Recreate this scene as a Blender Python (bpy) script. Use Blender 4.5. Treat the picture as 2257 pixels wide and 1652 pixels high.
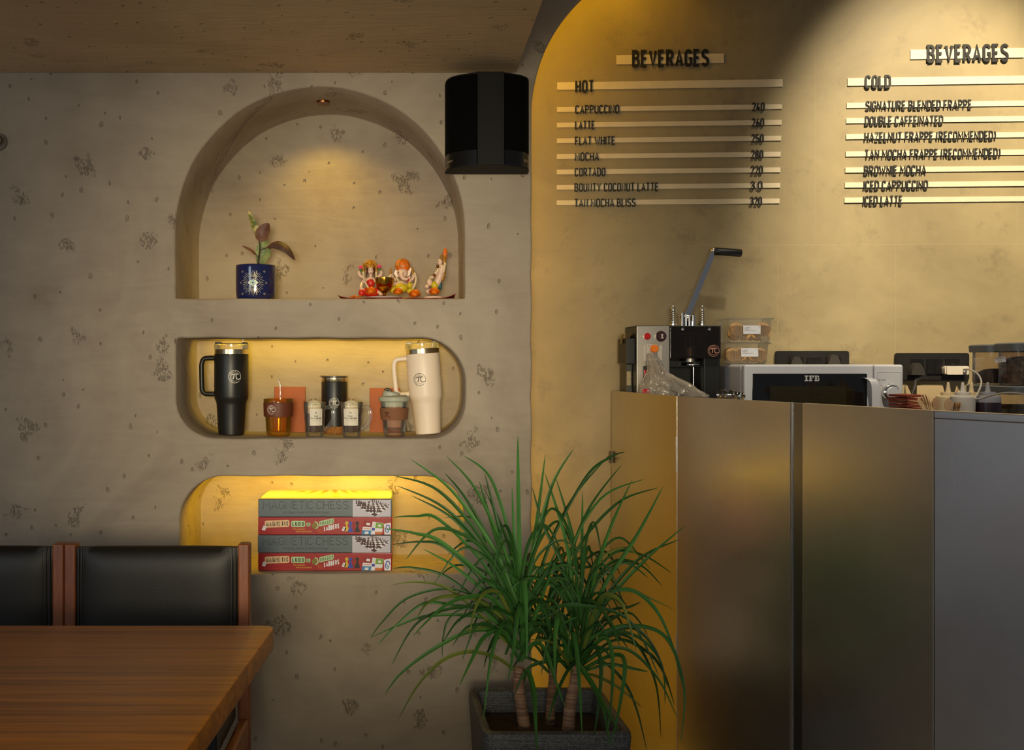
import bpy, bmesh, math, random
from mathutils import Vector, Matrix
for o in list(bpy.data.objects):
    bpy.data.objects.remove(o, do_unlink=True)
SC = bpy.context.scene
COL = SC.collection
PI = math.pi
random.seed(7)
# ------------------------------------------------------------------ camera
FPX, CX, CY, ZC = 2310.0, 900.0, 800.0, 1.25      # focal length in px, vanishing point, eye height
cam_d = bpy.data.cameras.new('camera')
cam = bpy.data.objects.new('camera', cam_d); COL.objects.link(cam)
cam.location = (0, 0, ZC); cam.rotation_euler = (PI/2, 0, 0)
cam_d.sensor_fit = 'HORIZONTAL'; cam_d.sensor_width = 36.0
cam_d.lens = FPX/2257*36
cam_d.shift_x = (1128.5-CX)/2257
cam_d.shift_y = -(826-CY)/2257
cam_d.clip_start = 0.02
SC.camera = cam
# ------------------------------------------------------------------ world, exposure
SC.view_settings.view_transform = 'Standard'
SC.view_settings.look = 'None'
SC.view_settings.exposure = 0.0
SC.view_settings.gamma = 1.0
SC.view_settings.use_curve_mapping = False
W = bpy.data.worlds.new('world'); SC.world = W; W.use_nodes = True
W.node_tree.nodes['Background'].inputs[0].default_value = (0.80, 0.86, 1.0, 1)
W.node_tree.nodes['Background'].inputs[1].default_value = 0.125
# ------------------------------------------------------------------ large lights
def area(name, loc, target, size, power, color, sy=None, spread=PI):
    d = bpy.data.lights.new(name, 'AREA'); d.energy = power; d.color = color
    d.shape = 'RECTANGLE'; d.size = size; d.size_y = sy or size; d.spread = spread
    o = bpy.data.objects.new(name, d); COL.objects.link(o); o.location = loc
    o.rotation_euler = (Vector(target)-Vector(loc)).to_track_quat('-Z', 'Y').to_euler()
    return o
def spot(name, loc, target, power, color, angle, blend, radius):
    d = bpy.data.lights.new(name, 'SPOT'); d.energy = power; d.color = color
    d.spot_size = angle; d.spot_blend = blend; d.shadow_soft_size = radius
    o = bpy.data.objects.new(name, d); COL.objects.link(o); o.location = loc
    o.rotation_euler = (Vector(target)-Vector(loc)).to_track_quat('-Z', 'Y').to_euler()
    return o
LED = (1.0, 0.53, 0.015)
area('window_daylight', (-0.7, -1.8, 1.25), (-0.1, 3, 1.55), 3.2, 14, (1.0, 0.86, 0.56), 1.2)
spot('wall_fill_spot', (-0.1, -1.0, 1.34), (-0.12, 3, 1.26), 505, (1.0, 0.865, 0.60), math.radians(32), 1.0, 0.30)  # added fill from behind the camera, brightens the middle of the plaster wall
area('shop_daylight', (-2.9, -1.2, 1.7), (0.2, 1.9, 0.2), 1.6, 50, (0.74, 0.86, 1.0), 1.8)
spot('menu_downlight', (1.66, 1.90, 3.30), (1.66, 3.25, 1.80), 560, (1.0, 0.84, 0.58), math.radians(37), 0.85, 0.03)
spot('bar_fill_spot', (1.15, 1.75, 3.30), (1.28, 2.95, 1.12), 200, (1.0, 0.88, 0.70), math.radians(36), 1.0, 0.05)  # added fill that lifts the microwave and the things behind the bar
spot('niche_downlight', (-0.2575, 3.165, 2.030), (-0.2475, 3.20, 1.5), 8.5, (1.0, 0.64, 0.06), math.radians(125), 1.0, 0.012)
area('arch_glow_side', (0.262, 3.095, 1.0), (0.36, 3.32, 1.0), 0.02, 2.8, LED, 2.1)
for a in (165, 145, 125, 105):                     # the strip follows the arch
    ar = math.radians(a)
    c = Vector((0.353+0.47+0.565*math.cos(ar), 3.095, 1.957+0.565*math.sin(ar)))
    t = Vector((0.353+0.47+0.455*math.cos(ar), 3.32, 1.957+0.455*math.sin(ar)))
    l = area('arch_glow', c, t, 0.20, 0.42, LED, 0.02)
    d = (t-c).normalized(); tx = Vector((-math.sin(ar), 0, math.cos(ar)))
    l.rotation_euler = Matrix((tx, (-d).cross(tx), -d)).transposed().to_euler()
area('shelf_glow_middle', (-0.24, 3.205, 1.318), (-0.24, 3.285, 1.22), 0.74, 1.0, (1.0, 0.64, 0.005), 0.02)
area('shelf_glow_low', (-0.245, 3.10, 0.918), (-0.245, 3.22, 0.78), 0.68, 3.2, (1.0, 0.60, 0.005), 0.02)

# ------------------------------------------------------------------ pixel helpers (a point of the place at a known distance)
def P(px, py, Y):
    return Vector(((px-CX)/FPX*Y, Y, ZC-(py-CY)/FPX*Y))
def BY(X): return 3.32-0.055*(X-0.39)             # back wall distance
def PB(px, py, off=0.0):                           # point on the back wall
    k = (px-CX)/FPX
    Y = (3.32+0.055*0.39)/(1+0.055*k)-off
    return P(px, py, Y)

# ------------------------------------------------------------------ materials
def lin(c):
    return tuple((x/12.92 if x <= 0.04045 else ((x+0.055)/1.055)**2.4) for x in c)
def hexc(h):
    return lin(tuple(int(h[i:i+2], 16)/255 for i in (0, 2, 4)))
class NT:
    def __init__(s, name):
        s.m = bpy.data.materials.new(name); s.m.use_nodes = True
        s.t = s.m.node_tree; s.b = s.t.nodes['Principled BSDF']
    def n(s, typ, **kw):
        x = s.t.nodes.new(typ)
        for k, v in kw.items():
            if k in x.inputs: x.inputs[k].default_value = v
            else: setattr(x, k, v)
        return x
    def l(s, a, b): s.t.links.new(a, b)
    def math(s, op, a, b=None, c=None):
        x = s.t.nodes.new('ShaderNodeMath'); x.operation = op
        for i, v in enumerate((a, b, c)):
            if v is None: continue
            if hasattr(v, 'links'): s.l(v, x.inputs[i])
            else: x.inputs[i].default_value = v
        return x.outputs[0]
    def ramp(s, fac, stops):
        r = s.t.nodes.new('ShaderNodeValToRGB')
        while len(r.color_ramp.elements) < len(stops): r.color_ramp.elements.new(0.5)
        for e, (p, c) in zip(r.color_ramp.elements, stops):
            e.position = p; e.color = (*c, 1) if len(c) == 3 else c
        s.l(fac, r.inputs[0]); return r.outputs[0]
    def mix(s, f, a, b, blend='MIX'):
        x = s.t.nodes.new('ShaderNodeMix'); x.data_type = 'RGBA'; x.blend_type = blend
        for sock, v in ((x.inputs[0], f), (x.inputs[6], a), (x.inputs[7], b)):
            if hasattr(v, 'links'): s.l(v, sock)
            elif isinstance(v, (int, float)): sock.default_value = v
            else: sock.default_value = (*v, 1)
        return x.outputs[2]
    def bump(s, h, strength, dist, prev=None):
        x = s.t.nodes.new('ShaderNodeBump'); x.inputs['Strength'].default_value = strength
        x.inputs['Distance'].default_value = dist; s.l(h, x.inputs['Height'])
        if prev is not None: s.l(prev, x.inputs['Normal'])
        return x.outputs[0]
MATS = {}
def mat(name, col, rough=0.5, metal=0.0, var=0.08, nscale=18, bump=0.0, bscale=60, trans=0.0, ior=1.45, coat=0.0, alpha=1.0,
        emis=0.0, sheen=0.0, stretch=None, spec=0.5, aniso=0.0):
    if name in MATS: return MATS[name]
    if isinstance(col, str): col = hexc(col)
    s = NT(name); b = s.b
    tc = s.n('ShaderNodeTexCoord').outputs['Object']
    if stretch:
        mp = s.n('ShaderNodeMapping'); mp.inputs['Scale'].default_value = stretch; s.l(tc, mp.inputs[0]); tc = mp.outputs[0]
    if var > 0:
        nz = s.n('ShaderNodeTexNoise', Scale=nscale, Detail=5.0); s.l(tc, nz.inputs['Vector'])
        c = s.ramp(nz.outputs[0], [(0.3, tuple(x*(1-var) for x in col)), (0.7, tuple(min(1, x*(1+var)) for x in col))])
        s.l(c, b.inputs['Base Color'])
    else:
        b.inputs['Base Color'].default_value = (*col, 1)
    b.inputs['Roughness'].default_value = rough; b.inputs['Metallic'].default_value = metal
    b.inputs['Transmission Weight'].default_value = trans; b.inputs['IOR'].default_value = ior
    b.inputs['Coat Weight'].default_value = coat; b.inputs['Alpha'].default_value = alpha
    b.inputs['Specular IOR Level'].default_value = spec; b.inputs['Anisotropic'].default_value = aniso
    if emis:
        b.inputs['Emission Color'].default_value = (*col, 1); b.inputs['Emission Strength'].default_value = emis
    if bump:
        n2 = s.n('ShaderNodeTexNoise', Scale=bscale, Detail=4.0); s.l(tc, n2.inputs['Vector'])
        s.l(s.bump(n2.outputs[0], bump, 0.002), b.inputs['Normal'])
    MATS[name] = s.m
    return s.m

def clear(name, col=(1, 1, 1), fac=0.12, rough=0.05, tint=None):
    """thin clear plastic / glass wall: see-through with glossy reflections"""
    if name in MATS: return MATS[name]
    s = NT(name); t = s.t
    tr = s.n('ShaderNodeBsdfTransparent'); tr.inputs[0].default_value = (*(tint or (0.97, 0.97, 0.95)), 1)
    s.b.inputs['Base Color'].default_value = (*col, 1); s.b.inputs['Roughness'].default_value = max(rough, 0.2)
    gl = s.n('ShaderNodeBsdfGlossy'); gl.inputs['Roughness'].default_value = rough
    fr = s.n('ShaderNodeLayerWeight', Blend=0.33)
    m1 = s.n('ShaderNodeMixShader'); s.l(s.math('MULTIPLY', fr.outputs['Fresnel'], 0.85), m1.inputs[0]); s.l(tr.outputs[0], m1.inputs[1]); s.l(gl.outputs[0], m1.inputs[2])
    fc = s.math('MULTIPLY', s.math('ADD', s.math('MULTIPLY', fr.outputs['Facing'], 1.2), 0.5), fac)
    mx = s.n('ShaderNodeMixShader'); s.l(fc, mx.inputs[0]); s.l(m1.outputs[0], mx.inputs[1]); s.l(s.b.outputs[0], mx.inputs[2])
    s.l(mx.outputs[0], t.nodes['Material Output'].inputs[0])
    MATS[name] = s.m; return s.m

def plaster(name, plane='xz', dark='857769', light='a39684', pit=1.0):
    s = NT(name)
    tc = s.n('ShaderNodeTexCoord').outputs['Object']
    sp = s.n('ShaderNodeSeparateXYZ'); s.l(tc, sp.inputs[0])
    cb = s.n('ShaderNodeCombineXYZ')
    ax = {'xz': (0, 2), 'xy': (0, 1), 'yz': (1, 2)}[plane]
    dp = sp.outputs[({0, 1, 2}-set(ax)).pop()]
    s.l(s.math('MULTIPLY_ADD', dp, 0.8, sp.outputs[ax[0]]), cb.inputs[0]); s.l(s.math('MULTIPLY_ADD', dp, 0.6, sp.outputs[ax[1]]), cb.inputs[1])
    uv = cb.outputs[0]
    wob = s.n('ShaderNodeTexNoise', Scale=28.0, Detail=3.0); s.l(tc, wob.inputs['Vector'])
    mxv = s.n('ShaderNodeVectorMath', operation='MULTIPLY_ADD'); s.l(wob.outputs['Color'], mxv.inputs[0])
    mxv.inputs[1].default_value = (0.02, 0.02, 0.02); s.l(uv, mxv.inputs[2])
    duv = mxv.outputs[0]
    big = s.n('ShaderNodeTexNoise', Scale=2.2, Detail=8.0, Roughness=0.62, Distortion=0.6); s.l(tc, big.inputs['Vector'])
    col = s.ramp(big.outputs[0], [(0.32, hexc(dark)), (0.68, hexc(light))])
    # trowel sweeps
    mp = s.n('ShaderNodeMapping'); mp.inputs['Rotation'].default_value = (0, 0, 0.5); mp.inputs['Scale'].default_value = (3, 14, 8)
    s.l(uv, mp.inputs[0])
    sw = s.n('ShaderNodeTexNoise', Scale=1.3, Detail=7.0, Roughness=0.6, Distortion=1.6); s.l(mp.outputs[0], sw.inputs['Vector'])
    col = s.mix(s.math('MULTIPLY', s.math('SUBTRACT', sw.outputs[0], 0.35), 0.5), col, hexc('b5a994'))
    # isolated small pits
    mp1 = s.n('ShaderNodeMapping'); mp1.inputs['Rotation'].default_value = (0, 0, 0.35); mp1.inputs['Scale'].default_value = (1.25, 0.8, 1); s.l(duv, mp1.inputs[0])
    v1 = s.n('ShaderNodeTexVoronoi', voronoi_dimensions='2D', Scale=11.5); s.l(mp1.outputs[0], v1.inputs['Vector'])
    c1 = s.n('ShaderNodeSeparateColor'); s.l(v1.outputs['Color'], c1.inputs[0])
    r1 = s.math('MULTIPLY', s.math('ADD', s.math('MULTIPLY', c1.outputs[1], 0.055), 0.028), s.math('GREATER_THAN', c1.outputs[0], 0.35))
    dn1 = s.math('DIVIDE', v1.outputs['Distance'], s.math('ADD', r1, 0.0005))
    p1 = s.math('MAXIMUM', s.math('SUBTRACT', 1.0, s.math('MULTIPLY', dn1, dn1)), 0.0)
    # rough clusters
    v2 = s.n('ShaderNodeTexVoronoi', voronoi_dimensions='2D', Scale=5.2); s.l(duv, v2.inputs['Vector'])
    c2 = s.n('ShaderNodeSeparateColor'); s.l(v2.outputs['Color'], c2.inputs[0])
    nz = s.n('ShaderNodeTexNoise', Scale=21.0, Detail=3.0); s.l(uv, nz.inputs['Vector'])
    d2 = s.math('ADD', v2.outputs['Distance'], s.math('MULTIPLY', s.math('SUBTRACT', nz.outputs[0], 0.5), 0.62))
    m2 = s.math('MULTIPLY', s.math('MINIMUM', s.math('MAXIMUM', s.math('MULTIPLY', s.math('SUBTRACT', s.math('ADD', s.math('MULTIPLY', c2.outputs[1], 0.08), 0.09), d2), 14.0), 0.0), 1.0), s.math('GREATER_THAN', c2.outputs[0], 0.45))
    mpf = s.n('ShaderNodeMapping'); mpf.inputs['Rotation'].default_value = (0, 0, 0.9); mpf.inputs['Scale'].default_value = (1.0, 0.55, 1)
    s.l(uv, mpf.inputs[0])
    fine = s.n('ShaderNodeTexNoise', Scale=120.0, Detail=2.0, Roughness=0.6, Distortion=1.3); s.l(mpf.outputs[0], fine.inputs['Vector'])
    p2 = s.math('MULTIPLY', m2, s.math('MINIMUM', s.math('MAXIMUM', s.math('DIVIDE', s.math('SUBTRACT', fine.outputs[0], 0.50), 0.10), 0.0), 1.0))
    pits = s.math('MAXIMUM', p1, p2)
    col = s.mix(s.math('MULTIPLY', s.math('ADD', s.math('MULTIPLY', p1, 0.5), s.math('MULTIPLY', p2, 0.55)), 0.6*pit), col, hexc('6e6152'))  # pits darkened in place of shade the bump lacks; clusters in aggregate tone
    s.l(col, s.b.inputs['Base Color']); s.b.inputs['Roughness'].default_value = 0.78
    s.b.inputs['Specular IOR Level'].default_value = 0.25
    b1 = s.bump(sw.outputs[0], 0.35, 0.006)
    b2 = s.bump(s.math('MULTIPLY', pits, -1.0), 0.85*pit, 0.006, b1)
    gr = s.n('ShaderNodeTexNoise', Scale=240.0, Detail=2.0); s.l(tc, gr.inputs['Vector'])
    b3 = s.bump(gr.outputs[0], 0.10, 0.001, b2)
    s.l(b3, s.b.inputs['Normal'])
    MATS[name] = s.m
    return s.m

def concrete_tile():
    s = NT('concrete_tile')
    tc = s.n('ShaderNodeTexCoord').outputs['Object']
    sp = s.n('ShaderNodeSeparateXYZ'); s.l(tc, sp.inputs[0])
    X, Z = sp.outputs[0], sp.outputs[2]
    big = s.n('ShaderNodeTexNoise', Scale=1.7, Detail=9.0, Roughness=0.66, Distortion=0.5); s.l(tc, big.inputs['Vector'])
    col = s.ramp(big.outputs[0], [(0.30, hexc('776a4c')), (0.55, hexc('8d7f5c')), (0.75, hexc('998a67'))])
    spk = s.n('ShaderNodeTexNoise', Scale=9.0, Detail=6.0, Roughness=0.75); s.l(tc, spk.inputs['Vector'])
    col = s.mix(s.math('MULTIPLY', s.math('MAXIMUM', s.math('SUBTRACT', spk.outputs[0], 0.56), 0.0), 3.2), col, hexc('5f5340'))
    def near(v, x0, w=0.0011): return s.math('LESS_THAN', s.math('ABSOLUTE', s.math('SUBTRACT', v, x0)), w)
    up = s.math('GREATER_THAN', Z, 1.62); dn = s.math('LESS_THAN', Z, 1.62)
    j = near(Z, 1.62)
    j = s.math('MAXIMUM', j, near(Z, 0.42))
    for x0 in (1.087, 1.27, 1.88): j = s.math('MAXIMUM', j, s.math('MULTIPLY', up, near(X, x0, 0.0007)))
    for x0 in (1.155, 1.515): j = s.math('MAXIMUM', j, s.math('MULTIPLY', dn, near(X, x0, 0.0007)))
    col = s.mix(s.math('MULTIPLY', j, 0.5), col, hexc('9a8a6a'))
    s.l(col, s.b.inputs['Base Color']); s.b.inputs['Roughness'].default_value = 0.55
    s.l(s.bump(s.math('MULTIPLY', j, -1.0), 0.5, 0.002), s.b.inputs['Normal'])
    return s.m

def steel(name='brushed_steel', base='d8d5d0', rough=0.29):
    s = NT(name)
    tc = s.n('ShaderNodeTexCoord').outputs['Object']
    mp = s.n('ShaderNodeMapping'); mp.inputs['Scale'].default_value = (140, 140, 1.2); s.l(tc, mp.inputs[0])
    nz = s.n('ShaderNodeTexNoise', Scale=3.0, Detail=3.0); s.l(mp.outputs[0], nz.inputs['Vector'])
    cl = s.n('ShaderNodeTexNoise', Scale=2.5, Detail=6.0, Roughness=0.7); s.l(tc, cl.inputs['Vector'])
    c = hexc(base)
    s.l(s.ramp(cl.outputs[0], [(0.3, tuple(x*0.86 for x in c)), (0.7, c)]), s.b.inputs['Base Color'])
    s.b.inputs['Metallic'].default_value = 1.0
    s.l(s.math('ADD', s.math('MULTIPLY', cl.outputs[0], 0.10), rough-0.05), s.b.inputs['Roughness'])
    s.l(s.bump(nz.outputs[0], 0.06, 0.001), s.b.inputs['Normal'])
    MATS[name] = s.m; return s.m

def wood(name, c1, c2, scale=(0.35, 9, 9), rough=0.35, coat=0.2, nsc=4.0, bump=0.05):
    s = NT(name)
    tc = s.n('ShaderNodeTexCoord').outputs['Object']
    mp = s.n('ShaderNodeMapping'); mp.inputs['Scale'].default_value = scale; s.l(tc, mp.inputs[0])
    n1 = s.n('ShaderNodeTexNoise', Scale=nsc, Detail=8.0, Roughness=0.65, Distortion=1.2); s.l(mp.outputs[0], n1.inputs['Vector'])
    n2 = s.n('ShaderNodeTexNoise', Scale=nsc*9, Detail=4.0); s.l(mp.outputs[0], n2.inputs['Vector'])
    f = s.math('ADD', s.math('MULTIPLY', n1.outputs[0], 0.8), s.math('MULTIPLY', n2.outputs[0], 0.2))
    s.l(s.ramp(f, [(0.36, hexc(c1)), (0.62, hexc(c2))]), s.b.inputs['Base Color'])
    s.b.inputs['Roughness'].default_value = rough; s.b.inputs['Coat Weight'].default_value = coat
    s.b.inputs['Coat Roughness'].default_value = 0.25
    s.l(s.bump(n2.outputs[0], bump, 0.001), s.b.inputs['Normal'])
    MATS[name] = s.m; return s.m

# ------------------------------------------------------------------ mesh helper
class G:
    def __init__(s): s.v = []; s.f = []; s.mi = []; s.cur = 0; s.soft = False
    def add(s, vs, fs):
        o = len(s.v); s.v += [Vector(x) for x in vs]
        for f in fs: s.f.append(tuple(i+o for i in f)); s.mi.append(s.cur)
        return s
    def frombm(s, bm):
        bm.verts.index_update()
        s.add([v.co.copy() for v in bm.verts], [[v.index for v in f.verts] for f in bm.faces]); bm.free(); return s
    def box(s, lo, hi, r=0.0, seg=2, M=None):
        bm = bmesh.new(); bmesh.ops.create_cube(bm, size=1)
        lo = Vector(lo); hi = Vector(hi)
        for v in bm.verts:
            v.co = Vector(((lo[i]+hi[i])/2+v.co[i]*(hi[i]-lo[i])) for i in range(3))
        if r > 0: s.soft = True; bmesh.ops.bevel(bm, geom=list(bm.edges), offset=r, segments=seg, profile=0.5, affect='EDGES')
        if M is not None: bmesh.ops.transform(bm, matrix=M, verts=bm.verts)
        return s.frombm(bm)
    def lathe(s, prof, c=(0, 0, 0), n=32, M=None, a0=0.0, a1=2*PI, sx=1.0, sy=1.0):
        c = Vector(c); closed = abs(a1-a0-2*PI) < 1e-6; m = n if closed else n+1
        vs = []; fs = []
        for (r, z) in prof:
            for i in range(m):
                a = a0+(a1-a0)*i/n
                p = Vector((r*math.cos(a)*sx, r*math.sin(a)*sy, z))
                vs.append((M @ p if M is not None else p)+c)
        for k in range(len(prof)-1):
            for i in range(n):
                j = (i+1) % m
                fs.append((k*m+i, k*m+j, (k+1)*m+j, (k+1)*m+i))
        if closed:
            if prof[0][0] > 1e-6: fs.append(tuple(range(m-1, -1, -1)))
            if prof[-1][0] > 1e-6: fs.append(tuple(range((len(prof)-1)*m, len(prof)*m)))
        return s.add(vs, fs)
    def tube(s, pts, rad, n=10, closed=False, flat=1.0, up=None):
        pts = [Vector(p) for p in pts]; N = len(pts)
        if not hasattr(rad, '__len__'): rad = [rad]*N
        vs = []; fs = []; prev = None
        for i, p in enumerate(pts):
            a = pts[i-1] if (i > 0 or closed) else p
            b = pts[(i+1) % N] if (i < N-1 or closed) else p
            t = (b-a).normalized()
            if prev is None:
                u = up if up is not None else (Vector((0, 0, 1)) if abs(t.z) < 0.9 else Vector((1, 0, 0)))
                u = (u-t*u.dot(t)).normalized()
            else:
                u = (prev-t*prev.dot(t)).normalized()
            prev = u; w = t.cross(u)
            for k in range(n):
                an = 2*PI*k/n
                vs.append(p+(u*math.cos(an)*flat+w*math.sin(an))*rad[i])
        R = N if closed else N-1
        for i in range(R):
            for k in range(n):
                a = i*n+k; b = i*n+(k+1) % n; i2 = (i+1) % N
                fs.append((a, b, i2*n+(k+1) % n, i2*n+k))
        if not closed:
            fs.append(tuple(range(n-1, -1, -1))); fs.append(tuple(range((N-1)*n, N*n)))
        return s.add(vs, fs)
    def ball(s, c, r, n=14, m=9, sc=(1, 1, 1), M=None):
        c = Vector(c); vs = []; fs = []
        for i in range(1, m):
            th = PI*i/m
            for k in range(n):
                a = 2*PI*k/n
                p = Vector((math.sin(th)*math.cos(a)*sc[0], math.sin(th)*math.sin(a)*sc[1], math.cos(th)*sc[2]))*r
                vs.append((M @ p if M is not None else p)+c)
        for q in (1, -1):
            p = Vector((0, 0, q*sc[2]*r)); vs.append((M @ p if M is not None else p)+c)
        for i in range(m-2):
            for k in range(n):
                fs.append((i*n+k, (i+1)*n+k, (i+1)*n+(k+1) % n, i*n+(k+1) % n))
        T = (m-1)*n
        for k in range(n):
            fs.append((T, k, (k+1) % n)); fs.append((T+1, (m-2)*n+(k+1) % n, (m-2)*n+k))
        return s.add(vs, fs)
    def prism(s, poly, fn, d0, d1):
        """poly: 2D points; fn(u,v,d)->Vector; closed solid between d0 and d1"""
        n = len(poly)
        vs = [fn(u, v, d0) for u, v in poly]+[fn(u, v, d1) for u, v in poly]
        fs = [tuple(range(n-1, -1, -1)), tuple(range(n, 2*n))]+[(i, (i+1) % n, n+(i+1) % n, n+i) for i in range(n)]
        return s.add(vs, fs)
    def grid(s, fn, nu, nv):
        vs = [fn(i/nu, j/nv) for j in range(nv+1) for i in range(nu+1)]
        fs = [(j*(nu+1)+i, j*(nu+1)+i+1, (j+1)*(nu+1)+i+1, (j+1)*(nu+1)+i) for j in range(nv) for i in range(nu)]
        return s.add(vs, fs)
    def xf(s, M):
        s.v = [M @ v for v in s.v]; return s
    def build(s, name, mats, parent=None, origin=None, smooth=True, fix=True, angle=38):
        if not isinstance(mats, (list, tuple)): mats = [mats]
        if parent is not None: org = ORG[parent.name]
        elif origin is not None: org = Vector(origin)
        else:
            xs = [v.x for v in s.v]; ys = [v.y for v in s.v]; zs = [v.z for v in s.v]
            org = Vector(((min(xs)+max(xs))/2, (min(ys)+max(ys))/2, min(zs)))
        me = bpy.data.meshes.new(name)
        me.from_pydata([v-org for v in s.v], [], s.f)
        for m in mats: me.materials.append(m)
        me.polygons.foreach_set('material_index', s.mi)
        if fix:
            bm = bmesh.new(); bm.from_mesh(me); bmesh.ops.recalc_face_normals(bm, faces=bm.faces); bm.to_mesh(me); bm.free()
        if smooth:
            me.polygons.foreach_set('use_smooth', [True]*len(me.polygons))
            me.set_sharp_from_angle(angle=math.radians(angle))
        me.update()
        o = bpy.data.objects.new(name, me); COL.objects.link(o)
        if s.soft and smooth:
            wn = o.modifiers.new('weighted_normal', 'WEIGHTED_NORMAL'); wn.keep_sharp = True; wn.weight = 80
        ORG[o.name] = org
        if parent is not None: o.parent = parent
        else: o.location = org
        return o
ORG = {}
def tag(o, label, cat, group=None):
    o['label'] = label; o['category'] = cat
    if group: o['group'] = group
    return o
def struct(o):
    o['kind'] = 'structure'; return o
def thing(name, label, cat, loc=(0, 0, 0), group=None):
    """an Empty at the thing's base; parts are written in place coordinates"""
    o = bpy.data.objects.new(name, None); COL.objects.link(o); o.location = loc; o.empty_display_size = 0.05
    ORG[o.name] = Vector(loc)
    return tag(o, label, cat, group)
def kids(o): return [c for c in bpy.data.objects if c.parent == o]
def copy_tree(o, parent=None):
    c = o.copy(); COL.objects.link(c)
    if parent is not None: c.parent = parent
    ORG[c.name] = ORG[o.name]
    for ch in kids(o): copy_tree(ch, c)
    return c

# ------------------------------------------------------------------ flat drawing: lettering, rings, shapes laid on a surface
def arc(cx, cy, rx, ry, a0, a1, n=7):
    return [(cx+rx*math.cos(math.radians(a0+(a1-a0)*i/n)), cy+ry*math.sin(math.radians(a0+(a1-a0)*i/n))) for i in range(n+1)]
def _glyphs():
    g = {}
    g['A'] = (.48, [[(0, 0), (.24, 1), (.48, 0)], [(.08, .29), (.40, .29)]])
    g['B'] = (.43, [[(0, 0), (0, 1), (.2, 1)]+arc(.2, .765, .2, .235, 90, -90)+[(0, .53)], [(.2, .53)]+arc(.21, .265, .22, .265, 90, -90)+[(0, 0)]])
    g['C'] = (.42, [arc(.21, .76, .21, .24, 12, 180)+arc(.21, .24, .21, .24, 180, 348)])
    g['D'] = (.43, [[(0, 0), (0, 1), (.19, 1)]+arc(.19, .76, .24, .24, 90, 0)+arc(.19, .24, .24, .24, 0, -90)+[(0, 0)]])
    g['E'] = (.36, [[(.36, 1), (0, 1), (0, 0), (.36, 0)], [(0, .51), (.31, .51)]])
    g['F'] = (.36, [[(.36, 1), (0, 1), (0, 0)], [(0, .5), (.31, .5)]])
    g['G'] = (.43, [arc(.215, .76, .215, .24, 12, 180)+arc(.215, .24, .215, .24, 180, 360)+[(.43, .47), (.25, .47)]])
    g['H'] = (.43, [[(0, 0), (0, 1)], [(.43, 0), (.43, 1)], [(0, .51), (.43, .51)]])
    g['I'] = (.0, [[(0, 0), (0, 1)]])
    g['J'] = (.34, [[(.34, 1), (.34, .2)]+arc(.17, .2, .17, .2, 0, -170)])
    g['K'] = (.43, [[(0, 0), (0, 1)], [(.42, 1), (0, .42)], [(.13, .58), (.43, 0)]])
    g['L'] = (.34, [[(0, 1), (0, 0), (.34, 0)]])
    g['M'] = (.56, [[(0, 0), (0, 1), (.28, .32), (.56, 1), (.56, 0)]])
    g['N'] = (.45, [[(0, 0), (0, 1), (.45, 0), (.45, 1)]])
    g['O'] = (.42, [arc(.21, .76, .21, .24, 0, 180)+arc(.21, .24, .21, .24, 180, 360)+[(.42, .76)]])
    g['P'] = (.42, [[(0, 0), (0, 1), (.19, 1)]+arc(.19, .735, .23, .265, 90, -90)+[(0, .47)]])
    g['Q'] = (.42, g['O'][1]+[[(.25, .2), (.45, -.05)]])
    g['R'] = (.44, g['P'][1]+[[(.2, .47), (.44, 0)]])
    g['S'] = (.42, [arc(.21, .77, .21, .23, 18, 170)+[(.01, .70), (.06, .59), (.21, .51), (.36, .43), (.42, .30)]+arc(.21, .23, .21, .23, 0, -162)])
    g['T'] = (.42, [[(0, 1), (.42, 1)], [(.21, 1), (.21, 0)]])
    g['U'] = (.42, [[(0, 1), (0, .23)]+arc(.21, .23, .21, .23, 180, 360)+[(.42, 1)]])
    g['V'] = (.46, [[(0, 1), (.23, 0), (.46, 1)]])
    g['W'] = (.70, [[(0, 1), (.17, 0), (.35, .8), (.53, 0), (.70, 1)]])
    g['X'] = (.44, [[(0, 0), (.44, 1)], [(0, 1), (.44, 0)]])
    g['Y'] = (.46, [[(0, 1), (.23, .45), (.46, 1)], [(.23, .45), (.23, 0)]])
    g['Z'] = (.40, [[(0, 1), (.40, 1), (0, 0), (.40, 0)]])
    g['0'] = g['O']
    g['1'] = (.2, [[(0, .78), (.2, 1), (.2, 0)]])
    g['2'] = (.40, [arc(.2, .78, .2, .22, 175, -20)+[(.36, .58), (0, 0), (.40, 0)]])
    g['3'] = (.41, [arc(.2, .78, .19, .22, 170, -90)+[(.13, .54)], [(.2, .54)]+arc(.2, .27, .21, .27, 90, -170)])
    g['4'] = (.43, [[(.22, 1), (0, .22), (.43, .22)], [(.30, .5), (.30, 0)]])
    g['5'] = (.41, [[(.38, 1), (.04, 1), (.02, .52)]+arc(.2, .30, .21, .30, 110, -165)])
    g['6'] = (.42, [[(.26, 1), (.04, .48)]+arc(.21, .27, .21, .27, 150, 510)])
    g['8'] = (.42, [arc(.21, .77, .19, .23, -90, 270), arc(.21, .27, .21, .27, 90, 450)])
    g['9'] = (.42, [arc(.21, .73, .21, .27, 0, 360)+[(.40, .6), (.18, 0)]])
    g['('] = (.14, [arc(.2, .5, .2, .62, 130, 230)])
    g[')'] = (.14, [arc(-.06, .5, .2, .62, 50, -50)])
    g['&'] = (.46, [[(.46, 0), (.1, .68)]+arc(.21, .82, .12, .18, 200, -40)+[(.06, .42)]+arc(.2, .22, .2, .22, 160, 380)+[(.46, .5)]])
    g['-'] = (.3, [[(0, .45), (.3, .45)]])
    g['.'] = (.0, [[(0, 0), (0, .05)]])
    g['!'] = (.0, [[(0, .3), (0, 1)], [(0, 0), (0, .05)]])
    return g
GLY = _glyphs()
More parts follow.
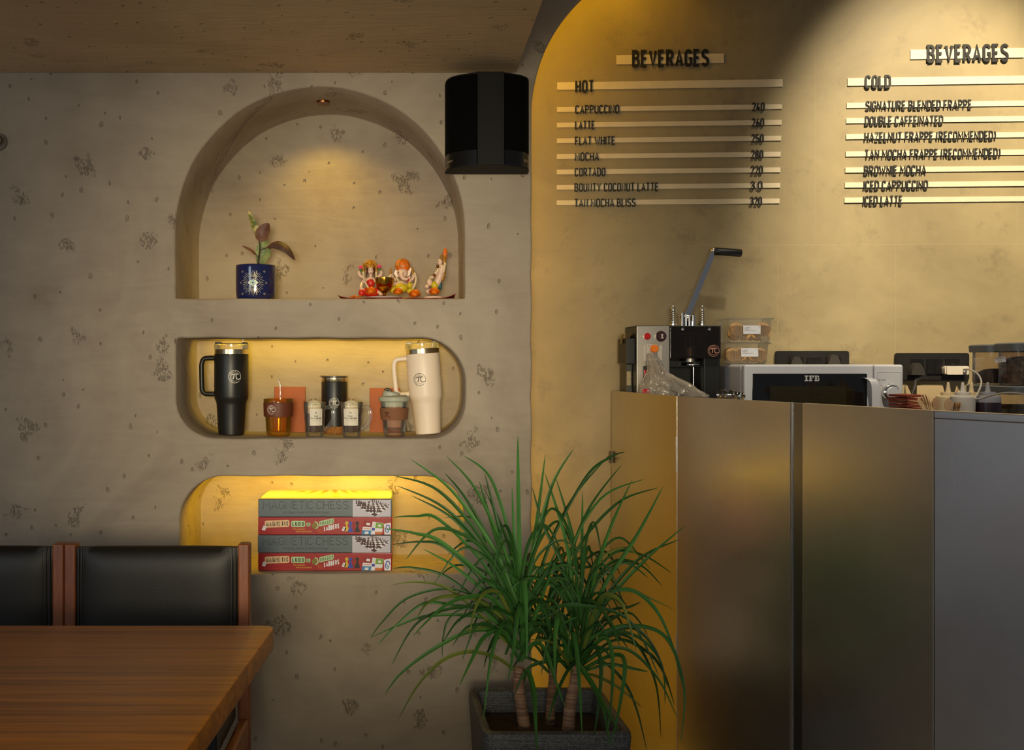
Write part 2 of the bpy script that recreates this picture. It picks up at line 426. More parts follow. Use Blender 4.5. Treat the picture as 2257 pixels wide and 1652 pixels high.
def planar(o, u, v, w):
    """surface frame: origin, right, up, outward normal"""
    o, u, v, w = Vector(o), Vector(u), Vector(v), Vector(w)
    return lambda a, b, d=0.0: o+u*a+v*b+w*d
def wall_frame(o): return planar(o, (1, 0, 0), (0, 0, 1), (0, -1, 0))
def around(c, rfun, a_mid):
    """wrap (arc length, height) on a body of revolution about the vertical axis at c; rfun(z) -> radius"""
    c = Vector(c)
    def fn(a, b, d=0.0):
        r = rfun(b); an = a_mid+a/max(r, 1e-4)
        return c+Vector((math.cos(an)*(r+d), math.sin(an)*(r+d), b))
    return fn
class D:
    def __init__(s, g, fn): s.g = g; s.fn = fn
    def stroke(s, pts, t, d0, d1, closed=False):
        fn = s.fn
        if len(pts) > 2 and (Vector(pts[0])-Vector(pts[-1])).length < 1e-6: pts = pts[:-1]; closed = True
        n = len(pts); L = []; R = []
        for i in range(n):
            p = Vector(pts[i])
            a = Vector(pts[i-1]) if (i > 0 or closed) else None
            b = Vector(pts[(i+1) % n]) if (i < n-1 or closed) else None
            if a is None: tn = (b-p).normalized(); m = Vector((-tn.y, tn.x)); k = 1
            elif b is None: tn = (p-a).normalized(); m = Vector((-tn.y, tn.x)); k = 1
            else:
                t1 = (p-a); t2 = (b-p)
                t1 = t1.normalized() if t1.length > 1e-9 else t2.normalized(); t2 = t2.normalized() if t2.length > 1e-9 else t1
                n1 = Vector((-t1.y, t1.x)); n2 = Vector((-t2.y, t2.x)); m = n1+n2
                if m.length < 0.25: m = n1; k = 1
                else:
                    m = m.normalized(); c_ = m.dot(n1); k = 1/max(c_, 0.3) if c_ > 0.62 else 1.05
            L.append(p+m*k*t/2); R.append(p-m*k*t/2)
        vs = []; fs = []
        for d in ((d1, d0) if d0 is not None else (d1,)):
            for q in L: vs.append(fn(q.x, q.y, d))
            for q in R: vs.append(fn(q.x, q.y, d))
        e = n if closed else n-1
        for i in range(e):
            j = (i+1) % n
            fs.append((i, n+i, n+j, j))
            if d0 is not None:
                fs.append((i, j, 2*n+j, 2*n+i)); fs.append((n+j, n+i, 3*n+i, 3*n+j))
        if d0 is not None and not closed:
            fs.append((0, 2*n, 3*n, n)); fs.append((n-1, 2*n-1, 4*n-1, 3*n-1))
        s.g.add(vs, fs)
    def text(s, txt, u, v, h, width=None, t=0.14, d0=None, d1=0.0005, track=0.20, serif=0.0, align=0, wide=1.0, italic=0.0, rot=None):
        """capital height h; width: fit the whole line; returns its width"""
        gap = track*0.5; chars = [c for c in txt]
        if width is not None:
            fixed = sum(0.24 if c == ' ' else t+gap for c in chars)-gap
            flex = sum(GLY.get(c, (.3, []))[0] for c in chars if c != ' ')
            wide = (width/h-fixed)/flex
        x = 0.0; items = []
        for ch in chars:
            if ch == ' ': x += 0.24; continue
            w, st = GLY.get(ch, (.3, []))
            items.append((x, st)); x += w*wide+t+gap
        tot = x-gap
        sx = h
        real = tot*sx
        u0 = u-(real if align == 1 else real/2 if align == 0.5 else 0)
        q_n = 0
        for x0, st in items:
            q_n = 0 if d0 is None and q_n > 8 else (q_n if d0 is None else 0)
            for pl in st:
                q = [(u0+(x0+t/2+a*wide)*sx, v+(t/2+b*(1-t))*h) for a, b in pl]
                if italic: q = [(a+(b-v)*italic, b) for a, b in q]
                if rot: q = [rot(a, b) for a, b in q]
                q_n += 1; s.stroke(q, t*h, d0, d1+2.5e-5*q_n)
                if serif:
                    for (a, b), nb in ((pl[0], pl[1]), (pl[-1], pl[-2])):
                        if (abs(b) < .02 or abs(b-1) < .02) and abs(nb[1]-b) > 0.2:
                            cc = (u0+(x0+t/2+a*wide)*sx, v+(t/2+b*(1-t))*h)
                            q = [(cc[0]-serif*h, cc[1]), (cc[0]+serif*h, cc[1])]
                            if rot: q = [rot(*z) for z in q]
                            q_n += 1; s.stroke(q, t*h*0.55, d0, d1+2.5e-5*q_n)
        return real
    def poly(s, pts, d=0.0005): s.g.add([s.fn(a, b, d) for a, b in pts], [tuple(range(len(pts)))])
    def solid(s, pts, d0, d1): s.g.prism(pts, s.fn, d0, d1)
    def rect(s, a0, b0, a1, b1, d=0.0005, nu=1, nv=1):
        s.g.grid(lambda x, y: s.fn(a0+(a1-a0)*x, b0+(b1-b0)*y, d), nu, nv)
    def disc(s, a, b, r, d=0.0005, n=20, ry=None, a0=0):
        s.poly([(a+r*math.cos(a0+2*PI*i/n), b+(ry or r)*math.sin(a0+2*PI*i/n)) for i in range(n)], d)
    def ring(s, a, b, r, t, d=0.0005, n=32, d0=None, a0=0, a1=360):
        s.stroke([(a+r*math.cos(math.radians(a0+(a1-a0)*i/n)), b+r*math.sin(math.radians(a0+(a1-a0)*i/n))) for i in range(n+1)], t, d0, d)
    def pi_mark(s, a, b, r, d=0.0005, ring=True):
        """round badge with a pi sign: two rings of lettering round it and the tail breaking out of the ring"""
        if ring:
            s.ring(a, b, r, r*0.07, d, 36, None, -20, 318)
            s.ring(a, b, r*0.72, r*0.04, d, 28, None, 20, 300)
            for i, ch in enumerate('TAN COFFEE'):
                if ch == ' ': continue
                an = math.radians(232-i*17); w, st = GLY[ch]; h = r*0.17
                for pl in st:
                    q = []
                    for x, y in pl:
                        x = (x-w/2)*h; y = (y-0.5)*h
                        q.append((a+math.cos(an)*(r*0.86+y)+math.sin(an)*x, b+math.sin(an)*(r*0.86+y)-math.cos(an)*x))
                    s.stroke(q, r*0.035, None, d)
        k = r*(0.52 if ring else 0.8)
        s.stroke([(a-k*.95, b+k*.45), (a-k*.75, b+k*.72), (a-k*.3, b+k*.8), (a+k*1.0, b+k*.8)], k*.26, None, d)
        s.stroke([(a-k*.22, b+k*.72), (a-k*.28, b), (a-k*.5, b-k*.75)], k*.28, None, d)
        s.stroke([(a+k*.42, b+k*.72), (a+k*.40, b-k*.1), (a+k*.55, b-k*.62), (a+k*.95, b-k*.82), (a+k*(1.9 if ring else 1.2), b-k*.70)], k*.26, None, d)
def rrect(a0, b0, a1, b1, r, n=5):
    if not hasattr(r, '__len__'): r = (r,)*4
    out = []
    for (cx, cy, rr, s0) in ((a1-r[0], b1-r[0], r[0], 0), (a0+r[1], b1-r[1], r[1], 90), (a0+r[2], b0+r[2], r[2], 180), (a1-r[3], b0+r[3], r[3], 270)):
        if rr < 1e-6: out.append((cx, cy)); continue
        out += arc(cx, cy, rr, rr, s0, s0+90, n)
    return out
def font_text(g, txt, fn, u, v, h, width=None, d=0.0006, align=0.0, shear=0.0):
    """small running text in Blender's built-in face"""
    cu = bpy.data.curves.new('tmp', 'FONT'); cu.body = txt; cu.size = 1.0; cu.shear = shear; cu.resolution_u = 2
    ob = bpy.data.objects.new('tmp', cu); COL.objects.link(ob)
    dg = bpy.context.evaluated_depsgraph_get(); dg.update()
    me = bpy.data.meshes.new_from_object(ob.evaluated_get(dg))
    xs = [q.co.x for q in me.vertices] or [0, 1]
    k = h/0.72; kx = k if width is None else width/(max(xs)-min(xs))
    off = align*(max(xs)-min(xs))*kx
    g.add([fn(u+(q.co.x-min(xs))*kx-off, v+q.co.y*k, d) for q in me.vertices], [tuple(p.vertices) for p in me.polygons])
    bpy.data.objects.remove(ob); bpy.data.curves.remove(cu); bpy.data.meshes.remove(me)
def smooth_path(pts, n=8):
    """Catmull-Rom through points"""
    pts = [Vector(p) for p in pts]; out = []
    for i in range(len(pts)-1):
        p0 = pts[max(i-1, 0)]; p1 = pts[i]; p2 = pts[i+1]; p3 = pts[min(i+2, len(pts)-1)]
        for k in range(n):
            t = k/n
            out.append(0.5*((2*p1)+(-p0+p2)*t+(2*p0-5*p1+4*p2-p3)*t*t+(-p0+3*p1-3*p2+p3)*t**3))
    out.append(pts[-1]); return out
# ================================================================== SETTING
M_pl = plaster('trowelled_plaster', 'xz')
M_plc = plaster('ceiling_plaster', 'xy', dark='b59a74', light='cfb289')
M_tile = concrete_tile()
M_floor = mat('floor_concrete', 'bdbcba', 0.35, var=0.08, nscale=3)
YW = 3.0
def WP(px, py): return ((px-CX)/FPX*YW, ZC-(py-CY)/FPX*YW)     # wall plane coordinates
def dense(pts, step=0.02):
    out = []
    for i in range(len(pts)):
        a = Vector(pts[i]); b = Vector(pts[(i+1) % len(pts)])
        n = max(1, int((b-a).length/step))
        out += [tuple(a+(b-a)*k/n) for k in range(n)]
    return out
def wobble(pts, amp, seed):
    rnd = random.Random(seed); k = [(rnd.uniform(20, 45), rnd.uniform(0, 6)) for _ in range(3)]
    return [(x+amp*sum(math.sin(f*y+p) for f, p in k)/2, y+amp*sum(math.sin(f*x+p+1) for f, p in k)/2) for x, y in pts]
def loop_normals(pts, closed=True):
    n = len(pts); out = []
    for i in range(n):
        a = Vector(pts[i-1] if (closed or i) else pts[i]); b = Vector(pts[(i+1) % n] if (closed or i < n-1) else pts[i])
        t = (b-a).normalized(); out.append(Vector((t.y, -t.x)))   # outwards for a counter-clockwise loop
    return out
cx1, cz1 = WP(705.5, 512); rx1 = 319/770; rz1 = 321/770; zb1 = WP(0, 658)[1]
niche1 = [(cx1+rx1, zb1)]+[(cx1+rx1*math.cos(PI*i/40), cz1+rz1*math.sin(PI*i/40)) for i in range(41)]+[(cx1-rx1, zb1)]
x0, z0 = WP(388, 966); x1, z1 = WP(1026, 744)
niche2 = rrect(x0, z0, x1, z1, (0.125, 0.012, 0.118, 0.105), 10)
x0, z0 = WP(397, 1263); x1, z1 = WP(1024, 1049)
niche3 = rrect(x0, z0, x1, z1, (0.115, 0.125, 0.02, 0.02), 10)
NI = [(wobble(dense(niche1), 0.0009, 1), 0.33), (wobble(dense(niche2), 0.0008, 2), 0.285), (wobble(dense(niche3), 0.0008, 3), 0.29)]
arch = [(0.353, 0.0)]+[(0.353, 0.05*i) for i in range(1, 39)]+[(0.353+0.47-0.47*math.cos(PI/2*i/64), 1.957+0.47*math.sin(PI/2*i/64)) for i in range(65)]+[(0.95, 2.427), (1.0, 2.43), (1.0, 3.6)]
arch = [(x+(0.0012*math.sin(37*z)+0.0008*math.sin(91*z+1))*max(0, min(1, (2.0-z)/0.4)), z) for x, z in arch]
g = G()
fbm = bmesh.new(); eds = []
def addloop(pts):
    vs = [fbm.verts.new((x, YW, z)) for x, z in pts]
    for i in range(len(vs)): eds.append(fbm.edges.new((vs[i], vs[(i+1) % len(vs)])))
nrm_a = loop_normals(arch, False)
arch_f = [(x-n.x*0.005, z-n.y*0.005) for (x, z), n in zip(arch, nrm_a)]
addloop([(-3.0, 0.0)]+arch_f+[(-3.0, 3.6)])
loops = []
for pts, dep in NI:
    nr = loop_normals(pts)
    addloop([(x+n.x*0.005, z+n.y*0.005) for (x, z), n in zip(pts, nr)])
bmesh.ops.triangle_fill(fbm, use_beauty=True, edges=eds)
g.frombm(fbm)
for pts, dep in NI:
    nr = loop_normals(pts); n = len(pts)
    rings = [(0.005, 0.0), (0.0015, 0.0015), (0.0, 0.005), (0.0, dep*0.5), (0.0, dep-0.012), (-0.003, dep-0.003), (-0.012, dep)]
    vs = [(x+m.x*o, YW+d, z+m.y*o) for o, d in rings for (x, z), m in zip(pts, nr)]
    fs = [(k*n+i, k*n+(i+1) % n, (k+1)*n+(i+1) % n, (k+1)*n+i) for k in range(len(rings)-1) for i in range(n)]
    fs.append(tuple(range((len(rings)-1)*n, len(rings)*n)))
    g.add(vs, fs)
rings = [(0.005, 0.0), (0.0015, 0.0015), (0.0, 0.005), (0.0, 0.03), (0.15, 0.03), (0.15, 0.46)]
n = len(arch)
vs = [(x-m.x*o, YW+d, z-m.y*o) for o, d in rings for (x, z), m in zip(arch, nrm_a)]
fs = [(k*n+i, k*n+i+1, (k+1)*n+i+1, (k+1)*n+i) for k in range(len(rings)-1) for i in range(n-1)]
g.add(vs, fs)
struct(g.build('wall_front', M_pl, origin=(0, 0, 0), fix=False, angle=50))
g = G(); g.prism([(0.0, BY(0)), (2.8, BY(2.8)), (2.8, BY(2.8)+.12), (0.0, BY(0)+.12)], lambda u, v, d: Vector((u, v, d)), 0.0, 3.6)
struct(g.build('wall_back', M_tile, origin=(0, 0, 0), smooth=False))
g = G(); g.box((-3.0, 0.75, 2.08), (0.309, 2.999, 3.6), 0.004)
struct(g.build('ceiling', M_plc, origin=(0, 0, 0)))
g = G(); g.box((-3.0, -1.0, 3.6), (2.8, 3.5, 3.66))
struct(g.build('ceiling', M_plc, origin=(0, 0, 0)))
g = G(); g.box((-3.0, -3.0, -0.08), (3.2, 3.5, 0.0))
struct(g.build('floor', M_floor, origin=(0, 0, 0)))

M_ply = plaster('side_plaster', 'yz')
g = G(); g.box((-3.08, -3.0, 0.0), (-3.0, 0.35, 3.6)); g.box((-3.08, 2.75, 0.0), (-3.0, 3.46, 3.6)); g.box((-3.08, 0.35, 2.05), (-3.0, 2.75, 3.6))
struct(g.build('wall_left', M_ply, origin=(0, 0, 0)))
M_glow = mat('added_glow_pane', (0.78, 0.86, 1.0), 0.2, emis=0.19, var=0)  # glowing pane added to give the steel counter a pale reflection
M_fr = mat('added_dark_frame', '1b1b1c', 0.5)
g = G()
for y0, y1, z0, z1 in ((0.35, 0.40, 0.0, 2.05), (2.70, 2.75, 0.0, 2.05), (1.53, 1.57, 0.0, 2.05), (0.40, 2.70, 2.0, 2.05), (0.40, 2.70, 0.0, 0.08)): g.box((-3.06, y0, z0), (-3.01, y1, z1), 0.003)
wf = struct(g.build('added_window_1', M_fr, origin=(-3.03, 1.55, 0)))  # unseen window added to hold the glowing panes
g = G(); g.box((-3.045, 0.40, 0.08), (-3.035, 1.53, 2.0)); g.box((-3.045, 1.57, 0.08), (-3.035, 2.70, 2.0)); g.build('added_window_pane', M_glow, wf)

# ================================================================== BAR COUNTER
M_st = steel()
M_sd = steel('dark_steel', '8c8a8a', 0.3)
M_chrome = mat('polished_chrome', 'd8d6d0', 0.12, 1.0, var=0.03)
M_black = mat('black_plastic', '141312', 0.42, var=0.1)
M_dark = mat('dark_gap', '0c0b0a', 0.6, var=0)
pts_c = [Vector((0.628, 3.236)), Vector((0.699, 2.727)), Vector((0.832, 2.276)), Vector((0.9465, 1.888)), Vector((1.288, 1.20))]
ZTOP = 1.165
ctr = thing('bar_counter', 'tall brushed steel bar counter of upright panels behind the big potted palm', 'counter', (0.95, 2.4, 0))
def panel(a, b, name, z0, z1, t=0.012, off=0.0, m=M_st, r=0.0015):
    d = (b-a).normalized(); nrm = Vector((d.y, -d.x))            # toward the guests
    if nrm.x > 0: nrm = -nrm
    L = (b-a).length
    g = G()
    Mx = Matrix(((d.x, -nrm.x, 0, a.x+nrm.x*off), (d.y, -nrm.y, 0, a.y+nrm.y*off), (0, 0, 1, 0), (0, 0, 0, 1)))
    g.box((0, 0, z0), (L, t, z1), r, 2, Mx)
    return g.build(name, m, ctr)
def along(i, s): return pts_c[i]+(pts_c[i+1]-pts_c[i])*s
def along_m(i, m): return pts_c[i]+(pts_c[i+1]-pts_c[i]).normalized()*m
Lc = [(pts_c[i+1]-pts_c[i]).length for i in range(4)]
panel(along_m(0, 0), along_m(0, Lc[0]-0.001), 'front_panel', 0.0, ZTOP)
panel(along_m(1, 0.001), along_m(1, Lc[1]-0.004), 'front_panel', 0.0, ZTOP-0.0005)
panel(along_m(1, Lc[1]-0.004), along_m(2, 0.001), 'seam_gap', 0.0, ZTOP-0.006, 0.006, -0.010, M_dark)
panel(along_m(2, 0.0005), along_m(2, 0.003), 'seam_edge', 0.0, ZTOP-0.001, 0.012, 0.0015, M_chrome, 0.0008)['label'] = 'bright steel edge of the seam'
panel(along_m(2, 0.003), along_m(2, 0.036), 'seam_strip', 0.0, ZTOP-0.001, 0.010, -0.001, M_sd)['label'] = 'dark grey seam strip'
panel(along_m(2, 0.036), along_m(2, Lc[2]-0.001), 'front_panel', 0.0, ZTOP)
panel(along_m(3, 0.001), along_m(3, Lc[3]), 'front_panel', 0.0, ZTOP-0.014)
panel(along_m(3, 0.001), along_m(3, Lc[3]), 'top_rail', ZTOP-0.0145, ZTOP, 0.014, 0.0008, M_st, 0.002)
for zz, hz in ((1.013, 0.046), (0.509, 0.038)):                                      # short bright strips on the panel corner
    a = along_m(0, Lc[0]-0.002); g = G(); g.box((a.x-0.0026, a.y-0.0016, zz-hz), (a.x-0.0008, a.y, zz+hz), 0.0004); g.build('corner_edge', M_chrome, ctr)
panel(Vector((0.6415, 3.298)), Vector((0.6283, 3.238)), 'end_panel', 0.0, ZTOP)
q = P(1346, 1007, 3.23); g = G(); g.box((q.x-0.003, 3.220, q.z-0.018), (q.x+0.002, 3.235, q.z+0.018), 0.001)
g.tube([(q.x, 3.222, q.z-0.005), (q.x-0.009, 3.215, q.z-0.004), (q.x-0.010, 3.215, q.z+0.004)], 0.002, 6); g.build('latch', M_black, ctr)
ZW = 0.99
M_wt = mat('worktop_steel', '7d7a74', 0.35, 1.0)
inner = [p+Vector((0.016, 0.004)) for p in pts_c]
poly = [(0.662, BY(0.662)-0.004)]+[(p.x, p.y) for p in inner[0:4]]+[(1.42, 1.90), (1.42, 2.30), (2.3, 2.30), (2.3, BY(2.3)-0.004)]
g = G(); g.prism(poly, lambda u, v, d: Vector((u, v, d)), ZW-0.04, ZW)
tag(g.build('worktop', M_wt, smooth=False), 'steel worktop behind the bar counter carrying the microwave', 'worktop')
g = G(); g.prism([(0.74, 3.24), (0.90, 2.45), (2.25, 2.45), (2.25, 3.17)], lambda u, v, d: Vector((u, v, d)), 0.0, ZW-0.041)
g.box((1.02, 1.96, 0.0), (1.38, 2.44, ZW-0.041), 0.002)
tag(g.build('base_cabinet', M_sd, smooth=False), 'dark steel base cabinet under the worktop behind the bar', 'cabinet')

# ================================================================== MENU ON THE BACK WALL
M_strip = mat('menu_strip_cream', 'c4b79c', 0.5, var=0.05, nscale=30)
M_let = mat('menu_letter_black', '0c0a08', 0.6, var=0.1)
M_glue = mat('glue_residue', 'c9c2b0', 0.2, var=0.2, nscale=400)
phi = math.atan(0.055); UW = Vector((math.cos(phi), -math.sin(phi), 0)); NW = Vector((-math.sin(phi), -math.cos(phi), 0))
def menu_line(pxl, pxr, py, hpx, label, texts, group, gap=False):
    o = PB(pxl, py); s = o.y/FPX
    t = thing('menu_strip', label, 'menu strip', o, group)
    fn = planar(o, UW, (0, 0, 1), NW)
    L = (PB(pxr, py)-o).length
    g = G(); g.prism([(0, -hpx*s/2), (L, -hpx*s/2), (L, hpx*s/2), (0, hpx*s/2)], fn, 0.0003, 0.0035)
    g.build('strip', M_strip, t, smooth=False)
    for k, (txt, pa, pb, cap, th, dy) in enumerate(texts):
        a = (PB(pa, py)-o).length; b = (PB(pb, py)-o).length
        g = G(); d = D(g, fn)
        d.text(txt, a, -cap*s*0.5-dy*s, cap*s, b-a, th, 0.0035, 0.0072, 0.12)
        g.build('lettering' if k == 0 else 'price', M_let, t, smooth=False)
    return t, fn, o, s
HG, CG = 'strips of the hot drinks menu', 'strips of the cold drinks menu'
menu_line(1358.3, 1595, 132.3, 20.2, 'short cream heading strip with black word BEVERAGES above the hot drinks', [('BEVERAGES', 1392.5, 1562, 38.5, .145, -1)], 'menu heading strips')
menu_line(1228, 1724.5, 190.3, 16.4, 'wide cream strip reading HOT on the tiled wall', [('HOT', 1267.5, 1309, 28.5, .145, 2)], HG)
rows = [('CAPPUCCINO', 1364.5, '240', 1723, 241.8, 'cappuccino'), ('LATTE', 1310.4, '260', 1722, 276, 'plain latte'), ('FLAT WHITE', 1355, '250', 1721, 310.5, 'flat white'),
        ('MOCHA', 1320, '280', 1720, 345.3, 'plain mocha'), ('CORTADO', 1334, '220', 1719.5, 379.3, 'cortado'),
        ('BOUNTY COCONUT LATTE', 1450.6, '3 0', 1719, 413, 'coconut latte'), ('TAN MOCHA BLISS', 1400.5, '320', 1717.6, 447, '')]
for i, (tx, xe, pr, xr, y, nm) in enumerate(rows):
    lab = f'cream menu strip listing {nm} at {pr} in black raised letters' if nm and pr != '3 0' else \
          ('cream menu strip listing coconut latte, middle digit of its price missing' if nm else 'lowest cream strip of the hot drinks menu, priced 320')
    x0 = 1267.2-i*0.3
    tt, fn, o, s = menu_line(1227.6-i*0.1, xr, y, 10.4, lab, [(tx, x0, xe, 19.2, .13, 1.2), (pr, 1656.5-i*0.75, 1684.2-i*0.95, 19.2, .13, 0.2)], HG)
    if pr == '3 0':
        g = G(); d = D(g, fn); c = (PB(1667.5, y)-o).length
        for k in range(6): g.ball(fn(c+random.uniform(-.8, .8)*s, (-8+k*3.6)*s, 0.0045), 0.0016, 6, 5)
        g.build('glue_spot', M_glue, tt)
menu_line(2005.8, 2255.5, 120.6, 21, 'short cream heading strip with black word BEVERAGES above the cold drinks', [('BEVERAGES', 2041, 2221, 40, .145, 0)], 'menu heading strips')
menu_line(1867.3, 2420, 181.2, 16.8, 'wide cream strip reading COLD under the downlight', [('COLD', 1904.5, 1962, 29.5, .145, 1)], CG)
rows = [('SIGNATURE BLENDED FRAPPE', 1906.5, 2140, 1865.5, 232.9, 'cream menu strip listing the signature blended frappe'), ('DOUBLE CAFFEINATED', 1905, 2077, 1864.5, 266.6, 'cream menu strip listing a double caffeinated drink'),
        ('HAZELNUT FRAPPE (RECOMMENDED)', 1904, 2193, 1864, 301.6, 'cream menu strip listing hazelnut frappe as recommended'), ('TAN MOCHA FRAPPE (RECOMMENDED)', 1904.5, 2203, 1863.3, 339.6, 'cream menu strip listing a recommended mocha frappe, below the hazelnut one'),
        ('BROWNIE MOCHA', 1903, 2039.8, 1862.5, 375, 'cream menu strip listing brownie mocha among the cold drinks'), ('ICED CAPPUCCINO', 1902, 2043.5, 1861.5, 408, 'cream menu strip listing iced cappuccino'),
        ('ICED LATTE', 1901, 1987.6, 1860.5, 441.4, 'lowest cream strip of the cold drinks menu, listing iced latte')]
for tx, xa, xe, xl, y, lab in rows:
    menu_line(xl, 2412, y, 11.2, lab, [(tx, xa, xe, 19.8, .125, 1.0)], CG)

# ================================================================== NICHE DOWNLIGHT AND WALL FITTING
M_cu = mat('copper_trim', '8a5a34', 0.3, 1.0)
M_lens = mat('lamp_lens', 'ffb765', 0.3, emis=1.6, var=0.1, nscale=300)
zc = cz1+rz1*math.sqrt(max(0, 1-((-0.2575-cx1)/rx1)**2))
lt = thing('recessed_spotlight', 'small round copper spotlight set in the top of the arched niche', 'spotlight', (-0.2575, 3.165, zc-0.006))
g = G(); g.lathe([(0.0145, zc-0.006), (0.0190, zc-0.0065), (0.0200, zc-0.003), (0.0195, zc+0.004)], (-0.2575, 3.165, 0), 28); g.build('trim_ring', M_cu, lt)
g = G(); g.lathe([(0.0, zc-0.0045), (0.0145, zc-0.0045), (0.0145, zc+0.002)], (-0.2575, 3.165, 0), 24); g.build('lens', M_lens, lt)
M_cer = mat('cream_ceramic', 'e0cfae', 0.35, var=0.04)
wl = thing('wall_fitting', 'small round cream wall fitting on a grey backplate, cut by the frame edge', 'wall fitting', (-1.185, 3.0, 1.885))
Rx = Matrix.Rotation(PI/2, 4, 'X')
g = G(); g.lathe([(0, 0.030), (0.007, 0.030), (0.0130, 0.024), (0.0145, 0.016), (0.009, 0.008), (0.008, 0.0)], (-1.1745, 2.998, 1.884), 24, Rx); g.build('knob', M_cer, wl)
g = G(); g.lathe([(0.0, 0.004), (0.0248, 0.004), (0.0257, 0.0)], (-1.173, 2.9995, 1.8825), 28, Rx); g.build('halo', mat('shadow_halo_grey', '6d6152', 0.6), wl)  # grey disc stands in for the shadow around the knob

# ================================================================== LOUDSPEAKER
M_gr = mat('speaker_grille', '070706', 0.85, bump=0.4, bscale=900, spec=0.06)
M_cab = mat('speaker_cabinet', '161514', 0.65, spec=0.2)
M_band = mat('speaker_band', '0e0d0c', 0.3, spec=0.4)
M_badge = mat('badge_silver', 'b9a894', 0.3, 0.6)
sp = thing('wall_speaker', 'black curved loudspeaker mounted on the plaster wall beside the arched niche', 'loudspeaker', (0.222, 2.97, 1.787))
zb, zt = 1.787, 2.041
def arc3(a, b, bulge, n=12):
    a = Vector(a); b = Vector(b); d = b-a; nn = Vector((d.y, -d.x)).normalized()
    if nn.y > 0: nn = -nn
    return [tuple(a+d*(i/n)+nn*bulge*math.sin(PI*i/n)) for i in range(n+1)]
lf = arc3((0.104, 2.975), (0.186, 2.850), 0.030); rt = arc3((0.262, 2.850), (0.338, 2.975), 0.030)
fnx = lambda u, v, d: Vector((u, v, d))
def shell(poly, z0, z1, name, m, lab=None):
    g = G(); g.prism(poly, fnx, z0, z1); o = g.build(name, m, sp, angle=30)
    if lab: o['label'] = lab
    return o
shell(lf+[(0.186, 2.975)], zb+0.046, zt-0.004, 'grille', M_gr)
shell(rt+[(0.262, 2.975)], zb+0.046, zt-0.004, 'grille', M_gr)
shell([(x, y+0.001) for x, y in lf]+[(0.186, 2.975)], zb+0.004, zb+0.0445, 'lower_band', M_band, 'glossy band under the grille')
shell([(x, y+0.001) for x, y in rt]+[(0.262, 2.975)], zb+0.004, zb+0.0445, 'lower_band', M_band, 'glossy band under the grille')
shell([(0.188, 2.975), (0.188, 2.844), (0.260, 2.844), (0.260, 2.975)], zb+0.002, zt, 'centre_panel', M_cab)
shell([(x*1.0, y) for x, y in lf]+rt, zb, zb+0.0038, 'base_plate', M_cab)
shell([(x, y) for x, y in lf]+rt, zt-0.0038, zt-0.0002, 'top_plate', M_cab)
shell([(0.17, 2.975), (0.27, 2.975), (0.27, 2.9995), (0.17, 2.9995)], zb+0.06, zt-0.06, 'wall_bracket', M_black)
def path_frame(path, z):
    L = [0]
    for i in range(1, len(path)): L.append(L[-1]+(Vector(path[i])-Vector(path[i-1])).length)
    def fn(a, b, d=0.0):
        a = min(max(a, 0), L[-1]-1e-6); i = max(k for k in range(len(L)-1) if L[k] <= a)
        t = (a-L[i])/(L[i+1]-L[i]); p = Vector(path[i]).lerp(Vector(path[i+1]), t)
        dr = (Vector(path[i+1])-Vector(path[i])).normalized(); nn = Vector((dr.y, -dr.x)); nn = nn if nn.y < 0 else -nn
        p += nn*(d+0.0005); return Vector((p.x, p.y, z+b))
    return fn
for path, off in ((lf, 0.056), (rt, 0.072)):
    g = G(); d = D(g, path_frame(path, zb+0.018))
    d.ring(off, 0.0035, 0.0042, 0.0009, 0.0004, 20)
    d.stroke([(off-0.0016, 0.0010), (off-0.0016, 0.0060)], 0.0011, None, 0.0004); d.stroke([(off+0.0016, 0.0010), (off+0.0016, 0.0060)], 0.0011, None, 0.0004)
    d.text('BOSCH', off+0.0075, 0.0, 0.0062, 0.022, 0.2, None, 0.0004, 0.22)
    g.build('badge', M_badge, sp, smooth=False)

# ================================================================== ARCHED NICHE: RUBBER PLANT, FIGURINES
ZN1 = zb1
M_navy = mat('navy_glaze', '161d4a', 0.12, var=0.06, coat=0.6)
M_gold = mat('gold_print', 'c2b48f', 0.35, 0.3, var=0.05)
M_eyew = mat('eye_print', 'cfd6c4', 0.35, var=0); M_iris = mat('iris_print', '7fa8a4', 0.35, var=0)
M_soil = mat('potting_soil', '241a13', 0.95, var=0.5, nscale=90, bump=1.0, bscale=120)
pc = Vector((-0.4560, 3.135, ZN1)); PR = 0.0600
pot = thing('potted_rubber_plant', 'young rubber plant in a navy pot with an eye motif', 'potted plant', pc)
prof = [(0.0, 0.0005), (0.050, 0.0005), (0.054, 0.003), (0.0578, 0.012), (0.0598, 0.03), (0.0600, 0.060), (0.0600, 0.100), (0.0592, 0.1065), (0.0572, 0.1078), (0.0555, 0.105), (0.0553, 0.088), (0.0, 0.088)]
g = G(); g.lathe(prof, pc, 48); pb = g.build('pot', M_navy, pot)
def prad(z):
    for (r0, z0), (r1, z1) in zip(prof[1:9], prof[2:9]):
        if z0 <= z <= z1: return r0+(r1-r0)*(z-z0)/max(z1-z0, 1e-6)
    return PR
g = G(); d = D(g, around(pc, prad, -PI/2))
ez = 0.052
for i in range(36):
    a = 2*PI*i/36; r0 = 0.0215 if abs(math.cos(a)) > .75 else 0.0155; r1 = 0.0300+0.004*(i % 2)
    pts = [(r*math.cos(a)*1.02, ez+r*math.sin(a)*1.1) for r in (r0, (r0+r1)/2, r1)]
    d.stroke(pts, 0.0009, None, 0.0004)
for i in range(26):
    a = 2*PI*i/26; d.disc(0.0205*math.cos(a), ez+0.0125*math.sin(a), 0.0011, 0.0004, 7)
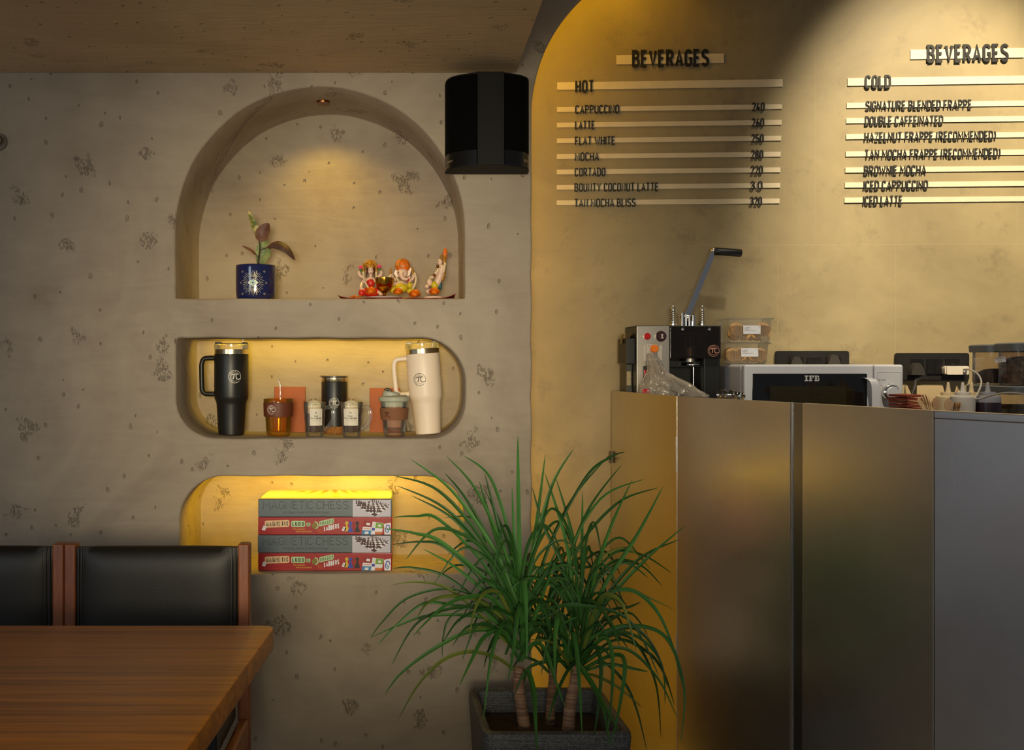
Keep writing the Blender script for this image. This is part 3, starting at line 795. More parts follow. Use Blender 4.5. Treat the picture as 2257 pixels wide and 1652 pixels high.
for sx, sz in ((-.034, .085), (.034, .085), (-.040, .052), (.040, .052), (-.034, .020), (.034, .020)): d.ring(sx, sz, 0.0022, 0.0013, 0.0004, 14)
g.cur = 1
lens = [(-0.0165+0.033*i/14, ez+0.0095*math.sin(PI*i/14)) for i in range(15)]+[(0.0165-0.033*i/14, ez-0.0095*math.sin(PI*i/14)) for i in range(1, 14)]
for i in range(14):
    a = -0.0165+0.033*i/14; b = a+0.033/14; ha = 0.0095*math.sin(PI*i/14); hb = 0.0095*math.sin(PI*(i+1)/14)
    d.poly([(a, ez-ha), (b, ez-hb), (b, ez+hb), (a, ez+ha)], 0.0004)
g.cur = 2; d.disc(0, ez, 0.0078, 0.0007, 18); g.cur = 1; d.ring(0, ez, 0.0045, 0.0012, 0.0009, 16); g.cur = 3; d.disc(0, ez, 0.0022, 0.0010, 12)
g.build('eye_print', [M_gold, M_eyew, M_iris, M_navy], pb)
g = G(); g.lathe([(0.0, 0.089), (0.03, 0.0895), (0.0545, 0.0885)], pc, 24); g.build('soil', M_soil, pot)
YP = 3.135
def Q1(px, py, dy=0.0): return P(px, py, YP+dy)
M_stemb = mat('rubber_stem', '3a2416', 0.6)
g = G(); g.tube(smooth_path([Q1(566, 600), Q1(570, 570), Q1(573, 545), Q1(570, 522, -.004), Q1(572, 508, -.004)], 6), [0.0028-0.0012*i/24 for i in range(25)], 8)
g.tube(smooth_path([Q1(571, 552), Q1(580, 548), Q1(590, 545)], 4), 0.0013, 6); g.tube(smooth_path([Q1(569, 575), Q1(574, 584), Q1(572, 582)], 4), 0.001, 6)
g.tube(smooth_path([Q1(569, 566), Q1(563, 560)], 4), 0.0012, 6)
g.build('stem', M_stemb, pot)
def leaf_mesh(g, path, width, side, fold=0.10, peak=0.45, nu=6, n=14):
    pts = smooth_path(path, max(3, n//(len(path)-1))); N = len(pts)-1; side = Vector(side).normalized()
    def fn(u, v):
        i = min(int(v*N+1e-6), N); p = pts[i]; t = (pts[min(i+1, N)]-pts[max(i-1, 0)]).normalized()
        sd = (side-t*side.dot(t)).normalized(); up = sd.cross(t)
        w = width/2*(math.sin(PI*min(1, v**(math.log(0.5)/math.log(peak))))**0.75 if 0 < v < 1 else 0.02)
        a = (u-0.5)*2
        return p+sd*a*w+up*abs(a)*w*fold*2
    g.grid(fn, nu, N)
def variegated(name, c1, c2, sc=14, rough=0.55):
    s = NT(name); tc = s.n('ShaderNodeTexCoord').outputs['Object']
    nz = s.n('ShaderNodeTexNoise', Scale=float(sc)*4, Detail=3.0); s.l(tc, nz.inputs['Vector'])
    s.l(s.ramp(nz.outputs[0], [(0.42, hexc(c1)), (0.58, hexc(c2))]), s.b.inputs['Base Color']); s.b.inputs['Roughness'].default_value = rough
    return s.m
M_lv1 = variegated('leaf_cream_green', '4d5a2c', 'a8a06a'); M_lv2 = variegated('leaf_maroon', '5a3320', '6d4529', 8); M_lv3 = variegated('leaf_green', '5f6e36', '8a9350', 10); M_lv4 = variegated('leaf_dark', '3a2420', '55382f', 8)
for path, w, side, mm, lab in (
    ([Q1(572, 522, -.004), Q1(562, 500, -.008), Q1(548, 464, -.004)], 0.021, (0.9, 0.4, 0.3), M_lv1, 'cream and green upright leaf'),
    ([Q1(569, 530, -.006), Q1(580, 512, -.012), Q1(592, 491, -.012)], 0.042, (0.85, -0.1, 0.5), M_lv2, 'maroon folded leaf'),
    ([Q1(582, 528, .006), Q1(580, 556, .010), Q1(570, 586, .006)], 0.045, (1, 0.15, 0.2), M_lv3, 'pale green hanging leaf'),
    ([Q1(587, 545, 0), Q1(608, 538, -.015), Q1(632, 549, -.02), Q1(651, 574, -.015)], 0.030, (0.25, 0.5, 1), M_lv4, 'dark brown drooping leaf'),
    ([Q1(565, 562, 0), Q1(552, 551, -.01), Q1(533, 541, -.012)], 0.010, (0.3, 0.5, 1), M_lv2, 'narrow rolled leaf')):
    g = G(); leaf_mesh(g, path, w, side); o = g.build('leaf', mm, pot, fix=False); o['label'] = lab

YF = 3.165; KF = YF/FPX
def QF(px, py, dy=0.0): return P(px, py, YF+dy)
zf = ZN1+0.004
M_red = mat('red_cloth', '8e1014', 0.7, var=0.12); M_wht = mat('white_plate', 'd9cdc0', 0.4, var=0.03)
M_skin = mat('figurine_ivory', 'd8b9a4', 0.35, var=0.05); M_fred = mat('figurine_red', 'c02418', 0.4, var=0.2); M_forg = mat('figurine_orange', 'd2660f', 0.4, var=0.25, nscale=80)
M_fgold = mat('figurine_gold', 'b8812c', 0.35, 0.5, var=0.3, nscale=200, bump=0.6, bscale=500); M_fyel = mat('figurine_yellow', 'c9b31f', 0.4, var=0.15)
M_fpink = mat('figurine_pink', 'd2386c', 0.4); M_fgrn = mat('figurine_green', '4c6b2c', 0.5); M_pearl = mat('garland_cream', 'd6c39a', 0.5, var=0.1); M_hair = mat('figurine_hair', '4a1d12', 0.4)
M_ink = mat('painted_features', '2a1712', 0.4, var=0); M_teal = mat('figurine_teal', '175158', 0.4); M_brass = mat('polished_brass', 'c08a2e', 0.14, 1.0, var=0.06)
M_mar = mat('marigold', 'e07d0c', 0.6, var=0.25, nscale=150)
# red cloth, curled at its ends
g = G()
xa, xb = QF(752, 0).x, QF(1000, 0).x
def cloth(u, v):
    x = xa+(xb-xa)*u; y = 3.012+0.27*v
    z = ZN1+0.0012+0.0012*math.sin(17*u+3*v)**2
    if u < 0.10: z += 0.009*(1-u/0.10)**1.6*(1-0.5*v)
    if u > 0.86: z += 0.013*((u-0.86)/0.14)**1.5*(0.6+0.4*math.sin(5*v+1))
    return Vector((x, y, z))
g.grid(cloth, 60, 14); g2 = G(); g2.grid(lambda u, v: cloth(u, v)+Vector((0, 0, 0.0012)), 60, 14)
n0 = len(g.v); nv = 61
rim = [(i, i+1) for i in range(60)]+[(14*nv+i+1, 14*nv+i) for i in range(60)]+[((j+1)*nv, j*nv) for j in range(14)]+[(j*nv+60, (j+1)*nv+60) for j in range(14)]
g.add(g2.v, g2.f); g.f += [(a, b, b+n0, a+n0) for a, b in rim]; g.mi += [0]*len(rim)
tag(g.build('red_cloth', M_red), 'red cloth with curled ends spread under the figurines', 'cloth')
plc = QF(848, 0); g = G()
g.lathe([(0.0, 0.0), (0.034, 0.0), (0.050, 0.0045), (0.0545, 0.0062), (0.055, 0.0072), (0.050, 0.0062), (0.034, 0.002), (0.0, 0.002)], (plc.x, 3.115, ZN1+0.0045), 40)
tag(g.build('plate', M_wht), 'shallow white plate lying on the red cloth under a brass goblet', 'plate')
# brass goblet
gx = QF(848, 0).x; gy = 3.112; gz0 = ZN1+0.0068
g = G(); ks = gy/FPX
zr = ZC-(612-CY)/FPX*gy-gz0
g.lathe([(0.0, 0.0), (0.017, 0.0), (0.018, 0.0015), (0.015, 0.004), (0.007, 0.0075), (0.0045, 0.013), (0.006, 0.0165), (0.0135, 0.0215), (0.0215, 0.031), (0.0268, 0.042), (0.0285, zr), (0.0278, zr), (0.0262, 0.042), (0.021, 0.032), (0.013, 0.0235), (0.0, 0.0215)], (gx, gy, gz0), 40)
tag(g.build('brass_goblet', M_brass), 'small footed brass goblet standing in front of the figurines', 'goblet')
# seated goddess
gd = thing('goddess_figurine', 'small painted seated goddess figurine in red with a golden crown', 'figurine', (QF(815, 0).x, YF+.02, zf))
def B(g, px, py, rp, sc=(1, 1, 1), dy=0.0, n=14): g.ball(QF(px, py, dy), rp*KF, n, 9, sc)
g = G(); B(g, 817, 596, 8, (.82, .8, 1.15), .01); B(g, 817, 598.5, 1.3, (.7, .8, 1.3), .0025); g.tube([QF(817, 602, .01), QF(817, 611, .013)], 3.2*KF, 10)
B(g, 817, 618, 11, (1, .7, .8), .016)
for pts in ([(807, 614), (799, 622), (796, 635), (803, 643)], [(827, 614), (836, 624), (838, 638), (830, 645)], [(803, 612), (793, 606), (791, 598)], [(831, 612), (840, 604), (839, 596)]):
    g.tube(smooth_path([QF(a, b, .012-(.014 if b > 630 else 0)) for a, b in pts], 5), [3.4*KF]*(5*(len(pts)-1))+[2.6*KF], 8)
B(g, 839, 646, 5, (1, .8, 1), -.006); B(g, 800, 640, 4, (1, .8, 1.3), 0)
body = g.build('body', M_skin, gd)
g = G(); fx = .0035
for ex in (814, 820): B(g, ex, 594.5, 1.3, (1.3, .5, .6), .0025-.0012)
B(g, 817, 601.5, 1.4, (1.5, .4, .5), .0022); g.build('face_paint', M_ink, body)
g = G(); g.ball(QF(817, 594, .016), 10*KF, 14, 9, (1, .7, 1.15)); B(g, 808, 605, 3, (.6, .6, 2), .012); B(g, 826, 605, 3, (.6, .6, 2), .012); g.build('hair', M_hair, gd)
g = G(); B(g, 817, 623, 9.5, (1, .75, 1.1), .012); g.ball(QF(818, 643, .008), 20*KF, 18, 9, (1.05, .75, .55)); B(g, 797, 645, 8, (.9, .8, 1), -.004); B(g, 833, 640, 7, (.9, .8, 1), 0)
g.build('red_dress', M_fred, gd)
g = G()
for i in range(19):
    a = PI*(i/18)*1.1-0.05*PI; g.ball(QF(816+14*math.cos(a), 590-15*math.sin(a), .014), 3.0*KF, 8, 6)
g.lathe([(0.0, 13*KF), (4*KF, 12*KF), (8*KF, 7*KF), (10*KF, 0), (9*KF, -2*KF), (0, -2*KF)], QF(816.5, 588, .012), 18, None, sy=.7)
for i in range(9):
    a = PI*i/8; g.tube([QF(816.5+5*math.cos(a), 587-5*math.sin(a), .005), QF(816.5+12*math.cos(a), 588-13*math.sin(a), .011)], 1.0*KF, 6)
B(g, 816.5, 584, 2.5, (.8, .6, 1.3), .002)
for px in (801, 829.5): g.tube([QF(px, 600, .004), QF(px, 585, .004), QF(px-.5, 580, .004)], [2*KF, 2.2*KF, .6*KF], 8)
g.build('crown', M_fgold, gd)
g = G()
for pts in ([(801, 600), (802, 612), (806, 624), (812, 634)], [(829, 600), (829, 612), (826, 620)]):
    for k, p in enumerate(smooth_path([QF(a, b, -.003) for a, b in pts], 5)): g.ball(p, (2.6 if k % 2 else 2.1)*KF, 8, 6)
g.build('garland', M_pearl, gd)
for px, py in ((795, 590), (836, 588)):
    g = G()
    for k in range(6): g.ball(QF(px+2.2*math.cos(k*1.05), py-1-1.5*math.sin(k*1.05), .006), 2.4*KF, 8, 6, (1, 1, 1.2))
    fl = g.build('lotus', M_fpink, gd); g = G(); g.tube([QF(px, py+2, .008), QF(px+1, py+9, .009)], [3.6*KF, 2*KF], 8); g.build('lotus_stem', M_fgrn, fl)
g = G(); g.lathe([(0, 0.0), (25*KF, 0), (26*KF, 3*KF), (24*KF, 6*KF), (0, 6*KF)], (QF(815, 0).x, YF+.012, zf), 24, sy=.62); g.build('base', M_fgold, gd)
# elephant headed figurine
ge = thing('elephant_figurine', 'small painted elephant-headed figurine with orange turban and yellow clothes', 'figurine', (QF(888, 0).x, YF+.02, zf))
g = G(); B(g, 887, 601, 12.5, (1, .85, .95), .012); g.ball(QF(884, 632, .010), 17*KF, 18, 10, (1, .8, .85))
tr = smooth_path([QF(886, 600, .002), QF(884.5, 606, -.004), QF(888, 613, -.008), QF(895, 615, -.008), QF(901, 613, -.006), QF(903, 609, -.004)], 5)
g.tube(tr, [(5.2-3.2*i/(len(tr)-1))*KF for i in range(len(tr))], 10)
for sx, pts in ((-1, [(868, 602), (872, 594), (879, 592), (881, 608), (874, 611)]), (1, [(896, 593), (905, 588), (907, 593), (903, 606), (896, 610)])):
    g.prism(pts, lambda u, v, d: QF(u, v, .016+d), 0, .004)
for pts in ([(873, 618), (866, 612), (862, 603)], [(899, 620), (909, 614), (913, 602)], [(872, 622), (866, 634), (872, 641)], [(900, 622), (911, 630), (906, 640)]):
    g.tube(smooth_path([QF(a, b, .008) for a, b in pts], 5), 3.3*KF, 8)
eb = g.build('body', M_skin, ge)
g = G()
for ex, ey in ((878, 600), (890, 599)): B(g, ex, ey, 1.7, (1, .5, 1.2), .0015)
g.build('face_paint', M_ink, eb)
g = G(); g.ball(QF(887.5, 586, .016), 16*KF, 18, 10, (1, .75, 1.05)); g.build('turban', M_forg, ge)
g = G()
for i in range(21):
    a = PI*1.06*i/20-.03*PI; g.ball(QF(887.5+16*math.cos(a), 588-17.5*math.sin(a), .015), 1.5*KF, 8, 6)
g.tube(smooth_path([QF(874, 586, .004), QF(880, 577, .002), QF(886, 571, .003), QF(891, 577, .002), QF(899, 586, .004)], 5), 1.2*KF, 6)
for k in range(7): B(g, 884+random.uniform(-6, 6), 584+random.uniform(-4, 5), 2.0, (1, .6, 1), .001)
g.tube([QF(861, 604, .002), QF(860.5, 594, .002), QF(862, 589, .002)], [2.4*KF, 2.0*KF, .8*KF], 8); g.tube([QF(911, 603, .002), QF(909, 593, .002), QF(908, 588, .002)], [2.6*KF, 2.2*KF, .8*KF], 8)
g.build('gold_ornaments', M_fgold, ge)
g = G(); B(g, 884, 634, 13, (1.15, .75, .8), -.001); B(g, 903, 628, 7, (.9, .8, 1), 0); B(g, 866, 637, 8, (1, .8, 1), .0); B(g, 905, 641, 8, (1.1, .8, .8), -.004); g.build('yellow_clothes', M_fyel, ge)
g = G()
for pts in ([(914, 602), (917, 614), (914, 628), (908, 638)], [(874, 612), (879, 620), (881, 624)], [(862, 606), (858, 612), (864, 616)]):
    for k, p in enumerate(smooth_path([QF(a, b, -.004) for a, b in pts], 5)): g.ball(p, (2.8 if k % 2 else 2.2)*KF, 8, 6)
g.build('garland', M_pearl, ge)
g = G(); B(g, 899, 616, 3.2, (1, .7, 1.2), -.008); g.build('red_sweet', M_fred, ge)
g = G(); g.lathe([(0, 0.0), (28*KF, 0), (29*KF, 3*KF), (27*KF, 7*KF), (0, 7*KF)], (QF(886, 0).x, YF+.012, zf), 24, sy=.62); g.build('base', M_fgold, ge)
# figurine seen from the side
gs = thing('seated_figurine', 'small painted figurine turned side-on with a tall orange headdress', 'figurine', (QF(960, 0).x, YF+.02, zf))
g = G(); B(g, 970, 577, 6.5, (.85, .9, 1.15), 0); g.tube([QF(968, 576, -.002), QF(964, 578, -.002)], [2.4*KF, 1.2*KF], 8)
g.tube(smooth_path([QF(973, 583), QF(972, 600), QF(964, 622), QF(958, 634)], 5), [5*KF]+[7*KF]*5+[8*KF]*5+[7*KF]*5, 10)
g.tube(smooth_path([QF(969, 592, -.006), QF(961, 602, -.01), QF(951, 613, -.008)], 5), 3.2*KF, 8); B(g, 947, 622, 7, (.9, .8, 1.2), -.003); B(g, 941, 631, 4.5, (1, .8, 1), -.006); B(g, 948, 642, 8, (1.3, .8, .8), 0)
sb = g.build('body', M_skin, gs)
g = G(); B(g, 966.2, 575.5, 1.2, (.6, .6, .9), -.0085); B(g, 964, 582, 1.0, (1, .5, .6), -.004); g.build('face_paint', M_ink, sb)
g = G(); g.lathe([(0.0, 0.031), (0.004, 0.029), (0.0066, 0.018), (0.0066, 0.005), (0.004, 0.0)], QF(980.5, 569, .002), 16, Matrix.Rotation(0.05, 4, 'Y')); g.build('headdress', M_forg, gs)
g = G()
for k in range(26): B(g, 972+k*.38+random.uniform(-3, 3), 562+random.uniform(0, 10), 2.0, (1, 1, 1), random.uniform(-.004, .002))
g.tube(smooth_path([QF(979, 562), QF(980, 585), QF(978, 605), QF(974, 618)], 5), 3.4*KF, 8)
g.build('gold_ornaments', M_fgold, gs)
g = G()
for pts in ([(970, 586), (964, 596), (957, 607), (948, 612)], [(981, 580), (979, 592), (977, 600)]):
    for k, p in enumerate(smooth_path([QF(a, b, -.010) for a, b in pts], 6)): g.ball(p, (3.0 if k % 2 else 2.3)*KF, 8, 6)
g.build('garland', M_pearl, gs)
g = G()
for px, py in ((965, 587), (957, 606)): B(g, px, py, 3.6, (1, .8, 1), -.014)
g.build('rudraksha_bead', M_cu, gs)
g = G(); B(g, 967, 613, 7, (1, .8, 1), -.002); B(g, 958, 628, 8, (1, .8, 1.2), -.004); g.build('yellow_clothes', M_fyel, gs)
g = G(); B(g, 970, 629, 6, (.75, .8, 1.7), .002); g.build('teal_cushion', M_teal, gs)
g = G(); g.lathe([(0, 0.0), (21*KF, 0), (22*KF, 4*KF), (20*KF, 10*KF), (0, 10*KF)], (QF(955, 0).x, YF+.008, zf), 24, sy=.62); g.build('base', M_skin, gs)
# marigolds
for px, py, rp, dy, lab in ((817, 641, 12.5, -.048, 'orange marigold leaning on the red goddess figurine'), (877, 643, 11.5, -.030, 'dark orange marigold between the brass goblet and the elephant-headed figurine'),
                            (914, 647.5, 14, -.075, 'orange marigold on the red cloth by the white plate rim'), (957.5, 643, 13, -.050, 'orange marigold in front of the side-on figurine')):
    c = QF(px, py, dy); r = rp*c.y/FPX; c.z = max(c.z, ZN1+0.004+r*.72); g = G()
    for k in range(70):
        th = math.acos(1-1.7*(k+.5)/70); ph = k*2.39996
        dv = Vector((math.sin(th)*math.cos(ph), math.sin(th)*math.sin(ph), math.cos(th)*.75)); sd = dv.cross(Vector((.3, .2, 1))).normalized(); up = sd.cross(dv)
        p = c+dv*r*.45; e = c+dv*r*(1+random.uniform(-.12, .1))
        g.add([p, p+dv*r*.3+sd*r*.20, e+sd*r*.12+up*r*.06, e-sd*r*.12+up*r*.06, p+dv*r*.3-sd*r*.20], [(0, 1, 2, 3, 4)])
    g.ball(c, r*.6, 10, 7, (1, 1, .75))
    tag(g.build('marigold', M_mar, fix=False), lab, 'flower', 'marigolds on the red cloth')
g = G()
for k in range(22):
    p = QF(785+random.uniform(-10, 11), 652, random.uniform(-.135, -.10)); p.z = ZN1+0.006+random.uniform(0, .005); a = random.uniform(0, 6)
    sd = Vector((math.cos(a), math.sin(a), .2))*.007; up = Vector((-math.sin(a), math.cos(a), .3))*.0025
    g.add([p-sd, p-up, p+sd, p+up+Vector((0, 0, .002))], [(0, 1, 2, 3)])
o = tag(g.build('loose_petals', M_mar, fix=False), 'scatter of loose marigold petals on the end of the red cloth', 'petals'); o['kind'] = 'stuff'
# ================================================================== MIDDLE NICHE
ZN2 = ZC-(966-CY)/FPX*YW+0.0008
M_mblack = mat('matte_black_coat', '1a1917', 0.38, var=0.05, bump=0.08, bscale=700)
M_mwhite = mat('matte_cream_coat', 'e6d3bd', 0.42, var=0.03, bump=0.06, bscale=700)
M_ss = mat('stainless_rim', 'cdbf9d', 0.22, 1.0, var=0.03)
M_logo_w = mat('logo_white', 'd8cfc0', 0.5, var=0); M_logo_k = mat('logo_dark', '4a3f36', 0.5, var=0)
M_clear = clear('clear_plastic', (0.9, 0.88, 0.8), 0.09, 0.08)
M_glass = clear('thin_glass', (1, 0.98, 0.92), 0.03, 0.03)
M_cork = mat('cork', '96622f', 0.85, var=0.4, nscale=220, bump=0.5, bscale=300)
def prof_r(prof):
    def fn(z):
        for (r0, za), (r1, zb_) in zip(prof, prof[1:]):
            if za <= z <= zb_ and zb_ > za: return r0+(r1-r0)*(z-za)/(zb_-za)
        return prof[-1][0]
    return fn
def tumbler(label, loc, coat, logo_mat, logo_at, lidm, tilt=0.0, group=None):
    t = thing('travel_tumbler', label, 'tumbler', (0, 0, 0))
    pr = [(0.0, 0.0), (0.0360, 0.0), (0.0385, 0.0025), (0.0405, 0.03), (0.0440, 0.090), (0.0455, 0.099), (0.0500, 0.109), (0.0510, 0.116), (0.0512, 0.2395), (0.0506, 0.2415)]
    g = G(); g.lathe(pr, (0, 0, 0), 48); b = g.build('body', coat, t)
    g = G(); g.lathe([(0.0490, 0.2410), (0.0502, 0.2420), (0.0502, 0.256), (0.0490, 0.2562)], (0, 0, 0), 48); g.build('steel_rim', M_ss, t)
    l = G(); l.lathe([(0.0, 0.2566), (0.0508, 0.2566), (0.0512, 0.259), (0.0512, 0.2705), (0.0500, 0.272), (0.0, 0.270)], (0, 0, 0), 40); lid = l.build('lid', M_clear, t)
    g = G(); g.box((-0.048, -0.012, 0.2720), (-0.030, 0.012, 0.2790), 0.002); g.box((-0.030, -0.009, 0.2715), (0.034, 0.009, 0.2745), 0.001); g.box((0.034, -0.011, 0.2720), (0.049, 0.011, 0.2775), 0.002)
    g.build('lid_slider', lidm, lid)
    g = G(); g.tube([(0.030, 0.0, 0.258), (0.0385, 0.0, 0.300)], 0.0030, 10); g.build('straw', M_clear, t)
    g = G()
    hp = smooth_path([(-0.044, 0, 0.2300), (-0.068, 0, 0.2300), (-0.083, 0, 0.2270), (-0.0890, 0, 0.212), (-0.0895, 0, 0.190), (-0.0885, 0, 0.150), (-0.0870, 0, 0.132), (-0.078, 0, 0.1235), (-0.064, 0, 0.1225), (-0.044, 0, 0.1225)], 5)
    g.tube(hp, 0.0088, 12, flat=0.85); g.build('handle', coat, t)
    g = G(); d = D(g, around((0, 0, 0), prof_r(pr[1:]), -PI/2)); d.pi_mark(logo_at[0], logo_at[1], 0.0185, 0.0004); g.build('printed_logo', logo_mat, b)
    t.location = loc; t.rotation_euler = (0, tilt, 0)
    return t
p = P(510, 958, 3.150); tumbler('tall black handled tumbler with clear lid in the yellow-lit niche', (p.x, 3.150, ZN2), M_mblack, M_logo_w, (0.0185, 0.175), mat('smoke_lid', '3a3326', 0.3))
p = P(944, 956, 3.165); tumbler('tall cream handled tumbler leaning slightly in the yellow-lit niche', (p.x, 3.165, ZN2+0.0026), M_mwhite, M_logo_k, (-0.016, 0.165), mat('clear_lid_part', 'b7a47c', 0.3), math.radians(-4.0))
# notebooks
M_ora = mat('orange_cover', '9a4c0c', 0.6, var=0.06, bump=0.1, bscale=400); M_page = mat('page_edges', 'd9c08a', 0.8, var=0.1, nscale=300)
for pa, pb_, top, lab in ((605, 672.5, 852, 'orange notebook standing against the niche wall behind the amber cup'), (815, 882, 855, 'orange notebook standing behind the lidded glass cup and cream tumbler')):
    a = P(pa, top, 3.262); b = P(pb_, top, 3.262)
    t = thing('notebook', lab, 'notebook', (a.x, 3.262, ZN2), 'orange notebooks')
    g = G(); g.box((a.x, 3.2600, ZN2), (b.x, 3.2622, a.z), 0.0006); g.box((a.x, 3.2735, ZN2), (b.x, 3.2757, a.z), 0.0006); g.box((a.x-0.0006, 3.2600, ZN2), (a.x+0.0016, 3.2757, a.z), 0.0006); g.build('cover', M_ora, t)
    g = G(); g.box((a.x+0.0018, 3.2624, ZN2+0.002), (b.x-0.0015, 3.2733, a.z-0.002)); g.build('pages', M_page, t)
# travel mug with a cork base
p = P(737, 955, 3.215); c = Vector((p.x, 3.215, ZN2))
t = thing('travel_mug', 'straight black travel mug with steel rim and cork base behind the latte glasses', 'travel mug', c)
pr = [(0.0395, 0.0225), (0.0398, 0.03), (0.0398, 0.156), (0.0392, 0.158)]
g = G(); g.lathe([(0.0, 0.0225)]+pr, c, 44); b = g.build('body', M_mblack, t)
g = G(); g.lathe([(0.0, 0.0), (0.0330, 0.0), (0.0350, 0.003), (0.0385, 0.016), (0.0396, 0.0222), (0.0, 0.0222)], c, 44); g.build('cork_base', M_cork, t)
g = G(); g.lathe([(0.0388, 0.1582), (0.0392, 0.159), (0.0392, 0.1705), (0.0385, 0.1712)], c, 44); g.build('steel_rim', M_ss, t)
g = G(); g.lathe([(0.0, 0.1715), (0.0396, 0.1715), (0.0400, 0.173), (0.0398, 0.1758), (0.0, 0.1762)], c, 40); g.box((c.x-0.0445, c.y-0.012, c.z+0.1735), (c.x-0.030, c.y+0.012, c.z+0.1768), 0.001); g.build('lid', mat('grey_lid', '4c453c', 0.3, trans=0.0), t)
g = G(); D(g, around(c, prof_r(pr), -PI/2)).pi_mark(0.002, 0.094, 0.0152, 0.0004); g.build('printed_logo', M_logo_w, b)
# amber cup
p = P(613.5, 961, 3.093); c = Vector((p.x, 3.093, ZN2))
t = thing('amber_cup', 'amber glass cup with brown sleeve and glass straw in the niche', 'cup', c)
M_amb = clear('amber_glass', (0.55, 0.32, 0.03), 0.14, 0.05, (0.95, 0.72, 0.26))
k = 3.093/FPX
pr = [(0.0, 0.0), (0.0300, 0.0), (0.0340, 0.004), (0.0355, 0.012), (0.0382, 43*k), (0.0410, 44.5*k), (0.0418, 48*k), (0.0432, 74*k), (0.0434, 81*k), (0.0425, 82*k), (0.0405, 80*k), (0.0370, 44*k), (0.0335, 0.014), (0.0, 0.011)]
g = G(); g.lathe(pr, c, 44); b = g.build('glass', M_amb, t)
prs = [(0.0424, 43.5*k), (0.0428, 46*k), (0.0440, 72*k), (0.0436, 73.5*k)]
g = G(); g.lathe(prs+[(0.0430, 73*k), (0.0420, 44*k)], c, 44); sl = g.build('sleeve', mat('brown_sleeve', '5f2c16', 0.55, var=0.05), t)
g = G(); D(g, around(c, prof_r(prs), -PI/2)).pi_mark(-0.0165, 59*k, 0.0128, 0.0004); g.build('printed_logo', M_logo_w, sl)
g = G(); g.tube([c+Vector((0.006, 0.01, 0.012)), c+Vector((0.0045, 0.01, 112*k)), c+Vector((-0.0045, 0.01, 129*k))], 0.0030, 10); g.build('straw', M_glass, t)
# latte glasses
M_foam = mat('milk_foam', 'e6d9bd', 0.8, var=0.06, nscale=90, bump=0.6, bscale=160); M_milk = mat('milky_layer', 'cbb28f', 0.4, var=0.05)
M_cof = mat('coffee', '3d1c0e', 0.25, var=0.05); M_lab = mat('printed_label', 'd6cdbc', 0.6, var=0.02); M_cin = mat('cinnamon', '6b3414', 0.7, var=0.2, nscale=120)
def latte(px, label, handle_dx, label_a0, label_a1, garnish):
    p = P(px, 962, 3.074); c = Vector((p.x, 3.074, ZN2)); k = 3.074/FPX
    t = thing('latte_glass', label, 'glass mug', c, 'latte glasses in the niche')
    pr = [(0.0, 0.0), (0.0248, 0.0), (0.0262, 0.002), (0.0268, 0.010), (0.0300, 0.055), (0.0328, 75*k), (0.0322, 76*k), (0.0312, 75*k), (0.0284, 0.055), (0.0250, 0.014), (0.0, 0.0095)]
    g = G(); g.lathe(pr, c, 40); b = g.build('glass', M_glass, t)
    hp = smooth_path([c+Vector(v) for v in ((0.0300, -0.004, 0.084), (0.046, -0.006, 0.086), (0.055, -0.008, 0.074), (0.053, -0.008, 0.052), (0.042, -0.006, 0.031), (0.0285, -0.003, 0.020))], 6)
    g = G(); g.tube(hp, 0.0042, 10, flat=1.3); g.build('handle', M_glass, t)
    g = G(); g.lathe([(0.0, 0.0105), (0.0235, 0.0140), (0.0262, 0.035), (0.0275, 0.0680), (0.0, 0.0680)], c, 32); g.build('coffee', M_cof, t)
    g = G(); g.lathe([(0.0, 0.0683), (0.0276, 0.0683), (0.0298, 0.0860), (0.0, 0.0860)], c, 32); g.build('milk', M_milk, t)
    g = G()
    for i in range(7): g.ball(c+Vector((0.015*math.cos(i*.9), 0.015*math.sin(i*.9), 0.0935)), 0.0125, 10, 7, (1, 1, .75))
    g.ball(c+Vector((0, 0, 0.0975)), 0.017, 12, 8, (1.1, 1.1, .55)); g.lathe([(0.0, 0.0862), (0.0298, 0.0862), (0.0305, 0.092), (0.022, 0.098), (0.0, 0.099)], c, 32); g.build('foam', M_foam, t)
    fn = around(c, prof_r(pr[3:6]), -PI/2)
    g = G(); d = D(g, fn); d.rect(label_a0, 25*k, label_a1, 62*k, 0.0006, 12, 2); lb = g.build('label', M_lab, t, fix=False)
    g = G(); d = D(g, fn); lm = (label_a0+label_a1)/2; w = label_a1-label_a0
    d.pi_mark(lm-0.001, 52.5*k, 0.0042, 0.0010, ring=False)
    d.text('TAN', lm-0.001, 44.2*k, 0.0050, w*.30, .24, None, .0010, align=.5, serif=.12)
    d.text('BLISS', lm+w*.20, 39.2*k, 0.0050, w*.38, .26, None, .0010, align=.5, serif=.10)
    font_text(g, 'Mocha', fn, lm-w*.47, 39.6*k, 0.0052, w*.46, .0010, shear=0.5)
    font_text(g, 'the signature blend', fn, lm-w*.28, 35.2*k, 0.0019, w*.62, .0010)
    g.build('label_print', M_logo_k, lb, smooth=False, fix=False)
    g = G()
    for v, a in garnish: g.tube([c+Vector(v), c+Vector(v)+Vector(a)], [0.0025, 0.0035], 5, flat=0.3)
    g.build('cinnamon_garnish', M_cin, t)
latte(693.5, 'latte glass mug with foam and label, beside the amber cup', .02, -0.0118, 0.0265, [((-0.018, -0.004, 0.094), (-0.014, 0, 0.010)), ((-0.008, 0.012, 0.098), (-0.004, 0, 0.012)), ((-0.004, .01, .099), (0.007, .002, .012))])
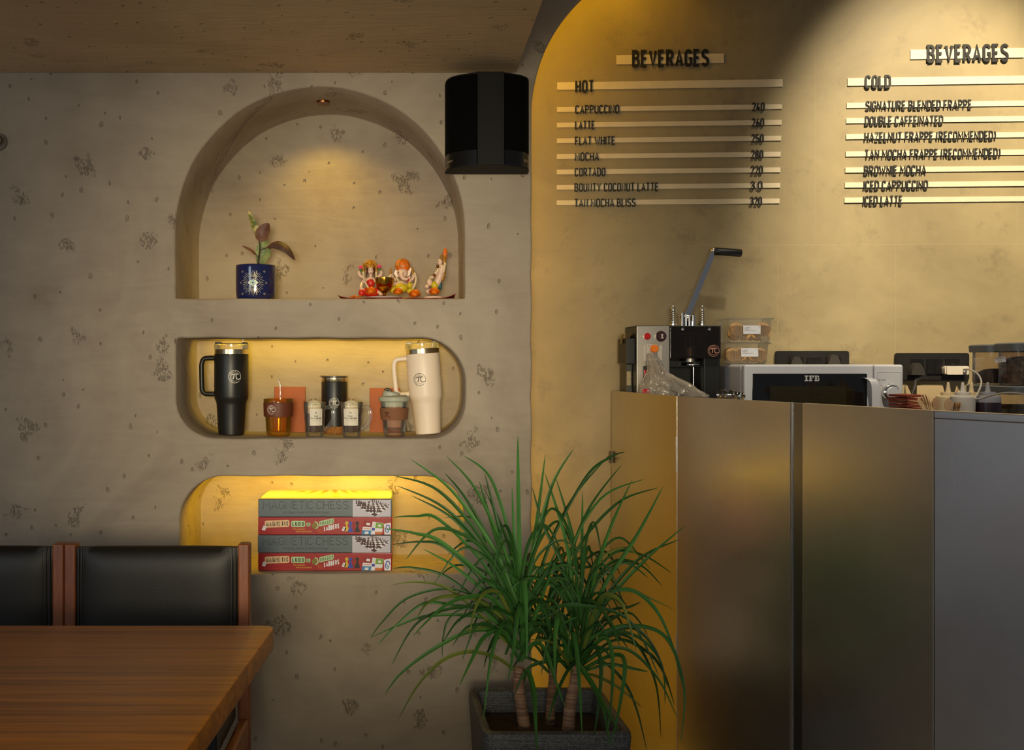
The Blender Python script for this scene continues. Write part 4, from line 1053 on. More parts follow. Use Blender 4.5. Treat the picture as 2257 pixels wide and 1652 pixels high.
latte(775, 'latte glass mug with foam and cinnamon stick, in front of the black travel mug', .02, -0.0235, 0.0215, [((-0.018, -0.004, 0.094), (-0.014, 0, 0.009)), ((0.004, 0.0, 0.100), (0.001, 0, 0.010)), ((-0.004, .01, .099), (-0.006, .002, .014))])
# lidded glass cup
p = P(869, 962, 3.080); c = Vector((p.x, 3.080, ZN2)); k = 3.080/FPX
t = thing('lidded_glass_cup', 'clear glass cup with tan sleeve and grey lid with black stopper', 'cup', c)
pr = [(0.0, 0.0), (0.0285, 0.0), (0.0300, 0.003), (0.0315, 0.012), (0.0385, 60*k), (0.0402, 77*k), (0.0390, 77.5*k), (0.0365, 60*k), (0.0290, 0.024), (0.020, 0.0165), (0.0, 0.014)]
g = G(); g.lathe(pr, c, 44); g.build('glass', M_glass, t)
g = G(); g.lathe([(0.0, 0.004), (0.022, 0.004), (0.0265, 0.0065), (0.022, 0.010), (0.0, 0.011)], c, 24); g.lathe([(0.0, 0.026), (0.024, 0.027), (0.0275, 0.04), (0.0290, 0.088), (0.0, 0.088)], c, 32); g.build('inner_cup', mat('pinkish_inner_wall', 'c79072', 0.3, alpha=0.55, var=0.1), t)
prs = [(0.0392, 37*k), (0.0398, 39*k), (0.0422, 61*k), (0.0418, 63*k)]
g = G(); g.lathe(prs+[(0.0408, 62*k), (0.0384, 38*k)], c, 44); sl = g.build('sleeve', mat('tan_sleeve', '7a4f33', 0.75, var=0.15, nscale=300, bump=0.3, bscale=500), t)
g = G(); D(g, around(c, prof_r(prs), -PI/2)).pi_mark(-0.0225, 49*k, 0.0105, 0.0004, ring=False); g.build('printed_logo', mat('logo_maroon', '4a1f14', 0.6), sl)
M_lidg = mat('grey_green_lid', 'a4a592', 0.5, var=0.03)
g = G(); g.lathe([(0.0385, 66*k), (0.0395, 76*k), (0.0440, 78*k), (0.0450, 81*k), (0.0448, 85*k), (0.0430, 87*k), (0.036, 88.5*k), (0.031, 90*k), (0.0, 91*k)], c, 40)
M_t = Matrix.Rotation(math.radians(10), 4, 'Y')
g.lathe([(0.0, -0.01), (0.0255, -0.01), (0.0245, 0.006), (0.021, 0.009), (0.0, 0.0095)], c+Vector((-0.009, 0, 92*k)), 30, M_t); lid = g.build('lid', M_lidg, t)
g = G(); g.tube(smooth_path([c+Vector(v) for v in ((-0.027, 0, 99.5*k), (-0.024, 0, 103*k), (-0.014, 0, 102*k), (-0.007, 0, 94*k))], 5), 0.0052, 10, flat=.8); g.box(c+Vector((0.020, -0.008, 87.5*k)), c+Vector((0.036, 0.008, 90.5*k)), 0.001, 2); g.build('stopper', M_black, lid)

# ================================================================== LOW NICHE: BOARD GAMES
ZN3 = ZC-(1263-CY)/FPX*YW+0.0006
M_gray = mat('box_slate', '535f65', 0.35, var=0.04, coat=0.25); M_gred = mat('box_red', '980d11', 0.35, var=0.05, coat=0.3)
M_k = mat('print_black', '151213', 0.5, var=0); M_w = mat('print_white', 'd8d4da', 0.45, var=0); M_ph = mat('print_lilac', 'b3aebb', 0.4, var=0.03)
M_pk = mat('print_maroon', '3c1a26', 0.5, var=0); M_cr = mat('print_cream', 'd8b389', 0.5, var=0); M_mi = mat('print_mint', 'a9c494', 0.5, var=0); M_ol = mat('print_olive', '6f7a22', 0.5, var=0)
M_ye = mat('print_yellow', 'c9a51c', 0.45, var=0); M_bl = mat('print_blue', '23389f', 0.4, var=0); M_gn = mat('print_green', '6f9a34', 0.5, var=0); M_cy = mat('print_cyan', '2f78ad', 0.5, var=0); M_or = mat('print_orange', 'c0672c', 0.5, var=0)
M_sl = mat('print_slate_dark', '2c3338', 0.5, var=0); M_rd = mat('print_dark_red', '8a0d12', 0.5, var=0); M_kb = mat('box_edge_dark', '22262a', 0.5)
YB = 3.033; kB = YB/FPX; BW = 295*kB; BD = 0.228; BH = 39.6*kB
def box_thing(label, xl, z, m, h=BH):
    t = thing('board_game_box', label, 'board game', (xl+BW/2, YB+BD/2, z), 'board game boxes in the low niche')
    g = G(); g.box((xl, YB, z), (xl+BW, YB+BD, z+h-0.0005), 0.0022, 3); b = g.build('box', m, t)
    return t, b, wall_frame((xl, YB, z))
def homog(q):
    (x0, y0), (x1, y1), (x2, y2), (x3, y3) = q
    dx1, dx2, sx = x1-x2, x3-x2, x0-x1+x2-x3; dy1, dy2, sy = y1-y2, y3-y2, y0-y1+y2-y3
    den = dx1*dy2-dx2*dy1; gg = (sx*dy2-dx2*sy)/den; hh = (dx1*sy-sx*dy1)/den
    a, b, c = x1-x0+gg*x1, x3-x0+hh*x3, x0; d, e, f = y1-y0+gg*y1, y3-y0+hh*y3, y0
    return lambda u, v: ((a*u+b*v+c)/(gg*u+hh*v+1), (d*u+e*v+f)/(gg*u+hh*v+1))
def chess_print(d, x, y, w, h, dd=0.0010, pieces=True):
    dd0 = dd+.0004
    g = d.g
    H = homog([(x+w*.58, y+h*.02), (x+w*.99, y+h*.62), (x+w*.52, y+h*.97), (x+w*.03, y+h*.75)])
    g.cur = 1; d.poly([H(0, 0), H(1, 0), H(1, 1), H(0, 1)], dd)
    g.cur = 2
    for i in range(8):
        for j in range(8):
            if (i+j) % 2 == 0: d.poly([H(i/8, j/8), H((i+1)/8, j/8), H((i+1)/8, (j+1)/8), H(i/8, (j+1)/8)], dd+.0003)
    if pieces:
        cnt = [0]
        def man(u, v, s):
            cnt[0] += 1; dd = dd0+1.2e-5*cnt[0]
            a, b = H(u, v)
            d.poly([(a-s*.30, b), (a+s*.30, b), (a+s*.14, b+s*.25), (a+s*.11, b+s*.7), (a-s*.11, b+s*.7), (a-s*.14, b+s*.25)], dd); d.disc(a, b+s*.82, s*.19, dd+6e-6, 9)
        for j in range(8):
            s = h*(.30-.012*j); man(.06, (j+.5)/8, s*1.15); man(.19, (j+.5)/8, s*.9)
        for j in range(8): man(.94, (j+.5)/8, h*.13); man(.81, (j+.5)/8, h*.11)
def chess_box(label, xl, z, pieces=True):
    t, b, fn = box_thing(label, xl, z, M_gray); L = lambda px: (px-569)*kB; Vv = lambda py: (1138.6-py)*kB
    g = G(); d = D(g, fn)
    d.rect(L(777.5), Vv(1138), L(861), Vv(1100.6), 0.0006)
    chess_print(d, L(778), Vv(1138), L(861)-L(778), 37*kB)
    g.cur = 3; d.text('MAGNETIC CHESS', L(580), Vv(1121), 17.5*kB, 188*kB, .075, None, .0007, .34, serif=.09, wide=1.25)
    font_text(g, 'A Classic Game of Skill & Strategy!', fn, L(625), Vv(1130.8), 5.6*kB, 101*kB, .0007)
    font_text(g, 'travel edition', fn, L(705), Vv(1136.3), 2.6*kB, 16*kB, .0007)
    g.build('front_print', [M_ph, M_w, M_pk, M_sl], b, smooth=False, fix=False)
    return t, b
def ludo_box(label, xl, z):
    t, b, fn = box_thing(label, xl, z, M_gred); kz = 320/2257; L = lambda zx: (560+zx*kz-569)*kB; Vv = lambda zy: ((828-zy)*kz+0.6)*kB
    g = G(); d = D(g, fn)
    def bubble(pts, m, dd): g.cur = m; d.poly(pts, dd)
    def word(txt, x, y, h, w, mb, mt, rise=0.0):
        x0, y0 = L(x), Vv(y); ww = (L(x+w)-L(x)); hh = h*kz*kB
        rot = lambda a, b_: (a, b_+(a-x0)*rise)
        g.cur = mb; d.poly([rot(a, b_) for a, b_ in rrect(x0-hh*.14, y0-hh*.16, x0+ww+hh*.14, y0+hh*1.16, hh*.3, 3)], .0007)
        g.cur = mt; d.text(txt, x0, y0, hh, ww, .24, None, .0011, .16, rot=rot)
        g.cur = mb; d.text(txt, x0, y0, hh, ww, .09, None, .0014, .16+.0, rot=rot)
    word('MAGNETIC', 180, 705, 82, 360, 1, 5, .03); word('LUDO', 590, 697, 74, 195, 2, 5); word('&', 822, 690, 42, 50, 2, 5); word('SNAKES', 1022, 690, 62, 210, 2, 5, .22)
    g.cur = 0; d.text('LADDERS', L(1088), Vv(775), 78*kz*kB, L(1325)-L(1088), .2, None, .0010, .14, rot=lambda a, b_: (a, b_+(a-L(1088))*.2))
    g.cur = 4; font_text(g, 'The complete', fn, L(608), Vv(750), 26*kz*kB, L(792)-L(608), .0007); font_text(g, 'family entertainer!', fn, L(650), Vv(788), 26*kz*kB, L(902)-L(650), .0007)
    g.cur = 3
    for i in range(5): d.ring(L(955-i*5), Vv(690+6*i), (46-8*i)*kz*kB, 9*kz*kB, .0007+.0001*i, 14)
    g.cur = 2; d.stroke([(L(945), Vv(625)), (L(985), Vv(640)), (L(1000), Vv(700)), (L(960), Vv(735))], 16*kz*kB, None, .0012)
    g.cur = 6
    for a, b_ in ((975, 1020), (1030, 1075)): d.stroke([(L(a), Vv(735)), (L(b_), Vv(805))], 4*kz*kB, None, .0007)
    for i in range(4): d.stroke([(L(985+i*12), Vv(748+17*i)), (L(1040+i*12), Vv(744+17*i))], 4*kz*kB, None, .0007)
    for cx_, cy_ in ((158, 725), (1398, 738)):                           # dice
        g.cur = 0; s = 40*kz*kB; a, b_ = L(cx_), Vv(cy_); d.poly([(a-s*.9, b_-s*.6), (a+s*.3, b_-s), (a+s, b_+s*.4), (a-s*.2, b_+s)], .0008)
        g.cur = 5
        for u, v in ((-.35, .1), (.0, -.3), (.35, .2), (.0, .45), (-.05, .05)): d.disc(a+u*s, b_+v*s, s*.11, .0012, 8)
    for cx_, cy_, m, s in ((1443, 775, 4, 155), (1552, 780, 7, 150), (1500, 788, 8, 165), (1606, 785, 5, 165)):
        g.cur = m; S = s*kz*kB; a, b_ = L(cx_), Vv(cy_); dd = .0008+(.0004 if m in (5, 8) else 0)
        d.poly([(a-S*.26, b_), (a+S*.26, b_), (a+S*.22, b_+S*.18), (a+S*.10, b_+S*.45), (a+S*.07, b_+S*.68), (a-S*.07, b_+S*.68), (a-S*.10, b_+S*.45), (a-S*.22, b_+S*.18)], dd); d.disc(a, b_+S*.83, S*.17, dd, 12)
    H = homog([(L(1672), Vv(826)), (L(1985), Vv(826)), (L(2018), Vv(650)), (L(1712), Vv(605))])
    def cell(u0, v0, u1, v1, m, dd): g.cur = m; d.poly([H(u0, v0), H(u1, v0), H(u1, v1), H(u0, v1)], dd)
    cell(0, 0, 1, 1, 0, .0008); cell(.0, .0, .40, .32, 9, .0011); cell(.40, .32, .56, .54, 8, .0012); cell(.56, .54, 1, .98, 10, .0011); cell(.0, .56, .38, 1, 11, .0011); cell(.6, 0, 1, .24, 12, .0011)
    for u, v in ((.20, .14), (.78, .75), (.20, .78)): cell(u-.08, v-.09, u+.08, v+.09, 0, .0014)
    for i in range(5): cell(.43+.0, .60+.075*i, .53, .63+.075*i, 2, .0012); cell(.05+.065*i, .40, .09+.065*i, .48, 6, .0012)
    H = homog([(L(2028), Vv(826)), (L(2128), Vv(826)), (L(2128), Vv(640)), (L(2020), Vv(660))]); cell(0, 0, 1, 1, 0, .0008)
    g.cur = 8; d.stroke([H(.3, .2), H(.2, .5), H(.45, .85), H(.75, .8), H(.9, .5)], 14*kz*kB, None, .0011); g.cur = 9; d.stroke([H(.5, .15), H(.7, .35), H(.4, .55)], 16*kz*kB, None, .0012)
    g.build('front_print', [M_w, M_cr, M_mi, M_ol, M_ye, M_k, M_or, M_rd, M_bl, M_cy, M_gn, M_rd, M_or], b, smooth=False, fix=False)
    return t, b
X0 = P(569, 0, YB).x
ludo_box('red ludo game box at the bottom of the stack', X0-0.0003, ZN3)
chess_box('slate grey chess game box between the two red boxes', X0-0.0013, ZN3+BH)
ludo_box('red ludo game box between the two grey chess boxes', X0-0.0003, ZN3+2*BH)
t, b = chess_box('slate grey chess game box on top of the stack', X0, ZN3+3*BH)
fn = planar((X0, YB, ZN3+4*BH-0.0005), (1, 0, 0), (0, 1, 0), (0, 0, 1))
g = G(); d = D(g, fn); d.rect(0.004, 0.004, BW-0.004, BD-0.004, 0.0004)
g.cur = 3; d.rect(BW*.16, 0.03, BW*.88, BD-0.02, 0.0007)
chess_print(d, BW*.17, 0.035, BW*.70, BD*.80, 0.0010, False)
g.build('lid_print', [mat('lid_pale', 'c9c6c2', 0.35, coat=0.4), M_w, mat('print_taupe', '8f7f6c', 0.5, var=0), mat('lid_panel', 'bdb8b4', 0.4)], b, smooth=False, fix=False)

# ================================================================== CHAIRS
M_lea = mat('black_leather', '191612', 0.48, var=0.12, nscale=6, bump=0.12, bscale=260, spec=0.35)
M_wal = wood('walnut', '5a2a12', '86481f', (9, 9, 0.9), 0.45, 0.08)
M_walh = wood('walnut_rail', '6a3413', '9a5a24', (9, 0.9, 9), 0.45, 0.08)
M_stitch = mat('stitching', '121110', 0.8)
def chair(xc, yb, label):
    t = thing('dining_chair', label, 'chair', (xc, yb-0.2, 0), 'leather chairs along the plaster wall')
    hw = 0.2; pw = 0.0135
    for s in (-1, 1):
        x = xc+s*hw
        g = G(); g.box((x-pw, yb-0.018, 0.0), (x+pw, yb+0.018, 0.834), 0.005, 3)
        g.build('rear_post', M_wal, t)
        g = G(); g.box((x-pw, yb-0.445, 0.0), (x+pw, yb-0.410, 0.430), 0.004, 2); g.build('front_leg', M_wal, t)
        g = G(); g.box((x-pw+.001, yb-0.42, 0.372), (x+pw-.001, yb-0.016, 0.432), 0.008, 3); g.build('side_rail', M_walh, t)
        g = G(); g.box((x-0.009, yb-0.412, 0.16), (x+0.009, yb-0.016, 0.185), 0.003, 2); g.build('stretcher', M_walh, t)
    g = G(); g.box((xc-hw+pw, yb-0.44, 0.378), (xc+hw-pw, yb-0.42, 0.430), 0.003); g.build('front_rail', M_wal, t)
    def back(u, v, f):
        x = xc+(u-.5)*2*(hw-pw-0.0005); z = 0.50+v*(0.826-0.50)
        e = (1-abs(2*u-1)**6)*(1-abs(2*v-1)**8)
        return Vector((x, yb+(-0.012-0.020*e+0.006*math.sin(PI*u)*0 if f else 0.010+0.006*e), z-0.002*abs(2*u-1)**4*(1 if v > .9 else 0)))
    g = G(); g.grid(lambda u, v: back(u, v, True), 28, 24); n = len(g.v); g.grid(lambda u, v: back(u, v, False), 28, 24)
    nu = 29; nvv = 24
    for i in range(28): g.f.append((i, i+1, n+i+1, n+i)); g.f.append((nvv*nu+i, n+nvv*nu+i, n+nvv*nu+i+1, nvv*nu+i+1)); g.mi += [0, 0]
    for j in range(24): g.f.append((j*nu, n+j*nu, n+(j+1)*nu, (j+1)*nu)); g.f.append((j*nu+28, (j+1)*nu+28, n+(j+1)*nu+28, n+j*nu+28)); g.mi += [0, 0]
    bk = g.build('backrest', M_lea, t, angle=60)
    g = G()
    for s in (-1, 1):
        g = G()
        for off, rr in ((0.0135, 0.0022), (0.0058, 0.0030)):
            u = 0.5+s*(0.5-off/(2*(hw-pw)))
            g.tube([back(u, v/20, True)+Vector((0, -0.0003, 0)) for v in range(21)], rr, 6)
        g.build('seam_piping', M_lea, bk)
    g = G()
    for s in (-1, 1):
        for k in range(62):
            u = 0.5+s*(0.5-0.021/(2*(hw-pw))); q = back(u, (k+.5)/62, True); g.box(q+Vector((-.0006, -.0008, -.0015)), q+Vector((.0006, .0004, .0015)))
    g.build('stitching', M_stitch, bk)
    g = G(); g.box((xc-hw+pw, yb-0.455, 0.432), (xc+hw-pw, yb-0.03, 0.475), 0.016, 4); g.build('seat_cushion', M_lea, t)
    return t
chair(-0.5795, 2.430, 'walnut chair with black leather back beside the stack of games')
chair(-1.0075, 2.432, 'walnut chair with black leather back at the frame edge, half out of view')

# ================================================================== TABLE
M_oak = wood('table_veneer', '7c440a', 'c07416', (0.30, 11, 11), 0.36, 0.12, 3.2, 0.04)
tb = thing('dining_table', 'brown wood dining table with thick rounded corners in front of the chairs', 'table', (-1.0, 1.6, 0))
tp = [(-1.85, 1.08), (-0.302, 1.08), (-0.2555, 1.965)]+arc(-0.2735, 1.982, 0.0185, 0.0185, 0, 90, 6)+[(-0.295, 2.0005), (-1.85, 2.0005)]
g = G(); bm = bmesh.new()
vs = [bm.verts.new((x, y, 0.709)) for x, y in tp]; f = bm.faces.new(vs); r = bmesh.ops.extrude_face_region(bm, geom=[f])
bmesh.ops.translate(bm, vec=(0, 0, 0.041), verts=[v for v in r['geom'] if isinstance(v, bmesh.types.BMVert)])
bmesh.ops.recalc_face_normals(bm, faces=bm.faces)
top = [e for e in bm.edges if abs(e.verts[0].co.z-e.verts[1].co.z) < 1e-6]
bmesh.ops.bevel(bm, geom=top, offset=0.003, segments=3, profile=0.5, affect='EDGES')
g.frombm(bm); g.build('tabletop', M_oak, tb, angle=40)
M_leg = mat('dark_metal_leg', '10161b', 0.35, 0.6)
for x in (-1.68, -0.357):
    for y in (1.22, 1.86):
        g = G(); g.box((x-0.02, y-0.02, 0.0), (x+0.02, y+0.02, 0.7085), 0.003); g.build('leg', M_leg, tb)
g = G(); g.box((-1.66, 1.21, 0.66), (-0.377, 1.23, 0.708), 0.002); g.build('apron', M_leg, tb)
# ================================================================== BIG POTTED PALM
M_pot = NT('granite_pot'); _s = M_pot
_tc = _s.n('ShaderNodeTexCoord').outputs['Object']
_v = _s.n('ShaderNodeTexVoronoi', Scale=950.0); _s.l(_tc, _v.inputs['Vector']); _c = _s.n('ShaderNodeSeparateColor'); _s.l(_v.outputs['Color'], _c.inputs[0])
_mp = _s.n('ShaderNodeMapping'); _mp.inputs['Scale'].default_value = (6, 6, 110); _s.l(_tc, _mp.inputs[0]); _n = _s.n('ShaderNodeTexNoise', Scale=2.0, Detail=4.0); _s.l(_mp.outputs[0], _n.inputs['Vector'])
_base = _s.ramp(_n.outputs[0], [(0.35, hexc('26282b')), (0.65, hexc('45474a'))])
_s.l(_s.mix(_s.math('GREATER_THAN', _c.outputs[0], 0.90), _base, hexc('878784')), _s.b.inputs['Base Color']); _s.b.inputs['Roughness'].default_value = 0.55
_s.l(_s.bump(_n.outputs[0], 0.5, 0.003), _s.b.inputs['Normal']); M_pot = M_pot.m
a, b = P(1065, 1617, 2.45), P(1398, 1612, 2.45); c2_, d2_ = P(1320, 1521, 2.80), P(1030, 1525, 2.80)
ZR = 0.385
palm = thing('potted_palm', 'large bushy long-leaved palm in a square dark granite pot', 'potted plant', (0.34, 2.63, 0))
def potring(off, z, n=5, rr=0.03):
    cs = [Vector((a.x, 2.45)), Vector((b.x, 2.45)), Vector((c2_.x+.005, 2.805)), Vector((d2_.x, 2.805))]
    mid = sum(cs, Vector((0, 0)))/4; out = []
    for i in range(4):
        p = cs[i]; e1 = (cs[i-1]-p).normalized(); e2 = (cs[(i+1) % 4]-p).normalized()
        q = p+(e1+e2)*off; r_ = max(rr-off*.6, .008)
        s0 = q+e1*r_; s1 = q+e2*r_
        for k in range(n+1):
            t_ = k/n; out.append((s0*(1-t_)**2+q*2*t_*(1-t_)+s1*t_**2))
    k = 1-(ZR-z)*0.33 if z < ZR else 1
    return [Vector((mid.x+(q.x-mid.x)*k, mid.y+(q.y-mid.y)*k, z)) for q in out]
rings = [(0.0, 0.0), (0.0, 0.30), (0.0, ZR-0.014), (0.002, ZR-0.004), (0.007, ZR), (0.016, ZR), (0.021, ZR-0.004), (0.023, ZR-0.012), (0.025, 0.29)]
g = G(); R = [potring(o_, z_) for o_, z_ in rings]; n = len(R[0])
g.add([v for r_ in R for v in r_], [(k*n+i, k*n+(i+1) % n, (k+1)*n+(i+1) % n, (k+1)*n+i) for k in range(len(R)-1) for i in range(n)]+[tuple(range(n-1, -1, -1))])
g.build('pot', M_pot, palm)
sr = potring(0.0245, 0.325); g = G(); m_ = sum(sr, Vector())/n
vs = []; rr_ = [1, .8, .6, .4, .2]
for f_ in rr_:
    for q in sr: vs.append(m_+(q-m_)*f_+Vector((0, 0, 0.006*math.sin(31*q.x*f_+17*q.y)*(1 if f_ < 1 else 0))))
g.add(vs+[m_], [(k*n+i, k*n+(i+1) % n, (k+1)*n+(i+1) % n, (k+1)*n+i) for k in range(4) for i in range(n)]+[(4*n+i, 4*n+(i+1) % n, 5*n) for i in range(n)])
g.build('soil', M_soil, palm)
def bark():
    s = NT('cane_bark'); tc = s.n('ShaderNodeTexCoord').outputs['Object']
    mp = s.n('ShaderNodeMapping'); mp.inputs['Scale'].default_value = (8, 8, 160); s.l(tc, mp.inputs[0])
    w = s.n('ShaderNodeTexNoise', Scale=1.0, Detail=4.0, Distortion=0.8); s.l(mp.outputs[0], w.inputs['Vector'])
    s.l(s.ramp(w.outputs[0], [(0.35, hexc('5c4232')), (0.65, hexc('97765c'))]), s.b.inputs['Base Color']); s.b.inputs['Roughness'].default_value = 0.75
    s.l(s.bump(w.outputs[0], 0.8, 0.003), s.b.inputs['Normal']); return s.m
M_bark = bark()
YL, YRr, YBk = 2.545, 2.545, 2.69
def trunk(pts, rads):
    path = smooth_path(pts, 10); n_ = len(path); g = G()
    rd = [(rads[0]+(rads[1]-rads[0])*i/(n_-1))*(1+0.05*math.sin(i*2.1)) for i in range(n_)]
    g.tube(path, rd, 16); g.build('trunk', M_bark, palm)
trunk([P(1159, 1650, YL), P(1156, 1600, YL), P(1147, 1545, YL), P(1143, 1500, YL), P(1146, 1470, YL)], (0.0160, 0.0120))
trunk([P(1214, 1610, YBk), P(1213, 1570, YBk), P(1216, 1520, YBk), P(1220, 1470, YBk)], (0.0130, 0.0095))
trunk([P(1251, 1650, YRr), P(1253, 1600, YRr), P(1258, 1545, YRr), P(1267, 1500, YRr), P(1268, 1460, YRr)], (0.0165, 0.0115))
def leafmat(name, c1, c2, rough=0.5):
    s = NT(name); tc = s.n('ShaderNodeTexCoord').outputs['Object']
    nz = s.n('ShaderNodeTexNoise', Scale=7.0, Detail=4.0); s.l(tc, nz.inputs['Vector'])
    s.l(s.ramp(nz.outputs[0], [(0.3, hexc(c1)), (0.7, hexc(c2))]), s.b.inputs['Base Color']); s.b.inputs['Roughness'].default_value = rough
    s.b.inputs['Specular IOR Level'].default_value = 0.3
    s.b.inputs['Subsurface Weight'].default_value = 0.0
    return s.m
M_pl1 = leafmat('palm_leaf_dark', '1b3a14', '2c5520'); M_pl2 = leafmat('palm_leaf_mid', '2a5420', '3d6e2c'); M_pl3 = leafmat('palm_leaf_olive', '47571f', '67702c', 0.42)
rl = random.Random(11)
def blade(path, w, m, flip=0.0, name='leaf', gg=None):
    pts = smooth_path(path, 7); N = len(pts)-1
    vs = []; fs = []; view = Vector((0.15*flip, -1, 0.25))
    for i, p in enumerate(pts):
        t = (pts[min(i+1, N)]-pts[max(i-1, 0)]).normalized()
        sd = t.cross(view); sd = sd.normalized() if sd.length > .05 else Vector((1, 0, 0))
        sd = (Matrix.Rotation(flip*.55, 3, t) @ sd); up = sd.cross(t)
        v = i/N; ww = w/2*min(1, .62+v*2.2)*(min(1, (1-v)*2.3)**.75 if v < 1 else 0)+.0003
        vs += [p-sd*ww+up*ww*.38, p, p+sd*ww+up*ww*.38]
    for i in range(N):
        a_ = i*3; fs += [(a_, a_+1, a_+4, a_+3), (a_+1, a_+2, a_+5, a_+4)]
    if gg is not None: gg.add(vs, fs); return
    g = G(); g.add(vs, fs); return g.build(name, m, palm, fix=False, angle=24)
SZ = 760/1814
def pz(zx, zy, Y): return P(800+zx*SZ, 960+zy*SZ, Y)
